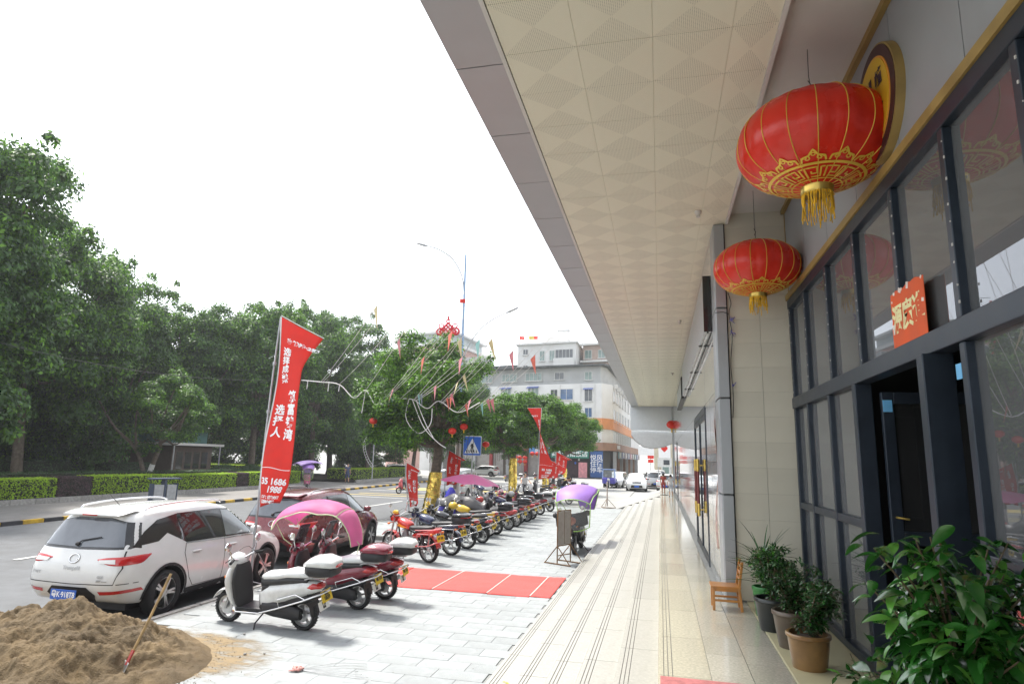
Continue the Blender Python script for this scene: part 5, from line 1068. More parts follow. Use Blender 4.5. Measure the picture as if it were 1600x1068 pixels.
# litter bin
t = thing('litter_bin', 'silver and dark blue twin litter bin standing before the bright hedge', 'litter bin', (-23.2, 26.3, G-.01), 1.2)
dbl = mat('dark_blue_metal', (.05, .07, .11), .5); sv = mat('silver_bin_panel', (.42, .44, .46), .4, .4)
b = MB(); b.b2((-.62, -.2, 0), (.62, .2, .08)); b.b2((-.60, -.18, .08), (-.54, .18, .86)); b.b2((.54, -.18, .08), (.60, .18, .86)); b.b2((-.05, -.18, .08), (.05, .18, 1.05)); b.b2((-.7, -.26, 1.05), (.7, .26, 1.12)); b.build('frame', dbl, t, bevel=.01)
for s in (-1, 1):
    b = MB(); b.b2((s*.08, -.2, .1), (s*.52, .2, .80)); q = b.build('bin_box', sv, t, bevel=.015); b = MB(); b.lathe([(.06, -.204), (.06, -.201)], 16, (s*.3, 0, .5), 'Y'); b.build('emblem', dbl, q)
# kiosk in the park
t = thing('kiosk', 'dark park kiosk with a flat white-edged roof under the trees', 'kiosk', (-37.2, 41.0, -.5), .1)
b = MB(); b.b2((-3, -2.4, 0), (3, 2.4, 2.55)); b.build('walls', mat('kiosk_brown', (.09, .065, .05), .8, var=.2), t); b = MB(); b.b2((-3.4, -3.0, 2.56), (3.6, 3.0, 2.74)); b.build('roof', plaster, t)
b = MB(); b.b2((-2, -2, 2.75), (2.6, 2.2, 4.2)); b.build('upper_box', mat('kiosk_teal', (.09, .2, .19), .7), t)
for k in range(4): b = MB(); b.b2((3.001, -1.9+k*1.0, .9), (3.03, -1.2+k*1.0, 2.1)); b.build('window', car_glass, t)
b = MB(); b.tube([(3.4, -2.8, 0), (3.4, -2.8, 2.55)], .05); b.tube([(3.4, 2.8, 0), (3.4, 2.8, 2.55)], .05); b.build('post', galv, t)
# ------------------------------------------------------------------ buildings
wh_wall = mat('white_tiled_wall', (.66, .66, .65), .7, var=.05, scale=.6, dirt=.3); gry_wall = mat('grey_rendered_wall', (.42, .43, .43), .85, var=.08, scale=.8, dirt=.3)
pink_wall = mat('pink_brick_wall', (.45, .28, .24), .8, var=.1, scale=1.5, dirt=.15); orange_b = mat('orange_band', (.62, .25, .09), .7, var=.12, scale=.8, dirt=.3); brown_b = mat('brown_band', (.3, .17, .11), .75, var=.2, scale=.7, dirt=.4)
win_b = mat('blue_window_pane', (.07, .13, .25), .15, coat=.6, var=.35, scale=.7); win_g = mat('green_window_pane', (.15, .22, .2), .15, coat=.6, var=.35, scale=.7); win_d = mat('dark_window_pane', (.06, .07, .08), .15, coat=.6, var=.4, scale=.7)
wfr = mat('window_frame_white', (.6, .6, .58), .6); shut = mat('rolling_shutter', (.33, .31, .29), .6, .2, var=.15, scale=2); dk_roof = mat('dark_roof_sheet', (.08, .09, .09), .7, var=.3)
WM = {}
def window(par, p, a, w, h, m, ledge=True, bars=2, awn=None):
    key = (round(w, 2), round(h, 2), m.name, bars, awn.name if awn else '')
    if key not in WM:
        b = MB(); fw_ = .07
        b.b2((-w/2, -.05, -h/2), (w/2, .02, -h/2+fw_)); b.b2((-w/2, -.05, h/2-fw_), (w/2, .02, h/2)); b.b2((-w/2, -.05, -h/2+fw_), (-w/2+fw_, .02, h/2-fw_)); b.b2((w/2-fw_, -.05, -h/2+fw_), (w/2, .02, h/2-fw_))
        for k in range(1, bars+1): x = -w/2+w*k/(bars+1); b.b2((x-.025, -.045, -h/2+fw_), (x+.025, .02, h/2-fw_))
        if ledge: b.b2((-w/2-.1, -.22, -h/2-.09), (w/2+.1, -.0, -h/2-.001))
        if awn: b.k = 1; b.add([(-w/2-.1, -.5, h/2-.1), (w/2+.1, -.5, h/2-.1), (w/2+.1, 0, h/2+.15), (-w/2-.1, 0, h/2+.15), (-w/2-.1, -.5, h/2-.14), (w/2+.1, -.5, h/2-.14), (w/2+.1, 0, h/2+.11), (-w/2-.1, 0, h/2+.11)], [(0, 1, 2, 3), (7, 6, 5, 4), (0, 4, 5, 1), (1, 5, 6, 2), (0, 3, 7, 4)])
        c = MB(); c.b2((-w/2+.05, -.01, -h/2+.05), (w/2-.05, .01, h/2-.05)); WM[key] = (mesh_only(b, 'window', [wfr, awn or wfr]), mesh_only(c, 'pane', m))
    f, g_ = WM[key]; o = inst('window', f, par, p, (0, 0, a)); inst('pane', g_, o, (0, 0, 0)); return o
class Face:    # a vertical wall face from A to B, outside on the right-hand side walking A->B reversed
    def __init__(s, A, B): s.A, s.B = Vector(A), Vector(B); s.d = (s.B-s.A); s.L = s.d.length; s.d.normalize(); s.n = Vector((s.d.y, -s.d.x)); s.a = math.atan2(s.d.y, s.d.x)
    def p(s, t, z, o=0): q = s.A+s.d*t+s.n*o; return (q.x, q.y, z)
def slab(par, pts, z0, z1, m, name, off=0):
    b = MB(); b.prism(pts, z0, z1, 'Z'); return b.build(name, m, par)
# white corner block
cb = thing('corner_building', 'white five-storey corner block with grey attic and orange band above the shops', 'building')
P0 = [(-38, 102), (-16.2, 96), (-8.4, 94.6), (-7.0, 97), (-4.6, 150), (-38, 150)]
slab(cb, P0, 3.9, 13.2, wh_wall, 'wall'); 
P1 = [(-37.5, 102.9), (-16.4, 97), (-8.6, 95.6), (-7.8, 98), (-5.4, 148), (-37.5, 148)]
slab(cb, P1, 13.2, 15.9, gry_wall, 'attic'); slab(cb, [(-38.6, 101.6), (-16.3, 95.4), (-8.0, 94.2), (-6.4, 97), (-4.2, 149), (-38.6, 149)], 15.9, 16.1, dk_roof, 'roof')
slab(cb, [(-37.6, 103), (-16, 97.4), (-8.8, 96), (-7.4, 98), (-5, 149), (-37.6, 149)], -.9, 3.9, dark_in, 'shop_floor_core')
slab(cb, [(-14.4, 95.45), (-8.3, 94.35), (-6.85, 96.9), (-4.4, 149), (-5, 149.5), (-9, 97), (-14, 96.2)], 6.35, 7.95, orange_b, 'orange_band')
slab(cb, [(-38.2, 101.5), (-16.3, 95.5), (-8.2, 94.0), (-6.5, 96.8), (-4.0, 149), (-6, 149.5), (-9, 98), (-16, 98), (-38, 103)], 3.2, 4.35, brown_b, 'brown_band')
FL = Face((-38, 102), (-16.2, 96)); FF = Face((-16.2, 96), (-8.4, 94.6)); FC = Face((-8.4, 94.6), (-7.0, 97)); FR = Face((-7.0, 97), (-4.6, 150))
blue_awn = mat('blue_awning', (.12, .16, .38), .6)
for t_, z, w, h, m in ((1.6, 14.6, 2.6, 1.3, win_g), (5.6, 14.6, 2.8, 1.3, win_g), (10, 14.6, 2.8, 1.3, win_g), (14.6, 14.6, 2.8, 1.3, win_g), (19, 14.6, 3.0, 1.3, win_g)): window(cb, FL.p(t_, z, -.85), FL.a, w, h, m, bars=3)
for t_ in (2.5, 6.5, 10.5, 14.5, 19.4):
    for z in (11.9, 8.9, 5.6): window(cb, FL.p(t_, z, .03), FL.a, 1.9, 1.8, win_g, awn=blue_awn if z > 10 else None)
window(cb, FF.p(.9, 14.6, -.95), FF.a, 1.6, 1.2, win_d, bars=1); window(cb, FF.p(5.6, 14.5, -.95), FF.a, 1.2, 1.3, win_g, bars=1)
for t_, z, w, h, m, aw_ in ((2.4, 11.6, 2.2, 1.7, win_b, None), (5.9, 11.4, 1.3, 1.9, win_d, None), (5.9, 8.8, 1.2, 1.5, win_b, None), (2.2, 8.8, 1.8, 1.5, win_b, None), (.4, 11.8, 1.2, 1.2, win_d, None)): window(cb, FF.p(t_, z, .03), FF.a, w, h, m, bars=1, awn=blue_awn if t_ == 5.9 and z > 10 else None)
slab(cb, [FF.p(-.8, 0, .4)[:2], FF.p(1.3, 0, .4)[:2], FF.p(1.3, 0, .02)[:2], FF.p(-.8, 0, .02)[:2]], 10.3, 11.3, mat('pink_balcony', (.5, .42, .37), .8), 'balcony_front')
for k, t_ in enumerate((2.2, 6.2, 10.6, 15.2, 20, 25.5, 31, 37, 44)):
    for z, m in ((11.7, win_d), (8.7, win_b)): window(cb, FR.p(t_, z, .03), FR.a, 2.0, 1.9, m, bars=1)
    b = MB(); b.box(FR.p(t_, 13.1, .35), (.5, .9, .7), rz=0); b.build('air_conditioner', wfr, cb)
for t_ in (1.2, 3.2, 5.2): window(cb, FF.p(t_, 5.35, .03), FF.a, 1.8, 1.8, win_g, bars=1, ledge=False)
for k in range(10): window(cb, FR.p(2+k*3, 5.35, .03), FR.a, 2.6, 1.8, win_d if k % 2 else win_g, bars=2, ledge=False)
for k in range(6): b = MB(); b.box(FF.p(1.2+k*1.1, 3.8, .7) if k < 5 else FR.p(2, 3.8, .6), (.7, .4, .55)); b.build('air_conditioner', wfr, cb)
for k in range(7):      # downpipes
    b = MB(); b.tube([FF.p(1.1*k+.3, 4.4, .06), FF.p(1.1*k+.3, 13.1, .06)] if k in (1, 4, 6) else [FL.p(3.8*k, 4.4, .06), FL.p(3.8*k, 13.1, .06)], .05, 6); b.build('downpipe', wfr, cb)
def shop_sign(par, F, t0, t1, z0, z1, col, txt, size, name='shop_sign', o=.9, ink_=white_ink, tr=.3):
    b = MB(); a = F.p(t0, z0, o); c = F.p(t1, z0, o); a2 = F.p(t0, z0, o-.2); c2 = F.p(t1, z0, o-.2)
    b.add([a, c, (c[0], c[1], z1), (a[0], a[1], z1), a2, c2, (c2[0], c2[1], z1), (a2[0], a2[1], z1)], [(0, 1, 2, 3), (7, 6, 5, 4), (0, 4, 5, 1), (3, 2, 6, 7), (0, 3, 7, 4), (1, 5, 6, 2)])
    s = b.build(name, mat('sign_%d_%d_%d' % tuple(int(x*100) for x in col), col, .5, var=.04), par)
    if txt: text_on(txt, size, ink_, s, lambda u, v: F.p((t0+t1)/2+u, (z0+z1)/2+v, o+.02), bold=.01, lh=.9)
    return s
shop_sign(cb, FF, .3, 6.2, 2.0, 3.15, (.02, .2, .14), '商务宾馆饭店', .95); shop_sign(cb, FF, 6.3, 8.2, -.7, 3.1, (.03, .1, .3), '悦风\n住宿\n停车', .95, 'billboard', .4)
shop_sign(cb, FF, -3.2, .1, 2.6, 3.6, (.1, .3, .6), '通讯', .8)
for k in range(9):
    cols = [(.1, .16, .15), (.06, .08, .2), (.25, .2, .2), (.05, .05, .12), (.3, .1, .12), (.2, .2, .18)]; shop_sign(cb, FR, 1+k*4.6, 4.8+k*4.6, 2.1, 3.1, cols[k % 6], ['永发', '旺铺', '鸿运', '百货', '五金', '平安'][k % 6], .8)
    b = MB(); q = FR.p(3+k*4.6, 1, .05); b.box((q[0], q[1], .5), (.12, 3.2, 2.7)); b.build('shop_shutter', shut if k % 3 else dark_in, cb)
    q = FR.p(.9+k*4.6, 1, .25); b = MB(); b.box((q[0], q[1], 1.1), (.5, .5, 4)); b.build('shop_pier', brown_b if k % 2 else gry_wall, cb)
for k in range(7):     # shutters and piers below the left wing
    b = MB(); b.box(FL.p(1.6+k*3.1, .9, .35), (2.5, .1, 3.4), rz=FL.a); q = b.build('shop_shutter', shut, cb)
    b = MB(); b.box(FL.p(3.15+k*3.1, 1.2, .6), (.45, .45, 4.1), rz=FL.a); b.build('shop_pier', mat('red_pier', (.3, .03, .03), .7) if k % 2 else gry_wall, cb)
b = MB(); b.box(FF.p(5.2, .3, .5), (1.3, .1, 2.2), rz=FF.a); b.build('pink_poster', mat('pink_poster', (.7, .3, .32), .7, var=.2, scale=3), cb); b = MB(); b.box(FF.p(2.2, .6, .1), (4.6, .1, 3), rz=FF.a); b.build('shop_opening', mat('shop_dark_red', (.05, .025, .03), .8, var=.5, scale=2), cb)
for k in range(8): b = MB(); b.ell(FF.p(.7+k*.55, 1.3+.5*(k % 3), .35), (.16, .16, .2), 8, 6); b.build('hung_goods', [banner_r, gold_p, plate_blue, white_pl][k % 4], cb, smooth=True)
# upper block behind
ub = thing('apartment_block', 'white apartment block rising behind the grey attic, flags on its roof edge', 'building')
slab(ub, [(-24, 106), (-13.5, 104), (-13.2, 122), (-24, 122)], 15, 21.2, wh_wall, 'wall'); slab(ub, [(-24.3, 105.6), (-13.2, 103.6), (-12.9, 122), (-24.3, 122)], 21.2, 21.5, wfr, 'roof_edge')
FU = Face((-24, 106), (-13.5, 104))
for t_, w in ((4.6, 1.0), (6.4, 1.0)): window(ub, FU.p(t_, 19.2, .03), FU.a, w, 1.8, win_g, bars=1)
window(ub, FU.p(8.6, 19.3, .03), FU.a, 3.2, 1.8, win_d, bars=4); slab(ub, [FU.p(6.9, 0, .8)[:2], FU.p(10.6, 0, .8)[:2], FU.p(10.6, 0, .7)[:2], FU.p(6.9, 0, .7)[:2]], 17.2, 18.6, wh_wall, 'balcony_wall')
for z in (17.2, 20): window(ub, FU.p(1.5, z, .03), FU.a, 1.0, 1.0, win_d, bars=1)
slab(ub, [(-20, 108), (-15.5, 107), (-15.2, 116), (-20, 116)], 21.5, 23.0, wh_wall, 'stair_tower'); b = MB(); b.b2((-17.5, 108, 24.2), (-15.2, 110, 24.35)); b.b2((-17.2, 108.2, 23), (-17.1, 108.3, 24.2)); b.b2((-15.5, 108.2, 23), (-15.4, 108.3, 24.2)); b.build('solar_tank', galv, ub)
for k, (x, c) in enumerate(((-23.6, banner_r), (-21.9, mat('yellow_flag', (.7, .6, .1), .8)), (-21.2, banner_r))):
    b = MB(); b.tube([(x, 105.3, 21.4), (x, 105.3, 22.9)], .03, 5); b.grid(lambda u, v: (x+.9*u, 105.3+.1*math.sin(u*5), 22.2+.6*v-.1*u), 6, 3); b.build('roof_flag', c, ub)
br = thing('brown_block', 'narrow brown and white block beside the white apartments, partly behind the canopy edge', 'building')
slab(br, [(-12.8, 108), (-8.2, 107), (-7, 128), (-12.8, 128)], 15, 21.4, mat('brown_render', (.45, .35, .3), .85, dirt=.2), 'wall'); FB = Face((-12.8, 108), (-8.2, 107))
for t_, z in ((1, 19.8), (3.4, 19.8), (1, 17.2), (3.4, 17.2)): window(br, FB.p(t_, z, .03), FB.a, 1.3, 1.5, win_g, bars=1)
for z in (18.4, 21.4): slab(br, [FB.p(-.2, 0, .9)[:2], FB.p(4.9, 0, .9)[:2], FB.p(4.9, 0, 0)[:2], FB.p(-.2, 0, 0)[:2]], z-.1, z+.25, wfr, 'balcony')
b = MB(); b.tube([(-14.6, 99.5, 16), (-14.8, 99.5, 12.5)], .06, 6); b.tube([(-14.6, 99, 16), (-14.6, 97, 16.2)], .05, 6); b.build('blue_bracket', mat('blue_bracket', (.3, .45, .65), .5), cb)
# pink brick building
pb = thing('brick_building', 'pink brick building with arched windows above the street tree', 'building')
PB = [(-64, 142), (-58, 134), (-44.5, 130), (-42, 152), (-64, 152)]; slab(pb, PB, -.9, 26.2, pink_wall, 'wall'); slab(pb, [(-63, 143), (-57, 135.4), (-45.5, 131.5), (-43.5, 151), (-63, 151)], 26.9, 29.2, mat('grey_attic_glass', (.4, .45, .46), .5, var=.2, scale=.4), 'attic')
slab(pb, [(-64.5, 142), (-58.3, 133.4), (-44, 129.4), (-41.5, 152), (-64.5, 152)], 26.2, 26.9, wh_wall, 'cornice'); slab(pb, [(-64, 142), (-58, 134), (-44.5, 130.3), (-42, 151), (-64, 151)], 29.2, 29.7, wh_wall, 'roof')
for F, n in ((Face((-58, 134), (-44.5, 130)), 5), (Face((-64, 142), (-58, 134)), 3)):
    for k in range(n):
        t_ = F.L*(k+.5)/n
        for z in (23.6, 19.6, 15.6):
            b = MB(); poly = [(-.75, -1.2), (.75, -1.2)]+[(.75*math.cos(a), .6+.75*math.sin(a)) for a in [PI*j/10 for j in range(11)]]; b.prism(poly, -.06, .0); w = b.build('window', wfr, pb); w.location = F.p(t_, z, .0); w.rotation_euler = (0, 0, F.a)
            b = MB(); poly = [(-.6, -1.05), (.6, -1.05)]+[(.6*math.cos(a), .6+.6*math.sin(a)) for a in [PI*j/10 for j in range(11)]]; b.prism(poly, -.08, -.061); b.build('pane', win_d, w)
        window(pb, F.p(t_, 28.2, -1.3), F.a, 1.9, 1.0, win_g, bars=1, ledge=False)
gw = thing('grey_wing', 'grey low-roofed building between the brick building and the white block', 'building')
slab(gw, [(-46, 118), (-25, 112), (-24.5, 125), (-46, 130)], -.9, 18.2, wh_wall, 'wall'); slab(gw, [(-46.5, 117.4), (-24.6, 111.4), (-24.3, 125.5), (-46.5, 130.5)], 18.2, 18.7, dk_roof, 'roof'); FG = Face((-46, 118), (-25, 112))
for k in range(8): window(gw, FG.p(1.5+k*2.6, 16.8, .03), FG.a, 1.8, 1.2, win_g)
slab(gw, [(-40, 117.5), (-33, 115.6), (-32.5, 121), (-40, 123)], 18.7, 21.0, gry_wall, 'roof_hut')
# far left backdrop beyond the park
for k, (x, y, w, d, h, m, lab) in enumerate(((-92, 40, 12, 26, 4, gry_wall, 'long pale building glimpsed beyond the left of the park'), (-95, 75, 12, 30, 6, gry_wall, 'grey building glimpsed beyond the park path'))):
    t = thing('distant_building', lab, 'building', (x, y, -.9)); b = MB(); b.b2((-w/2, -d/2, 0), (w/2, d/2, h)); b.build('wall', m, t); b = MB(); b.b2((-w/2-.3, -d/2-.3, h), (w/2+.3, d/2+.3, h+.3)); b.build('roof', dk_roof, t)
    for j in range(int(d/4)):
        for z in range(2, int(h)-1, 3): window(t, (w/2+.03, -d/2+2+j*4, z+.3), PI/2, 1.8, 1.6, win_d)
gr = thing('park_railing', 'white railing along the road beyond the park trees', 'railing', (-58, 12, -.5)); b = MB()
for z in (.35, .7, 1.05): b.tube([(0, 0, z), (-2, 44, z)], .035, 5)
b.build('rails', wfr, gr)
for k in range(16): b = MB(); b.tube([(-k*.133, k*2.93, 0), (-k*.133, k*2.93, 1.1)], .05, 6); b.build('post', wfr, gr)
mb = MB(); mb.add([(-120, -20, -.49), (-56.5, -20, -.49), (-59, 100, -.49), (-120, 100, -.49)], [(0, 1, 2, 3)]); struct(mb, 'far_road', concrete)
# buildings beyond the end of the arcade
eb = thing('cream_building', 'cream building with a green door beyond the far end of the arcade', 'building'); slab(eb, [(-.8, 88), (8, 87), (8, 110), (-.9, 110)], -.9, 14, mat('cream_wall', (.55, .5, .38), .8, dirt=.2), 'wall')
b = MB(); b.b2((.1, 86.9, -.8), (1.3, 87.75, 3.0)); b.build('door_frame', wfr, eb); b = MB(); b.b2((.3, 86.85, -.8), (1.1, 86.9, 2.6)); b.build('green_door', win_g, eb)
for z in (6.5, 9.5, 12): window(eb, (2.2, 87.5, z), -.1, 1.6, 1.4, win_g)
ac = thing('machine_shelter', 'small white kiosk with a red heart sign under the end of the canopy', 'kiosk', (.2, 62, G-.1)); b = MB(); b.b2((-.35, 0, 2.95), (.75, .3, 4.3)); b.build('sign_box', plate_wht, ac); b = MB(); b.b2((-.45, .01, 2.1), (.85, .9, 2.94)); b.build('canopy_box', wfr, ac); b = MB(); b.b2((.1, -.02, 2.3), (.65, .0, 2.75)); b.build('screen', win_d, ac)
b = MB(); b.b2((-.42, .3, 0), (-.35, .8, 2.1)); b.b2((.75, .3, 0), (.82, .8, 2.1)); b.build('post', galv, ac)
b = MB(); b.prism([(0, -.28), (.3, .02), (.3, .16), (.16, .26), (0, .16), (-.16, .26), (-.3, .16), (-.3, .02)], -.03, -.005); o = b.build('red_heart', banner_r, ac); o.location = (.2, 0, 3.75)
bb = thing('white_board', 'blank white sign board hanging left of the heart sign', 'sign', (-1.1, 61, 2.2)); b = MB(); b.b2((-.9, 0, .1), (.55, .12, .95)); b.build('board', plate_wht, bb); b = MB(); b.tube([(-.8, .06, .95), (-.8, .06, 1.8)], .02); b.tube([(.45, .06, .95), (.45, .06, 1.8)], .02); b.build('hanger', galv, bb)
ns = thing('no_parking_sign', 'round blue and red no-parking sign with a red plate below, beyond the white cars', 'road sign', (-1.05, 74, G-.1)); b = MB(); b.tube([(0, 0, 0), (0, 0, 4.2)], .04); b.build('post', galv, ns)
b = MB(); b.lathe([(.42, -.05), (.42, -.02)], 24, (0, 0, 4.0), 'Y'); d_ = b.build('disc', banner_r, ns); b = MB(); b.lathe([(.34, -.06), (.34, -.051)], 24, (0, 0, 4.0), 'Y'); b.build('blue_disc', plate_blue, d_); b = MB(); b.box((0, -.065, 4.0), (.07, .01, .7), R=Matrix.Rotation(PI/4, 3, 'Y')); b.build('slash', banner_r, d_)
b = MB(); b.b2((-.35, -.04, 2.9), (.35, -.01, 3.4)); b.b2((-.3, -.04, 2.45), (.3, -.01, 2.8)); b.build('lower_plate', banner_r, ns)
# ------------------------------------------------------------------ lanterns
def lantern_surf(R_, H, a, z):   # squat globe, slightly scalloped between its ribs
    s = max(-1, min(1, z/H)); r = R_*(1-abs(s)**2.35)**(1/1.75); r = max(r, .11*R_+0)
    k = abs(math.sin(a*8)); return r*(1-.018*(1-k)), r
def make_lantern(label, loc, R_=.60, strz=5.15, rz=0, group='red silk lanterns with gold print'):
    H = R_*.66; t = thing('lantern', label, 'lantern', loc, rz, group)
    NA, NZ = 128, 40; b = MB(); zs = [-H*math.cos(math.pi*(i+.0)/NZ)*.985 for i in range(NZ+1)]
    ph = lambda a, z: .006*R_*math.sin(a*5+z*9)*math.sin(a*2+1)
    b.rings([[((lantern_surf(R_, H, 2*PI*j/NA, z)[0]+ph(2*PI*j/NA, z))*math.cos(2*PI*j/NA), (lantern_surf(R_, H, 2*PI*j/NA, z)[0]+ph(2*PI*j/NA, z))*math.sin(2*PI*j/NA), z) for j in range(NA)] for z in zs]); b.build('silk_globe', silk_r, t, smooth=True)
    b = MB()
    for k in range(18):
        a = PI*k/9; b.tube([((lantern_surf(R_, H, a, z)[0]+.002)*math.cos(a), (lantern_surf(R_, H, a, z)[0]+.002)*math.sin(a), z) for z in zs[1:-1]], .0035, 5)
    tag(b.build('gold_rib', gold_p, t, smooth=60), kind='stuff')
    # print on the underside: key fret ring, band, cloud scrolls
    def on(a, q, off=.004):
        q = q*.76      # q: 0 at the bottom collar .. 1 at the equator
        z = -H*math.cos(q*math.pi/2)*.985; r = lantern_surf(R_, H, a, z)[1]+off; nz = z/H; return (r*math.cos(a), r*math.sin(a), z-off*abs(nz)*1.5)
    b = MB()
    def strip(pts, w):      # pts in (a,q); ribbon
        vs = []; n = len(pts)
        for i, p in enumerate(pts):
            p0 = pts[max(0, i-1)]; p1 = pts[min(n-1, i+1)]; rr = max(.15, math.sin(p[1]*PI/2)) 
            dx, dy = (p1[0]-p0[0])*rr, (p1[1]-p0[1])*1.2; l = math.hypot(dx, dy)+1e-9; ox, oy = -dy/l*w/rr, dx/l*w/1.2
            vs += [on(p[0]+ox, p[1]+oy), on(p[0]-ox, p[1]-oy)]
        b.add(vs, [(2*i, 2*i+1, 2*i+3, 2*i+2) for i in range(n-1)])
    strip([(2*PI*i/96, .50) for i in range(97)], .022); strip([(2*PI*i/96, .235) for i in range(97)], .012)
    def lin(P, w, n=4):
        out = []
        for p, q in zip(P, P[1:]): out += [(p[0]+(q[0]-p[0])*i/n, p[1]+(q[1]-p[1])*i/n) for i in range(n)]
        strip(out+[P[-1]], w)
    for k in range(12):
        a0 = 2*PI*k/12; A = 2*PI/12
        lin([(a0+.05*A, .27), (a0+.05*A, .44), (a0+.62*A, .44), (a0+.62*A, .34), (a0+.32*A, .34), (a0+.32*A, .38)], .013); lin([(a0+.98*A, .44), (a0+.80*A, .44), (a0+.80*A, .28), (a0+.25*A, .28)], .013)
    for k in range(12):
        a0 = 2*PI*(k+.5)/12; sc = .62
        lin([(a0-.23, .53), (a0-.2, .60), (a0-.08, .62), (a0, .70), (a0+.08, .62), (a0+.2, .60), (a0+.23, .53)], .014, 5)
        for s in (-1, 1):
            sp = []
            for i in range(26):
                th = i/25*2.6*PI; r_ = .062*(1-i/32); sp.append((a0+s*(.115+r_*math.cos(th)*1.1), .583+r_*math.sin(th)*.62))
            strip(sp, .0095)
        strip([(a0+.028*math.cos(q)*1.2, .635+.02*math.sin(q)) for q in [2*PI*i/10 for i in range(11)]], .008)
    tag(b.build('gold_fret_print', gold_p, t, smooth=True, fix=False), kind='stuff')
    rb = R_*.20; b = MB(); b.lathe([(rb*.9, -H*.93), (rb*1.06, -H*.96), (rb, -H*1.0), (rb*1.02, -H*1.07), (rb*.92, -H*1.13), (rb*.8, -H*1.13)], 28); c = b.build('lower_collar', gold_m, t, smooth=40)
    b = MB(); b.lathe([(rb*.8, H*.93), (rb, H*.95), (rb*.95, H*1.04), (rb*.7, H*1.06)], 28); b.build('upper_collar', gold_m, t, smooth=40)
    b = MB(); r = random.Random(int(loc[1]*10))
    for k in range(64):
        a = 2*PI*k/64+r.uniform(-.04, .04); l = R_*r.uniform(.18, .42) if k % 8 < 6 else R_*r.uniform(.03, .1); x, y = rb*.93*math.cos(a), rb*.93*math.sin(a)
        b.tube([(x, y, -H*1.1), (x*1.03+r.uniform(-.008, .008), y*1.03+r.uniform(-.008, .008), -H*1.1-l*.5), (x*1.0+r.uniform(-.015, .015), y*1.0+r.uniform(-.015, .015), -H*1.1-l)], .0042, 4)
    tag(b.build('tassel', tassel_y, t), kind='stuff')
    b = MB(); b.tube([(0, 0, H*1.04), (.004, 0, H*1.04+.12), (-.004, 0, H*1.04+.2), (0, 0, strz-loc[2])], .003, 5); b.tube([(-.012, 0, H*1.04+.07), (.012, .006, H*1.04+.12), (-.012, 0, H*1.04+.16)], .004, 5); b.build('hanging_wire', black_pl, t)
    return t
make_lantern('largest red lantern, hanging nearest the camera in front of the oval number sign', (1.27, 5.18, 4.29), .60)
make_lantern('second red lantern hanging lower in the view before the beige tiled pillar', (1.22, 8.05, 4.12), .52, rz=.25)
def simple_lantern(label, loc, R_, group='small red lanterns'):
    t = thing('lantern', label, 'lantern', loc, 0, group); b = MB(); b.ell((0, 0, 0), (R_, R_, R_*.8), 16, 10); b.build('silk_globe', silk_r, t, smooth=True); b = MB(); b.lathe([(R_*.3, -R_*.85), (R_*.3, -R_*.72)], 10); b.tube([(0, 0, -R_*.8), (0, 0, -R_*1.5)], R_*.14, 6); b.build('tassel', tassel_y, t); return t
simple_lantern('small red lantern on the slim column at the far end of the arcade', (.68, 37.6, 3.85), .30)
for k, (x, y, z) in enumerate(((-11.6, 24.3, 3.1), (-8.3, 24.8, 2.75), (-7.9, 25.1, 2.95), (-7.6, 27.5, 2.3))): simple_lantern(['red lantern hanging left in the bunting-strung tree', 'red lantern low on the right of the bunting-strung tree', 'upper red lantern beside another on the right of the bunting-strung tree', 'faded red lantern hanging lowest at the right edge of the tree'][k], (x, y, z), .17, 'red lanterns in the street tree')
for k in range(9): o = simple_lantern('red lantern in the clusters hung before the far shutters', (-21.3+(k % 3)*.75+(2.6 if k > 5 else 0), 94.0, 1.3+.62*(k//3 % 3)), .36, 'red lantern clusters before the far shutters')
# oval number sign on the upper wall
t = thing('number_sign', 'round yellow and brown sign reading 11 幢 on the upper wall behind the big lantern', 'sign', (1.66, 4.93, 4.44))
b = MB(); b.lathe([(.45, .0), (.45, .06)], 64, axis='X'); b.build('box', gold_trim, t, smooth=40); b = MB(); b.lathe([(.435, -.006), (.435, -.001)], 64, axis='X'); b.build('brown_rim', mat('dark_brown_ink', (.05, .02, .02), .5), t); b = MB(); b.lathe([(.355, -.012), (.355, -.0065)], 64, axis='X'); b.build('orange_ring', mat('orange_ring', (.7, .3, .05), .5), t); b = MB(); b.lathe([(.34, -.018), (.34, -.0125)], 64, axis='X'); b.build('yellow_face', mat('yellow_sign', (.66, .42, .02), .5, var=.05), t)
sg = mat('dark_sign_ink', (.035, .015, .03), .6); fx = lambda u, v: Vector((-.021, -u, v))
text_on('11', .36, sg, t, lambda u, v: fx(u-.09, v+.06), bold=.012); text_on('幢', .15, sg, t, lambda u, v: fx(u+.17, v+.12), bold=.004); text_on('二单元', .085, sg, t, lambda u, v: fx(u+.03, v-.2), bold=.003)
b = MB(); b.b2((-.0215, -.22, -.10), (-.019, .2, -.088)); b.build('underline', sg, t)
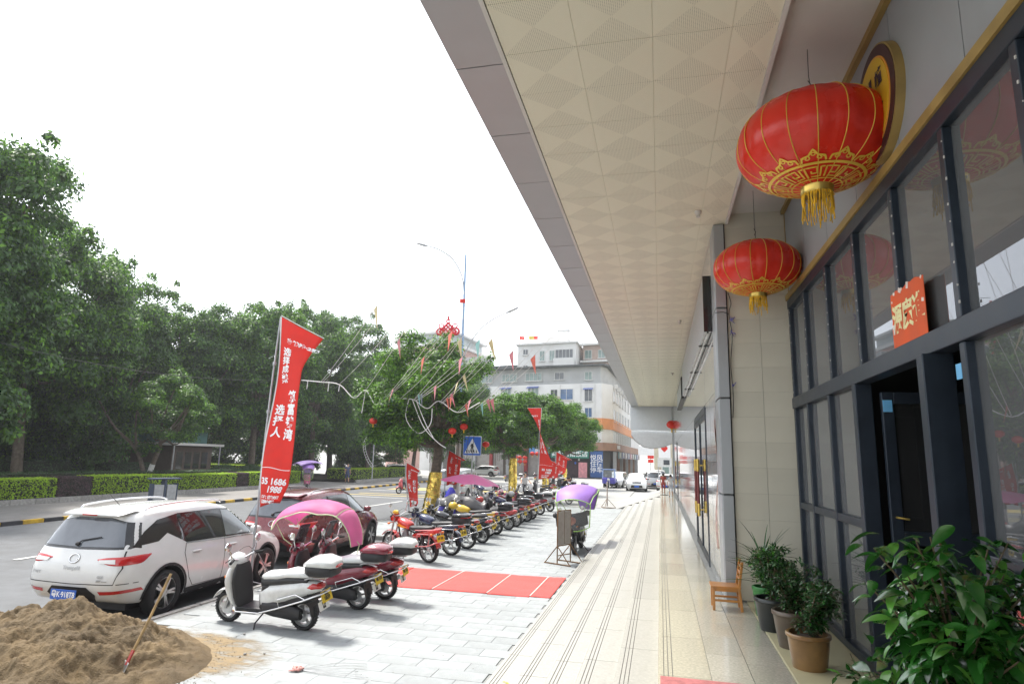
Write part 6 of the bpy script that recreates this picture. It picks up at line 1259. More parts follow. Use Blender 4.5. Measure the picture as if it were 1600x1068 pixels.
# spring couplet paper
t = thing('paper_couplet', 'torn orange-red paper with gold characters stuck above the door', 'paper notice', (1.684, 4.73, 2.75))
rg = random.Random(3); poly = [(-.30, -.21)]+[(-.30+.6*k/12, -.215+rg.uniform(-.012, .012)) for k in range(1, 12)]+[(.30, -.2), (.305, -.05), (.29, 0), (.30, .15), (.29, .2)]+[(.28-.56*k/12, .205+rg.uniform(-.014, .012)) for k in range(1, 12)]+[(-.3, .19)]
b = MB(); b.prism(poly, -.002, .002, 'X'); b.build('paper', mat('orange_red_paper', (.62, .09, .02), .7, var=.1), t)
text_on('源廣進', .21, mat('cream_ink', (.75, .68, .35), .5), t, lambda u, v: Vector((-.004, -u, v-.01)), bold=.008, sx=.9); b = MB()
for k in range(9): y = -.3+rg.random()*.6; s = rg.uniform(.01, .035); b.box((-.0035, y if k % 2 else math.copysign(.27, y), rg.uniform(-.2, .2) if k % 2 == 0 else math.copysign(.195, rg.random()-.5)), (.002, s, s*1.4), R=Matrix.Rotation(rg.random()*2, 3, 'X'))
b.build('torn_fleck', mat('paper_tear', (.72, .66, .6), .8), t)
# ------------------------------------------------------------------ chair
t = thing('chair', 'small varnished wooden chair standing beside the tiled pillar', 'chair', (.74, 8.36, 0), 0)
def tk(a, c, m=wood_o, nm='leg', p=None): b = MB(); b.b2(a, c); return b.build(nm, m, p or t, bevel=.003)
for x in (-.15, .12):
    for y in (-.13, .13):
        if x < 0: tk((x-.015, y-.014, 0), (x+.015, y+.014, .252))
for y in (-.13, .13):
    b = MB(); b.rings([[(x+dx, y+dy, z) for dx, dy in ((-.015, -.014), (.015, -.014), (.015, .014), (-.015, .014))] for x, z in ((.165, 0), (.14, .26), (.185, .56))]); b.build('leg', wood_o, t, bevel=.003)
tk((-.18, -.155, .253), (.16, .155, .275), nm='seat')
for y in (-.13, .13): tk((-.134, y-.008, .10), (.14, y+.008, .125), nm='stretcher'); tk((-.134, y-.008, .215), (.125, y+.008, .25), nm='apron')
tk((-.158, -.115, .215), (-.142, .115, .25), nm='apron'); tk((.14, -.115, .12), (.155, .115, .145), nm='stretcher')
for z in (.36, .43, .50): q = tk((-.008, -.115, z-.017), (.008, .115, z+.017), nm='back_slat'); q.location = (.14+(z-.26)*.15, 0, 0)
# ------------------------------------------------------------------ pots and plants
def leaf_shape(L, W, fold=.25, curl=.3, n=5):   # single leaf along +x with midrib fold; returns verts, faces
    vs = []; 
    for i in range(n+1):
        u = i/n; w = W*.5*math.sin(math.pi*min(1, u*.92+.05))**.8*(1-.25*u); z = -curl*L*u*u
        vs += [(L*u, w, z+fold*w), (L*u, 0, z), (L*u, -w, z+fold*w)]
    fs = []
    for i in range(n): a = 3*i; fs += [(a, a+3, a+4, a+1), (a+1, a+4, a+5, a+2)]
    return vs, fs
def scatter_leaves(items, shape, name, mats, parent, solid=False):   # items: (pos, dir, up, scale, mat index)
    sv, sf = shape; sv = np.array(sv); n = len(items); V = np.zeros((n, len(sv), 3)); mi = []
    for k, (p, d, u, s, m) in enumerate(items):
        d = Vector(d).normalized(); y = Vector(u).cross(d); y = y.normalized() if y.length > 1e-5 else d.orthogonal().normalized(); z = d.cross(y)
        M_ = np.array([d, y, z]); V[k] = sv @ M_*s+np.array(p); mi += [m]*len(sf)
    F = np.array(sf)[None]+np.arange(n)[:, None, None]*len(sv); me = fastmesh(name, V.reshape(-1, 3), F.reshape(-1, 4), mats, np.array(mi)); me.polygons.foreach_set('use_smooth', [True]*len(me.polygons))
    o = D.objects.new(name, me); COL.objects.link(o); o.parent = parent; return o
pl_a = mat('glossy_leaf_green', (.020, .105, .014), .22, var=.3, scale=6, island=.35, trans=.2, coat=.35, spec=.8); pl_b = mat('glossy_leaf_light', (.09, .26, .035), .3, var=.25, scale=6, island=.3, trans=.25, coat=.3); pl_d = mat('shrub_leaf_dark', (.034, .09, .03), .42, var=.3, scale=6, island=.4, trans=.15); pl_r = mat('shrub_leaf_bronze', (.05, .045, .02), .45, var=.3, island=.35, trans=.15)
stem_m = mat('plant_stem', (.09, .065, .035), .85, var=.3)
def pot(name, label, loc, prof, m, r, zs, parent_cat='flower pot'):
    t = thing(name, label, parent_cat, loc); b = MB(); b.lathe(prof, 40, close=True); b.build('pot_body', m, t, smooth=40); b = MB(); b.lathe([(r*.3, zs-.03), (r, zs-.02), (r*.9, zs), (r*.4, zs+.018), (.01, zs+.02)], 28); b.build('soil', soil, t, smooth=True); return t
def potprof(rb, rt, h, th=.014, rim=.012): return [(rb*.4, 0), (rb, 0), (rb*1.03, h*.05), (rb+(rt-rb)*.55, h*.45), (rt*.985, h*.84), (rt, h*.86), (rt+rim, h*.9), (rt+rim, h*.975), (rt+rim*.5, h), (rt-th, h), (rt-th, h*.85), (rb*.8, h*.1), (rb*.4, h*.1)]
def shrub(t, z0, R_, H, n, seed, L=.045, mats=(pl_d, pl_a, pl_r), stems=9, lean=(0, 0), name='foliage'):
    r = random.Random(seed); items = []; b = MB()
    for k in range(stems):
        a = r.uniform(0, 6.3); q = r.uniform(.35, 1); e = Vector((math.cos(a)*R_*q+lean[0], math.sin(a)*R_*q+lean[1], z0+H*r.uniform(.55, 1)*(1.1-.35*q))); m_ = Vector((e.x*.35, e.y*.35, z0+(e.z-z0)*.5))
        P = [interp([(r.uniform(-.02, .02), r.uniform(-.02, .02), z0-.02), tuple(m_), tuple(e)], i/10) for i in range(11)]; b.tube(P, [.008*(1-i/12)+.001 for i in range(11)], 5)
        tw = []
        for j in range(7):
            s = Vector(P[r.randint(3, 10)]); d = Vector((r.gauss(0, 1), r.gauss(0, 1), r.gauss(.4, .6))).normalized(); l = R_*r.uniform(.25, .55); b.tube([s, s+d*l*.5+Vector((0, 0, .01)), s+d*l], .0025, 4); tw.append((s, d, l))
        for j in range(n//stems):
            s, d, l = tw[r.randint(0, 6)]; u = r.random(); p = s+d*l*u+Vector((r.gauss(0, .02), r.gauss(0, .02), r.gauss(0, .02))); dd = Vector((r.gauss(0, 1), r.gauss(0, 1), r.gauss(.1, .6)))+d*.8+Vector((p.x, p.y, 0))*1.5
            items.append((p, dd, (r.gauss(0, .4), r.gauss(0, .4), 1), L*r.uniform(.6, 1.25), r.choices(range(len(mats)), [.55, .3, .15][:len(mats)])[0]))
    b.build('stems', stem_m, t, smooth=60); scatter_leaves(items, leaf_shape(1, .48, .25, .25, 3), name, list(mats), t)
ZL = .015
t = pot('potted_plant', 'bushy small-leaved shrub in a brown glazed pot, nearest of the row', (1.21, 6.19, ZL), potprof(.135, .17, .28), terracotta, .15, .24, 'potted plant'); shrub(t, .24, .27, .52, 2600, 1, lean=(.02, .02))
t = pot('potted_plant', 'dark small-leaved shrub in a tall grey-brown ribbed pot, middle of the row', (1.18, 6.80, ZL), potprof(.11, .155, .33), pot_grey, .14, .29, 'potted plant'); shrub(t, .29, .26, .58, 2400, 2)
t = pot('potted_plant', 'dark shrub in a black glazed pot, third from the camera', (1.12, 7.42, ZL), potprof(.13, .175, .32), pot_dark, .155, .28, 'potted plant'); shrub(t, .28, .32, .66, 3000, 3, mats=(pl_d, pl_a, pl_b))
t = pot('potted_plant', 'spiky-leaved plant in a green plastic pot behind the others by the pillar', (1.14, 8.05, ZL), potprof(.10, .135, .32, rim=.006), pot_green, .12, .28, 'potted plant')
r = random.Random(9); items = []
for k in range(80):
    a = r.uniform(0, 6.3); el = r.uniform(.2, 1.4); items.append(((math.cos(a)*.02, math.sin(a)*.02, .34+r.uniform(0, .3)), (math.cos(a)*math.cos(el), math.sin(a)*math.cos(el), math.sin(el)), (0, 0, 1), r.uniform(.25, .48), 0 if r.random() < .6 else 1))
scatter_leaves(items, leaf_shape(1, .055, .5, .22, 5), 'spiky_leaves', [pl_a, pl_d], t); b = MB(); b.tube([(0, 0, .25), (.01, 0, .66)], .018, 8); b.build('stem', stem_m, t); shrub(t, .28, .26, .5, 500, 4, mats=(pl_a, pl_b, pl_d), stems=6)
# big glossy plant at the right edge
t = pot('potted_plant', 'large glossy broad-leaved plant filling the lower right corner', (1.35, 3.55, ZL), potprof(.16, .22, .36), pot_dark, .19, .32, 'potted plant')
r = random.Random(12); items = []; b = MB()
for k in range(62):
    a = r.uniform(0, 6.3); q = r.uniform(.3, 1)**.7; hz = r.uniform(.25, 1.2); ex, ey = math.cos(a)*.40*q, math.sin(a)*.46*q; ez = .30+hz*(1.05-.2*q)
    P = [interp([(0, 0, .30), (ex*.35, ey*.35, .3+(ez-.3)*.65), (ex, ey, ez)], i/10) for i in range(11)]; b.tube(P, [.009*(1-i/12)+.0015 for i in range(11)], 5)
    for j in range(28):
        s = Vector(P[min(10, 3+j*8//28)]); da = r.uniform(0, 6.3); d = Vector((math.cos(da)+ex*1.4, math.sin(da)+ey*1.4, r.uniform(-.5, .35))); p = s+Vector((r.gauss(0, .055), r.gauss(0, .055), r.gauss(0, .05)))
        items.append((p, d, (r.gauss(0, .35), r.gauss(0, .35), 1), r.uniform(.08, .135), 0 if r.random() < .78 else 1))
b.build('stems', stem_m, t, smooth=60); scatter_leaves(items, leaf_shape(1, .52, .28, .5, 6), 'broad_leaves', [pl_a, pl_b], t)
t = pot('potted_plant', 'low leafy plant with oval leaves in front of the big glossy plant', (1.22, 4.15, ZL), potprof(.12, .16, .26), pot_grey, .14, .22, 'potted plant'); shrub(t, .22, .24, .38, 420, 6, L=.075, mats=(pl_a, pl_d, pl_b), stems=10)
# rubber mat at the bottom of the frame
b = MB(); b.b2((-.03, 4.2, .001), (.86, 5.62, .009)); o = b.build('rubber_mat', carpet_p, None, bevel=.003); tag(o, 'faded pink ribbed mat on the floor at the bottom edge of the picture', 'mat')
# red carpet in sections
t = thing('red_carpet', 'red carpet strip laid across the paving up to the steps', 'carpet', (0, 0, 0))
xs = [-6.9, -5.3, -4.15, -3.1, -2.3, -1.93]
for k, (x0, x1) in enumerate(zip(xs, xs[1:])):
    dy = (.03, 0, .02, -.02, .02)[k]; b = MB(); nu, nv = 16, 20
    f = lambda u, v, x0=x0, x1=x1, dy=dy: (x0+(x1-x0-.02)*u, 11.62+dy+2.02*v, G+.006+.006*abs(math.sin(u*3.1+v*2+x0))*abs(math.sin(v*9+x0*3))+.004*math.sin(v*22+u*5)*math.sin(u*7)**2)
    b.grid(f, nu, nv); b.build('carpet_section', carpet_r, t, smooth=True, solid=.006)
b = MB()
for x in xs[2:-1]: b.b2((x-.03, 11.66, G+.0162), (x-.005, 13.6, G+.0185))
b.build('white_crease', mat('pale_tape', (.6, .45, .42), .8), t)
# ------------------------------------------------------------------ sand heap, shovel, litter
def sand_z(x, y):
    cx, cy = x+7.05, y-6.35; ang = math.atan2(cy, cx); rr = math.hypot(cx/2.05, cy/1.55); base = max(0, 1-rr)**.85*.98
    ridge = .14*math.exp(-((x+6.25)**2/.30+(y-6.55)**2/.25))+.12*math.exp(-((x+7.5)**2/.18+(y-6.0)**2/.14))+.05*math.exp(-((x+5.8)**2/.1+(y-6.3)**2/.1))
    v = Vector((x, y, 0)); n = .16*noise.noise(v*1.7)+.10*noise.noise(v*3.9+Vector((3, 0, 0)))+.045*noise.noise(v*9)+.026*noise.noise(v*22)+.012*noise.noise(v*48)
    gul = -.06*abs(noise.noise(v*2.6+Vector((9, 3, 0))))
    z = base*.60+(ridge+(n+gul)*1.3)*min(1, base*2.6); return z
b = MB(); nu, nv = 300, 230; b.grid(lambda u, v: (-9.4+4.7*u, 4.5+3.7*v, G+.002+max(-.03, sand_z(-9.4+4.7*u, 4.5+3.7*v)-.012)), nu, nv)
o = b.build('sand_heap', sand_m, None, smooth=True); tag(o, 'heap of damp brown sand piled at the road edge behind the white car', 'sand heap')
b = MB(); rg = random.Random(4); fl = []
for k in range(420):
    a = rg.uniform(-1.2, 1.0); q = 1+abs(rg.gauss(0, .09)); x, y = -7.05+2.02*q*math.cos(a), 6.4+1.55*q*math.sin(a)
    if x > -7.1: s = rg.uniform(.003, .011)*(1.6 if rg.random() < .04 else 1); b.box((x, y, G+.002+s*.3), (s, s*.8, s*.7), rz=rg.random()*3)
tag(b.build('sand_grains', sand_m, None), kind='stuff')
for (x, y, s) in ((-4.95, 7.25, .022), (-4.75, 7.35, .016), (-5.5, 8.0, .02)):
    b = MB(); b.ell((0, 0, s*.7), (s, s*.8, s*.7), 7, 5); o = b.build('pebble', stone, None); o.location = (x, y, G); tag(o, 'tiny dark pebble lying on the paving near the sand heap', 'pebble', 'pebbles near the sand heap')
sh = thing('shovel', 'shovel with a long bare wooden handle stuck in the sand heap', 'shovel', (-5.60, 6.10, G+sand_z(-5.60, 6.10)))
b = MB(); top = Vector((.20, .28, .92)); b.tube([top*.16, top*.55+Vector((.006, 0, 0)), top*1.02], [.015, .014, .015], 10); b.build('handle', wood_h, sh, smooth=50); b = MB(); b.tube([top*.05, top*.2], [.017, .019], 10); b.build('socket', red_pl, sh, smooth=50)
b = MB(); dn = -top.normalized(); sd = Vector((.82, -.57, 0)).normalized(); b.grid(lambda u, v: tuple(top*.05+dn*(-.03+.20*u)+sd*((v-.5)*(.25-.07*max(0, u-.6)))+dn.cross(sd)*(.10*(v-.5)**2)), 6, 6); b.build('blade', steel, sh, smooth=True, solid=.004)
b = MB(); b.tube([(-6.75, 9.05, G+.02), (-6.05, 9.02, G+.018)], .014, 8); o = b.build('wooden_stick', wood_h, None); tag(o, 'short wooden stick lying on the paving by the front wheel of the white scooter', 'stick')
t = thing('wire_tangle', 'loose loops of thin steel wire ending in a pink twisted bundle on the paving', 'wire', (-4.02, 6.95, G))
b = MB()
for k in range(7):
    c1 = Vector((.25+.1*k, .22-.07*k, .03)); e = Vector((.62+.05*(k % 3), .42-.10*k, .01)); P = [(0, 0, .012), tuple(c1*.6+Vector((0, .05, 0))), tuple(c1+Vector((.1, .08, 0))), tuple(e)]; b.tube([interp(P, i/14) for i in range(15)], .0022, 4)
b.build('wire_loops', steel, t); b = MB(); r = random.Random(5)
for k in range(7): a = r.uniform(0, 6); P = [(r.uniform(-.1, .02), r.uniform(-.08, .06), r.uniform(.01, .04)) for _ in range(4)]; b.tube([interp(P, i/8) for i in range(9)], .0085, 5)
b.build('pink_bundle', mat('pink_tape', (.6, .3, .27), .7, var=.2), t, smooth=60)
# ------------------------------------------------------------------ feather banners
def chars(s): return '\n'.join(s)
def banner(label, base, top, ang, W0, seed=0, small=False, zb=1.3, texts=True, group='red advertising banners on poles', flip=1, curve=.5, twist=False):
    t = thing('banner_flag', label, 'banner', base, 0, group); top = Vector(top)-Vector(base)
    P = [(0, 0, 0), tuple(top*.35+Vector((-.03, 0, 0))), tuple(top*.7+Vector((-.03, 0, 0))), tuple(top)]
    b = MB(); b.tube([interp(P, i/16) for i in range(17)], [.026-.012*i/16 for i in range(17)], 10)
    for q in (.2, .42, .6, .78): c = Vector(interp(P, q)); b.tube([c-Vector((0, 0, .03)), c+Vector((0, 0, .03))], .034, 10)
    b.build('pole', galv, t, smooth=50)
    H_ = top.z-zb; ks = min(1.0, H_/2.95)*(.85 if W0 < .9 and H_ < 2 else 1); dirv = Vector((math.cos(ang), math.sin(ang), 0)); nrm = Vector((math.sin(ang), -math.cos(ang), 0))
    def S(u, v, off=0):      # u across 0..1 from the pole, v 0 bottom .. 1 top
        zz = zb+H_*v; c = Vector(interp(P, min(1, max(0, zz/top.z)))); 
        w = W0*(.60+.12*math.sin(v*2.2)) if v < .7 else W0*(.60+.12*math.sin(.7*2.2)+(1-.717)*((v-.7)/.3)**1.5)
        if twist: w = W0*(.75-1.0*max(0, v-.15)*1.55) if v < .8 else W0*(-.26-.42*(v-.8)/.2)
        w *= 1-.55*max(0, .12-v)/.12*.5
        bow = .07*math.sin(u*3.0+v*7+seed)+.10*u*math.sin(v*4.2+seed)*(1-v*.6)
        sag = -curve*W0*u*(max(0, (v-.7)/.3))-(.05*math.sin(v*5)*u if v < .7 else 0)+(.12*u if v < .02 else 0)
        p = c+dirv*(.05+w*u)*flip+nrm*(bow+off); return Vector((p.x, p.y, zz+sag))
    b = MB(); b.grid(lambda u, v: tuple(S(u, v)), 14, 70); b.build('cloth', banner_r, t, smooth=True, solid=.002)
    b = MB(); b.tube([S(0, 1, 0)+Vector((0, 0, .02)), S(.5, 1, 0)+Vector((0, 0, .02)), S(1.02, 1, 0)+Vector((0, 0, .02))], .008, 6)
    b.grid(lambda u, v: tuple(S(-.02+.045*u, v, .004)), 1, 60); b.build('top_rod', wfr, t)
    if texts:
        side = 1; ww = W0*.66
        def mp_(cx, cz, k=1.0): return lambda u, v: S((cx+u)/ww if flip > 0 else 1-(cx+u)/ww, (cz+v)/H_, .012)
        tx = [(chars('选择成熟'), .18, .32*ww, .745*H_-.02), (chars('选择人'), .20, .28*ww, .44*H_), (chars('筑富锦湾'), .22, .72*ww, .47*H_), ('富锦湾·2期', .11, .70*ww, .885*H_), ('35 1686', .16, .5*ww, .135*H_), ('1988', .16, .6*ww, .095*H_), ('地址：城东大道', .062, .5*ww, .055*H_), ('营销中心电话', .062, .45*ww, .032*H_)]
        for s, sz, cx, cz in tx[:(8 if not small else 8)]:
            text_on(s, sz*ks, white_ink, t, mp_(cx, cz), bold=.006, split=.12 if not small else 0, lh=1.05)
        b = MB(); b.grid(lambda u, v: tuple(S(.03+.94*u, .20+.003*v+.004*math.sin(u*6), .006)), 14, 1); b.build('white_rule', white_ink, t)
    if not small:
        b = MB()
        for a in (0.5, 2.6, 4.7): b.tube([(math.cos(a)*.45, math.sin(a)*.45, .01), (0, 0, .75)], .011, 6); b.tube([(math.cos(a)*.45, math.sin(a)*.45, .012), (0, 0, .12)], .009, 6)
        b.build('tripod_foot', steel, t)
    return t
banner('tallest red banner leaning on its pole between the white car and scooter', (-7.28, 10.62, G), (-7.22, 10.7, 4.32), -.1, .92, 0, zb=1.42)
banner('tall red banner right of the round street tree, its top blown left', (-6.85, 36, G), (-6.70, 36, 4.62), 0, 1.25, 2, small=True, zb=1.3, curve=.0, twist=True)
banner('small slanting red banner just left of the first gold-wrapped trunk', (-10.05, 25.0, G), (-10.5, 25.3, 1.42), .1, .62, 3, small=True, zb=.35, texts=True)
banner('red banner hanging between the gold-wrapped trunk and the white pole', (-9.45, 27.6, G), (-9.45, 27.6, 2.0), .1, .85, 4, small=True, zb=1.15)
banner('farther red banner right behind the tall one', (-7.9, 49.0, G), (-7.9, 49.0, 2.3), .2, 1.2, 5, small=True, zb=1.3)
banner('red banner low beside the tall one, behind it to the right', (-7.75, 44, G), (-7.6, 44.0, 1.7), .1, 1.1, 6, small=True, zb=1.1)
# ------------------------------------------------------------------ lamp post with knot ornament, poles, crossing sign
t = thing('street_lamp', 'tall two-armed street lamp with blue-wrapped pole and red knot ornament', 'street lamp', (-10.05, 31.1, G))
b = MB(); b.tube([(0, 0, 0), (0, 0, 1.0), (0, 0, 13.2)], [.13, .1, .05], 14); b.build('pole', mat('pale_blue_pole', (.25, .36, .52), .5, .3, var=.25, scale=1.5), t, smooth=50)
b = MB(); b.tube([(0, 0, 0), (0, 0, 3.2)], [.16, .125], 16); b.build('white_sleeve', plaster, t, smooth=50)
arm1 = [(0, 0, 10.9), (-.18, 0, 12.0), (-.75, 0, 13.0), (-1.6, 0, 13.6), (-2.35, 0, 13.85)]; arm2 = [(.02, 0, 7.2), (.35, 0, 8.2), (1.0, 0, 9.1), (1.75, 0, 9.65), (2.45, 0, 9.95)]
for P in (arm1, arm2):
    b = MB(); b.tube([interp(P, i/20) for i in range(21)], .035, 8); b.build('arm', galv, t, smooth=50)
    e, p = Vector(P[-1]), Vector(P[-2]); d = (e-p).normalized(); b = MB(); b.tube([e-d*.1, e+d*.1, e+d*.5, e+d*.58], [.04, .075, .06, .02], 10); b.build('lamp_head', alum_grey, t, smooth=50)
k0 = Vector((-.78, -.15, 8.95)); kn = MB()
n_ = 5
for i in range(n_):
    f = (i-(n_-1)/2)*.115
    for s in (-1, 1): kn.tube([k0+Vector((f-.24, 0, s*(f+.24))), k0+Vector((f+.24, .0, s*(f-.24)))], .058, 6)
for s in (-1, 1): kn.tube([k0+Vector((s*(.42+.2*math.cos(a)), 0, .0+.17*math.sin(a))) for a in [2*PI*i/20 for i in range(21)]], .06, 6); kn.tube([k0+Vector((s*(.38+.13*math.cos(a)), 0, .3+.11*math.sin(a))) for a in [2*PI*i/14 for i in range(15)]], .035, 6)
kn.tube([k0+Vector((.1*math.cos(a), 0, .55+.1*math.sin(a))) for a in [2*PI*i/14 for i in range(15)]], .035, 6)
kn.build('knot_ornament', mat('red_knot', (.62, .02, .04), .5), t, smooth=60); b = MB(); b.tube([k0+Vector((0, 0, .6)), k0+Vector((0, 0, .82))], .05, 8); b.tube([k0+Vector((0, 0, -.5)), k0+Vector((0, 0, -.62)), k0+Vector((0, 0, -.75))], [.12, .13, .09], 10)
for s in (-1, 0, 1): b.tube([k0+Vector((s*.08, 0, -.75)), k0+Vector((s*.14, 0, -1.6))], .05, 6)
b.build('tassel', mat('red_knot', (.62, .02, .04)), t, smooth=50)
b = MB(); b.tube([(0, 0, 9.95), (-.8, -.12, 9.92)], .012, 5); b.tube([(0, 0, 8.2), (-.78, -.12, 8.2)], .012, 5); b.build('bracket', galv, t)
b = MB(); b.box((-.05, -.08, 10.6), (.28, .1, .2)); b.build('red_box', banner_r, t)
t = thing('crossing_sign', 'square blue pedestrian crossing sign on a slim grey post', 'road sign', (-9.32, 31.2, G)); b = MB(); b.tube([(0, 0, 0), (0, 0, 3.5)], .038, 10); b.build('post', galv, t, smooth=50)
b = MB(); b.b2((-.48, -.07, 2.52), (.48, -.04, 3.50)); b.build('sign_plate', wfr, t, bevel=.01); b = MB(); b.b2((-.455, -.078, 2.545), (.455, -.071, 3.475)); pb_ = b.build('blue_face', mat('sign_blue', (.03, .13, .55), .4, var=.03), t)
b = MB(); b.prism([(-.40, 2.63), (.40, 2.63), (0, 3.38)], -.083, -.079); b.build('white_triangle', plate_wht, pb_)
b = MB(); yy = (-.088, -.084)
for k in range(5): x = -.27+k*.125; b.prism([(x-.02, 2.66), (x+.03, 2.66), (x-.0, 2.80), (x-.045, 2.80)] if k < 2 else [(x-.02, 2.66), (x+.03, 2.66), (x+.02, 2.80), (x-.02, 2.80)], *yy)
b.lathe([(.042, -.089), (.042, -.085)], 14, (.0, 0, 3.17), 'Y'); b.prism([(-.045, 3.12), (.045, 3.12), (.06, 2.92), (-.05, 2.92)], -.0895, -.0855); b.prism([(-.045, 3.1), (-.11, 2.98), (-.09, 2.97), (-.02, 3.06)], -.0905, -.0865); b.prism([(.045, 3.1), (.1, 2.97), (.08, 2.96), (.02, 3.06)], -.0905, -.0865); b.prism([(-.05, 2.93), (0, 2.93), (-.05, 2.72), (-.09, 2.74)], -.0905, -.0865); b.prism([(.0, 2.93), (.055, 2.93), (.10, 2.73), (.05, 2.72)], -.0905, -.0865); b.build('walking_figure', ink, pb_)
t = thing('white_pole', 'thick whitewashed utility pole between the red banner and the van', 'pole', (-9.15, 28.2, G)); b = MB(); b.tube([(0, 0, 0), (.02, 0, 1.4), (.1, 0, 4.2)], [.14, .125, .10], 14); b.build('pole_body', plaster, t, smooth=50); b = MB(); b.tube([(.0, 0, 1.0), (.01, 0, 1.5)], [.136, .128], 14); b.build('stained_band', concrete, t)
# spiral festoon pole by the park
t = thing('festoon_pole', 'thin pole with a pale spiral light garland in the park edge', 'pole', (-23.9, 50.5, G)); b = MB(); b.tube([(0, 0, 0), (0, 0, 6.4)], .045, 8); b.build('pole', galv, t)
b = MB(); P = [(.0, -.2, 1.4), (-.6, -.2, 2.2), (-.9, -.2, 3.3), (-.4, -.2, 4.4), (.3, -.2, 5.2), (.9, -.2, 5.8)]
for off in (0, .22): b.tube([Vector(interp(P, i/30))+Vector((off*.8, 0, off*.5)) for i in range(31)], .018, 5)
for i in range(26): c = Vector(interp(P, i/25)); b.tube([c, c+Vector((.18, 0, .11))], .012, 4)
b.build('garland', wfr, t)
# ------------------------------------------------------------------ rope, bunting strings and pennants
rope_w = mat('white_cord', (.72, .70, .66), .8, var=.1)
A_ = [(-14.9, 24, 4.78), (-14.0, 24, 4.70), (-13.1, 24, 4.58), (-12.4, 24, 4.02), (-11.9, 24, 4.35), (-11.4, 24, 3.75), (-10.95, 24, 4.1), (-10.3, 23.9, 4.0), (-9.7, 23.9, 3.95), (-9.1, 23.9, 3.6), (-8.6, 23.9, 3.9), (-7.8, 23.9, 3.45), (-6.9, 23.9, 3.85)]
t = thing('white_rope', 'thick white rope looping through the tree with frayed knotted ends', 'rope', (0, 0, 0)); b = MB(); b.tube([interp(A_, i/60) for i in range(61)], .022, 6); b.build('main_rope', rope_w, t, smooth=60)
for k, P in enumerate(([(-9.9, 23.9, 3.98), (-9.95, 23.8, 3.2), (-9.4, 23.8, 2.6), (-8.9, 23.8, 2.95), (-8.85, 23.8, 3.6)], [(-9.75, 23.9, 3.95), (-9.2, 23.8, 2.9), (-8.6, 23.8, 2.3), (-8.2, 23.8, 2.05)], [(-9.6, 23.9, 3.95), (-9.1, 23.8, 3.0), (-8.75, 23.8, 2.45)], [(-14.6, 24, 4.75), (-14.62, 24, 4.4)], [(-13.6, 24, 4.66), (-13.62, 24, 4.3)], [(-13.1, 24, 4.58), (-13.12, 24, 4.3)], [(-11.9, 24, 4.3), (-12.0, 24, 3.4)])):
    b = MB(); b.tube([interp(P, i/14) for i in range(15)], .018, 5); b.build('loose_end', rope_w, t, smooth=60)
bc = [mat('pennant_pink', (.75, .35, .38), .8, trans=.4), mat('pennant_yellow', (.72, .66, .42), .8, trans=.4), mat('pennant_mint', (.35, .62, .60), .8, trans=.4), mat('pennant_coral', (.75, .25, .18), .8, trans=.4), mat('pennant_grey', (.4, .42, .45), .8, trans=.3)]
cn = ['pink', 'pale yellow', 'mint green', 'coral', 'grey']
strs = [(-13.95, 4.70, 6.3, []), (-13.85, 4.70, 6.9, []), (-13.1, 4.58, 7.6, []), (-11.9, 4.3, 6.9, [(.5, 0)]), (-10.95, 4.05, 8.3, [(.13, 0)]), (-10.9, 4.05, 8.9, [(.05, 2), (.45, 3)]), (-10.85, 4.05, 9.4, [(.03, 3)]), (-10.3, 4.0, 10.0, [(.6, 1)]), (-9.72, 3.95, 9.2, [(.09, 2)]), (-9.7, 3.95, 11, [(.10, 4), (.5, 0)]), (-9.65, 3.9, 11.6, [(.24, 0)]), (-9.6, 3.9, 12.6, []), (-8.6, 3.85, 10.6, [(.28, 1), (.36, 1)]), (-8.55, 3.8, 11.4, [(.1, 3), (.16, 0)]), (-8.5, 3.8, 12.2, [(.13, 3)]), (-7.8, 3.5, 12.4, [(.12, 3), (.18, 0)]), (-7.7, 3.5, 13.3, []), (-7.1, 3.6, 13.8, [(.1, 2)]), (-6.9, 3.75, 14.6, [(.11, 0)]), (-6.85, 3.7, 15.6, [(.14, 0)])]
ORD = 'first second third fourth fifth sixth seventh eighth ninth tenth eleventh twelfth thirteenth fourteenth fifteenth sixteenth seventeenth eighteenth nineteenth twentieth'.split()
for k, (x, z, yE, fl) in enumerate(strs):
    a = Vector((x, 23.95, z)); e = Vector((-1.66, yE, 5.55)); P = catenary(a, e, -.0+.18, 16)
    lab = 'white bunting string running from the tree rope up to the canopy edge' if not fl else 'bunting string with a %s pennant near its tree end, number %d from the left' % (cn[fl[0][1]], k+1)
    t = thing('bunting_string', ORD[k]+(' bunting string from the left, without a pennant near the tree' if not fl else ' bunting string from the left, its first pennant %s' % cn[fl[0][1]]), 'bunting', (0, 0, 0), 0, 'bunting strings between the tree and the canopy')
    b = MB(); b.tube(P, [.0115*(1-i/16)**1.3+.0028 for i in range(17)], 4, cap=False); b.build('string', rope_w, t)
    for (u, c) in fl+([(.62, (k+1) % 4)] if k % 3 == 0 else []):
        i = int(u*16); p = P[i].lerp(P[i+1], u*16-i); d = (P[i+1]-P[i]).normalized(); s = .23; tw = random.uniform(-.3, .3)
        b = MB(); q = [p-d*s, p+d*s, p+Vector((tw*.3, tw, -.5))]; b.add([tuple(v) for v in q], [(0, 1, 2)]); b.build('pennant', bc[c], t, solid=.003)
b = MB(); b.tube(catenary((-26, 14, 6.6), (-14.9, 24, 4.78), .9, 24), .012, 5); b.tube(catenary((-14.9, 24, 4.78), (-10.1, 31, 6.2), .3, 12), .012, 5); tag(b.build('overhead_cable', black_pl, None), 'thin dark cable sagging across in front of the park trees', 'cable')
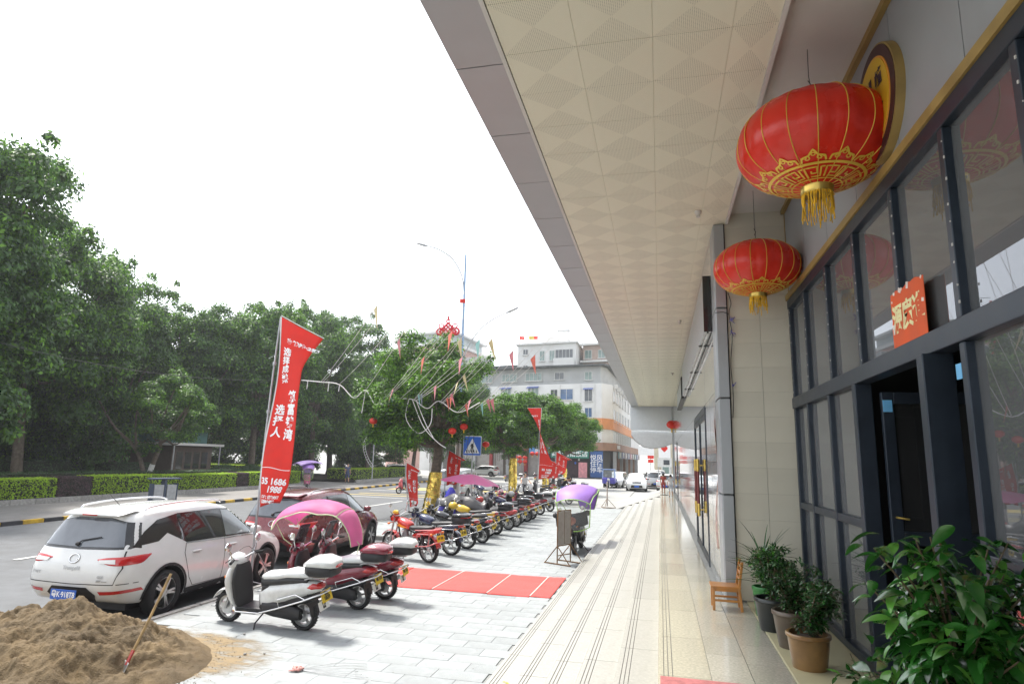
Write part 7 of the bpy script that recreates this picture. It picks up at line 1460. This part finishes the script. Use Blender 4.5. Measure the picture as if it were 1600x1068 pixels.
# ------------------------------------------------------------------ sign frame and barricade
t = thing('notice_board_frame', 'rusty steel notice board frame on splayed feet at the foot of the steps', 'notice board', (-2.28, 15.55, G), .35)
b = MB(); r_ = .016
b.tube([(-.27, 0, 0), (-.27, 0, 1.22)], r_, 6); b.tube([(.27, 0, 0), (.27, 0, 1.22)], r_, 6); b.tube([(0, 0, .45), (0, 0, 1.22)], .012, 6); b.tube([(-.27, 0, 1.22), (.27, 0, 1.22)], r_, 6); b.tube([(-.27, 0, .42), (.27, 0, .42)], r_, 6); b.tube([(-.27, 0, .2), (.27, 0, .2)], .012, 6)
for x in (-.27, .27): b.tube([(x, -.38, .015), (x, .38, .015)], r_, 6); b.tube([(x, -.36, .015), (x, 0, .42)], .012, 6); b.tube([(x, .36, .015), (x, 0, .42)], .012, 6)
b.build('frame', rust, t, smooth=60)
for x0 in (-.255, .01): b = MB(); b.b2((x0, -.012, .44), (x0+.245, .008, 1.2)); b.build('board', mat('grey_board_back', (.33, .31, .29), .7, var=.15, dirt=.3), t)
t.rotation_euler = (0, 0, 1.1)
t = thing('stand_post', 'slim rusty post on a three-legged base near the far end of the steps', 'post', (-2.75, 34.2, G-.0)); b = MB(); b.tube([(0, 0, .1), (0, 0, 1.35)], .035, 8); b.build('post_body', mat('pinkish_post', (.5, .42, .38), .7, var=.2), t)
b = MB()
for a in (.3, 2.4, 4.5): b.tube([(math.cos(a)*.45, math.sin(a)*.45, .02), (0, 0, .5)], .012, 5); b.tube([(math.cos(a)*.45, math.sin(a)*.45, .02), (math.cos(a+2.1)*.45, math.sin(a+2.1)*.45, .02)], .012, 5)
b.build('base_frame', rust, t)
# ------------------------------------------------------------------ people: one continuous skinned body each
def person(label, loc, rz, J, cloth, h=1.0, group=None, dress=None, hairlen=0):
    """J: joint positions for a 1.7 m figure; cloth: (top, bottom, shoe, sleeve_to_elbow, leg_to_ankle)"""
    N_ = ['pelvis', 'waist', 'chest', 'neck', 'jaw', 'head', 'crown', 'shL', 'elL', 'wrL', 'haL', 'shR', 'elR', 'wrR', 'haR', 'hiL', 'knL', 'anL', 'toL', 'hiR', 'knR', 'anR', 'toR']
    Rr = dict(pelvis=.135, waist=.115, chest=.14, neck=.055, jaw=.072, head=.098, crown=.06, sh=.062, el=.042, wr=.028, ha=.036, hi=.092, kn=.058, an=.04, to=.032)
    E_ = [('pelvis', 'waist'), ('waist', 'chest'), ('chest', 'neck'), ('neck', 'jaw'), ('jaw', 'head'), ('head', 'crown')]+[(a+s, b_+s) for s in 'LR' for a, b_ in (('sh', 'el'), ('el', 'wr'), ('wr', 'ha'), ('hi', 'kn'), ('kn', 'an'), ('an', 'to'))]+[('chest', 'shL'), ('chest', 'shR'), ('pelvis', 'hiL'), ('pelvis', 'hiR')]
    idx = {n: i for i, n in enumerate(N_)}; me = D.meshes.new('person'); me.from_pydata([Vector(J[n])*h for n in N_], [(idx[a], idx[b_]) for a, b_ in E_], [])
    o = D.objects.new('person', me); COL.objects.link(o); q = o.modifiers.new('k', 'SKIN'); q.use_smooth_shade = True; q = o.modifiers.new('s', 'SUBSURF'); q.levels = 2; q.render_levels = 2
    sv = me.skin_vertices[0].data
    for n in N_:
        r = Rr[n] if n in Rr else Rr[n[:2]]; fx_ = (1.25, .85) if n in ('chest', 'pelvis', 'waist') else (1, 1); sv[idx[n]].radius = (r*h*fx_[0], r*h*fx_[1])
    sv[idx['pelvis']].use_root = True
    bpy.context.view_layer.update(); m2 = D.meshes.new_from_object(o.evaluated_get(bpy.context.evaluated_depsgraph_get())); D.objects.remove(o)
    for m in (skin, cloth[0], cloth[1], cloth[2]): m2.materials.append(m)
    segs = [(Vector(J[a])*h, Vector(J[b_])*h, a, b_) for a, b_ in E_]
    for p in m2.polygons:
        c = p.center; best = None; bd = 9
        for a, b_, na, nb in segs:
            d = b_-a; u = max(0, min(1, (c-a).dot(d)/d.length_squared)); l = (c-(a+d*u)).length
            if l < bd: bd = l; best = (na[:2], nb[:2], u)
        na, nb, u = best; k = 0
        if na in ('pe', 'wa', 'ch') or (na == 'ch'): k = 1
        if na == 'ch' and nb == 'ne' and u > .75: k = 0
        if na == 'sh': k = 1 if u < cloth[3] else 0
        if na == 'el': k = 1 if cloth[3] > 1 else 0
        if nb == 'hi' or (na == 'pe' and nb != 'wa'): k = 2
        if na == 'hi': k = 2
        if na == 'kn': k = 2 if u < cloth[4] else 0
        if nb == 'to': k = 3
        p.material_index = k; p.use_smooth = True
    t = thing('person', label, 'person', loc, rz, group); b_o = D.objects.new('body', m2); COL.objects.link(b_o); b_o.parent = t
    hd = Vector(J['head'])*h; f = Vector(J.get('face', (1, 0, 0))).normalized(); sd = Vector((0, 0, 1)).cross(f).normalized()
    b = MB(); c = hd-f*.02*h+Vector((0, 0, .03*h)); b.ell(tuple(c), (.105*h, .105*h, .10*h), 14, 9)
    if hairlen: b.tube([hd-f*.06*h, hd-f*.09*h-Vector((0, 0, hairlen))], [.07*h, .04*h], 8)
    b.build('hair', hair, t, smooth=True)
    b = MB(); b.ell(tuple(hd+f*.062*h-Vector((0, 0, .005*h))), (.045*h, .06*h, .075*h), 12, 8); b.tube([hd+f*.10*h+Vector((0, 0, .01*h)), hd+f*.118*h-Vector((0, 0, .015*h))], .012*h, 6)
    for s in (-1, 1): b.ell(tuple(hd+sd*s*.095*h-Vector((0, 0, .01*h))), (.012*h, .012*h, .028*h), 6, 5)
    b.build('face', skin, t, smooth=True)
    b = MB()
    for s in (-1, 1): b.ell(tuple(hd+f*.104*h+sd*s*.032*h+Vector((0, 0, .012*h))), (.008*h, .008*h, .006*h), 6, 4)
    b.box(tuple(hd+f*.102*h-Vector((0, 0, .04*h))), (.01*h, .035*h, .008*h), rz=math.atan2(f.y, f.x)); b.build('eyes_and_mouth', mat('dark_feature', (.06, .02, .02), .6), t)
    for s in 'LR':      # five bent fingers on each hand
        w_, q_ = Vector(J['wr'+s])*h, Vector(J['ha'+s])*h; d = (q_-w_).normalized(); sp = d.cross(Vector((0, 0, 1))); sp = sp.normalized() if sp.length > .1 else Vector((0, 1, 0)); dn = d.cross(sp); b = MB()
        if dn.z > 0: dn = -dn
        for i in range(4): r0 = q_+sp*(i-1.5)*.017*h; l = (.062, .072, .068, .052)[i]*h; b.tube([r0-d*.01, r0+d*l*.5+dn*.004, r0+d*l*.8+dn*l*.4], [.0085*h, .008*h, .006*h], 5)
        r0 = w_+d*.03*h+sp*.025*h; b.tube([r0, r0+sp*.03*h+d*.02*h, r0+sp*.035*h+d*.05*h], [.010*h, .009*h, .007*h], 5); b.build('fingers', skin, t, smooth=True)
    return t
STAND = dict(pelvis=(0, 0, .93), waist=(0, 0, 1.1), chest=(0, 0, 1.32), neck=(0, 0, 1.46), jaw=(.02, 0, 1.53), head=(.02, 0, 1.60), crown=(.01, 0, 1.67), shL=(0, .19, 1.38), elL=(-.02, .25, 1.12), wrL=(.05, .25, .88), haL=(.07, .25, .80), shR=(0, -.19, 1.38), elR=(-.02, -.25, 1.12), wrR=(.05, -.25, .88), haR=(.07, -.25, .80), hiL=(0, .10, .88), knL=(.02, .10, .48), anL=(-.02, .1, .08), toL=(.12, .11, .03), hiR=(0, -.10, .88), knR=(.02, -.1, .48), anR=(-.02, -.1, .08), toR=(.12, -.11, .03))
def pose(**k): d = dict(STAND); d.update(k); return d
cl = lambda n, c, **k: mat(n, c, .85, var=.12, scale=10, **k)
jeans = cl('blue_jeans', (.08, .14, .26)); blk_c = cl('black_shirt', (.02, .02, .024)); wh_c = cl('white_shirt', (.62, .62, .64)); gr_c = cl('grey_blue_shirt', (.36, .42, .48)); dk_c = cl('dark_trousers', (.04, .04, .05)); red_c = cl('brick_red_dress', (.35, .07, .06)); lt_c = cl('pale_shorts', (.45, .48, .55)); shoe_c = cl('dark_shoes', (.03, .03, .03)); pk_c = cl('pink_dress', (.6, .3, .33))
# rider in the street
RS = make_scooter('scooter', 'red scooter being ridden along the road toward the camera side', mat('rose_scooter_paint', (.62, .10, .13), .3, coat=.8), seat_blk, (-17.1, 41.8, RD), PI+.95, lean=.02)
SIT = pose(pelvis=(-.18, 0, .80), waist=(-.17, 0, .97), chest=(-.12, 0, 1.19), neck=(-.09, 0, 1.33), jaw=(-.06, 0, 1.40), head=(-.05, 0, 1.47), crown=(-.06, 0, 1.54), shL=(-.10, .19, 1.25), elL=(.08, .27, 1.06), wrL=(.30, .31, .98), haL=(.37, .32, .96), shR=(-.10, -.19, 1.25), elR=(.08, -.27, 1.06), wrR=(.30, -.31, .98), haR=(.37, -.32, .96), hiL=(-.12, .10, .76), knL=(.25, .15, .72), anL=(.25, .12, .34), toL=(.38, .13, .30), hiR=(-.12, -.10, .76), knR=(.25, -.15, .72), anR=(.25, -.12, .34), toR=(.38, -.13, .30))
person('rider in a pale grey shirt and dark trousers on the moving red scooter', (-17.1, 41.8, RD), PI+.95, SIT, (gr_c, dk_c, shoe_c, .85, .9))
PIL = dict(SIT); 
for k in list(PIL): v = PIL[k]; PIL[k] = (v[0]-.42, v[1], v[2]+.02)
for k, v in dict(wrL=(-.22, .2, 1.0), haL=(-.15, .16, .98), wrR=(-.22, -.2, 1.0), haR=(-.15, -.16, .98), knL=(-.2, .24, .7), knR=(-.2, -.24, .7), anL=(-.3, .26, .34), anR=(-.3, -.26, .34), toL=(-.18, .28, .28), toR=(-.18, -.28, .28)).items(): PIL[k] = v
person('passenger in pale red checked clothes behind the scooter rider', (-17.1, 41.8, RD), PI+.95, PIL, (pk_c, lt_c, shoe_c, .8, .2), h=.96, hairlen=.12)
WALK = pose(knL=(.12, .1, .50), anL=(.22, .1, .10), toL=(.36, .1, .06), knR=(-.02, -.1, .47), anR=(-.22, -.1, .10), toR=(-.10, -.1, .03), elL=(-.1, .24, 1.12), wrL=(-.06, .26, .9), haL=(-.04, .26, .82), elR=(.06, -.24, 1.13), wrR=(.2, -.24, .95), haR=(.25, -.24, .88))
person('pedestrian in a dark blue dress walking out of the park path', (-26.2, 50.5, G), -.9, WALK, (cl('navy_dress', (.06, .08, .16)), cl('navy_dress', (.06, .08, .16)), shoe_c, .5, .02), h=.97, hairlen=.15)
LEAN = pose(pelvis=(-.05, 0, .92), waist=(.06, 0, 1.08), chest=(.22, 0, 1.24), neck=(.33, 0, 1.34), jaw=(.39, 0, 1.38), head=(.43, 0, 1.43), crown=(.45, 0, 1.50), shL=(.24, .19, 1.28), elL=(.42, .22, 1.08), wrL=(.62, .15, 1.02), haL=(.69, .13, 1.0), shR=(.24, -.19, 1.28), elR=(.42, -.22, 1.08), wrR=(.62, -.15, 1.02), haR=(.69, -.13, 1.0), knL=(.03, .12, .5), knR=(-.03, -.12, .48), anL=(-.08, .13, .08), anR=(-.14, -.13, .08), toL=(.06, .14, .03), toR=(0, -.14, .03))
person('man in a black shirt and blue jeans leaning over a parked scooter', (-5.55, 36.6, G-.06), .2, LEAN, (blk_c, jeans, shoe_c, .6, .95))
c = copy_tree(K1, loc=(-4.55, 36.9, G-.06), rz=.25, label='black scooter the leaning man in black is bending over'); 
CHD = pose(elL=(.02, .24, 1.14), wrL=(.1, .22, .92), haL=(.12, .22, .85))
person('small child in a white shirt and pale shorts on the platform by the slim column', (.50, 33.6, 0), 1.9, CHD, (wh_c, lt_c, shoe_c, .5, .1), h=.64)
person('child in a brick red dress beside the one in white on the platform', (.14, 35.6, 0), 1.5, pose(elL=(-.02, .215, 1.12), wrL=(.05, .2, .88), haL=(.06, .2, .80), elR=(-.02, -.215, 1.12), wrR=(.05, -.2, .88), haR=(.06, -.2, .80)), (red_c, red_c, shoe_c, .5, .15), h=.66, hairlen=.08)
BIKE = dict(SIT); person('person sitting on a bicycle beside the tall red banner', (-8.55, 40.8, G-.06), -1.2, SIT, (wh_c, dk_c, shoe_c, .6, .9))
t = thing('bicycle', 'silver bicycle under the sitting person beside the tall red banner', 'bicycle', (-8.55, 40.8, G-.06), -1.2)
for x in (.55, -.6): b = MB(); b.lathe([(.3, -.015), (.33, -.015), (.33, .015), (.3, .015)], 28, (x, 0, .33), 'Y', close=True); w = b.build('wheel', rubber, t); b = MB(); [b.tube([(x, 0, .33), (x+.3*math.cos(a), 0, .33+.3*math.sin(a))], .003, 3) for a in [PI*k/6 for k in range(12)]]; b.build('spokes', chrome, w)
b = MB(); b.tube([(.55, 0, .33), (.4, 0, .9), (.38, 0, 1.0)], .016); b.tube([(.42, 0, .8), (-.05, 0, .32), (-.6, 0, .33), (-.25, 0, .72), (.41, 0, .82)], .015); b.tube([(-.05, 0, .32), (-.25, 0, .72)], .015); b.tube([(.36, .27, .98), (.38, 0, 1.0), (.36, -.27, .98)], .012); b.build('frame', silver_pl, t); b = MB(); b.ell((-.25, 0, .75), (.12, .07, .04)); b.build('saddle', seat_blk, t, smooth=True)
person('person in a red top standing far off before the shuttered shops', (-24.5, 76, G-.1), .3, STAND, (cl('red_top', (.5, .05, .05)), dk_c, shoe_c, .5, .95))
# tall scooter with a purple umbrella parked at the park path
US = make_scooter('scooter', 'pink scooter with clear canopy and purple umbrella parked where the park path meets the kerb', pink_pl, seat_blk, (-24.7, 41.6, G), -1.0, lean=.02)
t = rain_canopy('clear rain canopy with purple roof on the scooter by the park path', mat('purple_nylon', (.34, .12, .62)), mat('ochre_frame', (.45, .38, .12), .6), (-24.7, 41.6, G+.05), -1.0)
simple = MB(); simple.grid(lambda u, v: (.62*(2*u-1), .95*(2*v-1), 1.95-.18*(2*u-1)**2-.16*(2*v-1)**2), 8, 10); o = simple.build('sun_roof', mat('pale_purple_nylon', (.5, .35, .68), .5, trans=.3), None, smooth=True, solid=.004); o.location = (-24.7, 41.6, G); o.rotation_euler = (.06, 0, -.4); tag(o, 'pale purple cloth roof over the pink scooter by the park path', 'umbrella')
b = MB(); b.b2((-.16, -.22, .62), (.16, .22, .95)); o = b.build('cloth_bundle', mat('pink_print_cloth', (.6, .25, .3), .8, var=.5, scale=14), None, bevel=.05); o.location = (-24.5, 41.2, G); tag(o, 'pink printed bundle on the scooter by the park path', 'bundle')
# leaves fallen on the step, cigarette-size litter
b = MB(); b.grid(lambda u, v: (.05*u, .02*math.sin(u*3.1)*(2*v-1), .004+.004*math.sin(u*6)), 5, 2); b.grid(lambda u, v: (-.03+.03*u, .03+.015*math.sin(u*3.1)*(2*v-1), .004), 4, 2); o = b.build('fallen_leaf', mat('yellow_leaf', (.42, .38, .05), .7), None); o.location = (-1.62, 6.9, -.60+.0); tag(o, 'yellow-green fallen leaf on the lowest step', 'leaf')
lit = random.Random(8); b = MB()
for k in range(260):
    x, y = lit.uniform(-7, -2), 6+abs(lit.gauss(0, 9))
    if y < 33: s = lit.uniform(.004, .014); b.box((x, y, G+.003), (s*1.6, s, .002), rz=lit.random()*3)
tag(b.build('grit', stone, None), kind='stuff')

# thin spill of sand on the paving, cable on the pillar
ms = D.materials.new('sand_spill_film'); ms.use_nodes = True; N = ms.node_tree.nodes; L_ = ms.node_tree.links; bs_ = N['Principled BSDF']; bs_.inputs['Base Color'].default_value = (.27, .2, .11, 1); bs_.inputs['Roughness'].default_value = .95
tc = N.new('ShaderNodeTexCoord'); nz = N.new('ShaderNodeTexNoise'); nz.inputs['Scale'].default_value = 3.2; nz.inputs['Detail'].default_value = 9; nz.inputs['Roughness'].default_value = .72; mpp = N.new('ShaderNodeMapping'); mpp.inputs['Scale'].default_value = (1, 2.6, 1); L_.new(tc.outputs['Object'], mpp.inputs[0]); L_.new(mpp.outputs[0], nz.inputs['Vector'])
at = N.new('ShaderNodeAttribute'); at.attribute_name = 'spill'; ml = N.new('ShaderNodeMath'); ml.operation = 'MULTIPLY'; L_.new(nz.outputs[0], ml.inputs[0]); L_.new(at.outputs['Fac'], ml.inputs[1]); rp = N.new('ShaderNodeValToRGB'); rp.color_ramp.elements[0].position = .30; rp.color_ramp.elements[1].position = .52; rp.color_ramp.elements[1].color = (.85, .85, .85, 1); L_.new(ml.outputs[0], rp.inputs[0]); L_.new(rp.outputs[0], bs_.inputs['Alpha'])
b = MB(); nu = 40; b.grid(lambda u, v: (-7.3+3.7*u, 5.6+3.2*v, G+.0048), nu, nu); o = b.build('sand_spill', ms, None); at_ = o.data.attributes.new('spill', 'FLOAT', 'POINT')
vals = []
for v in o.data.vertices:
    x, y = v.co.x, v.co.y; q = math.hypot((x+6.5)/2.4, (y-7.0)/1.25); e = min(1, (x+7.3)/.3, (-3.6-x)/.3, (y-5.6)/.3, (8.8-y)/.3); vals.append(max(0, min(1, (1.25-q)*1.6))*max(0, e))
at_.data.foreach_set('value', vals); tag(o, kind='stuff')
t = thing('pillar_cable', 'loose black cable with faded purple tufts hanging down the pillar edge', 'cable', (.945, 8.78, 0)); b = MB(); P = [(.0, 0, 4.0), (.03, -.02, 3.85), (.0, -.01, 3.7), (.03, -.02, 3.4), (.0, 0, 3.0), (.015, -.01, 2.6), (0, 0, 2.3)]; b.tube([interp(P, i/30) for i in range(31)], .005, 5); b.tube([(-.18, -.03, 3.72), (-.08, -.04, 3.73), (0, -.01, 3.70)], .004, 5); b.build('wire', black_pl, t)
for z in (3.62, 3.45, 2.72):
    b = MB(); r = random.Random(int(z*10))
    for k in range(7): b.tube([(.02, -.015, z), (.02+r.uniform(-.03, .06), -.02-r.random()*.03, z+r.uniform(-.07, .05))], [.008, .003], 4)
    b.build('tuft', mat('faded_purple', (.16, .15, .35), .8), t)

# small differences between the parked bikes: helmets, a rag, a basket
for (x, y, z, m, lab) in ((-6.2, 21.9, .98, red_pl, 'red helmet hung on the handlebar of the red scooter in the row'), (-6.05, 18.45, 1.0, yellow_pl, 'yellow helmet on the mirror stem of the black scooter'), (-6.1, 26.3, .98, white_pl, 'white helmet on the handlebar of a black scooter far down the row')):
    b = MB(); b.ell((0, 0, 0), (.14, .12, .115), 16, 10); b.build('helmet', m, None, smooth=True); o = D.objects[-1] if False else bpy.context.scene.objects[-1]; o.location = (x, y, G+z); tag(o, lab, 'helmet')
# ------------------------------------------------------------------ hazy air, its volume added also for the whitish veil of glare
hz = MB(); hz.b2((-130, -12, -1.9), (40, 175, 34)); hm = D.materials.new('haze_air'); hm.use_nodes = True
N = hm.node_tree.nodes; N.remove(N['Principled BSDF']); pv = N.new('ShaderNodeVolumePrincipled'); pv.inputs['Density'].default_value = .0006; pv.inputs['Color'].default_value = (.93, .96, 1, 1); pv.inputs['Anisotropy'].default_value = .3
hm.node_tree.links.new(pv.outputs[0], N['Material Output'].inputs['Volume'])
tag(hz.build('haze', hm, None), kind='stuff')
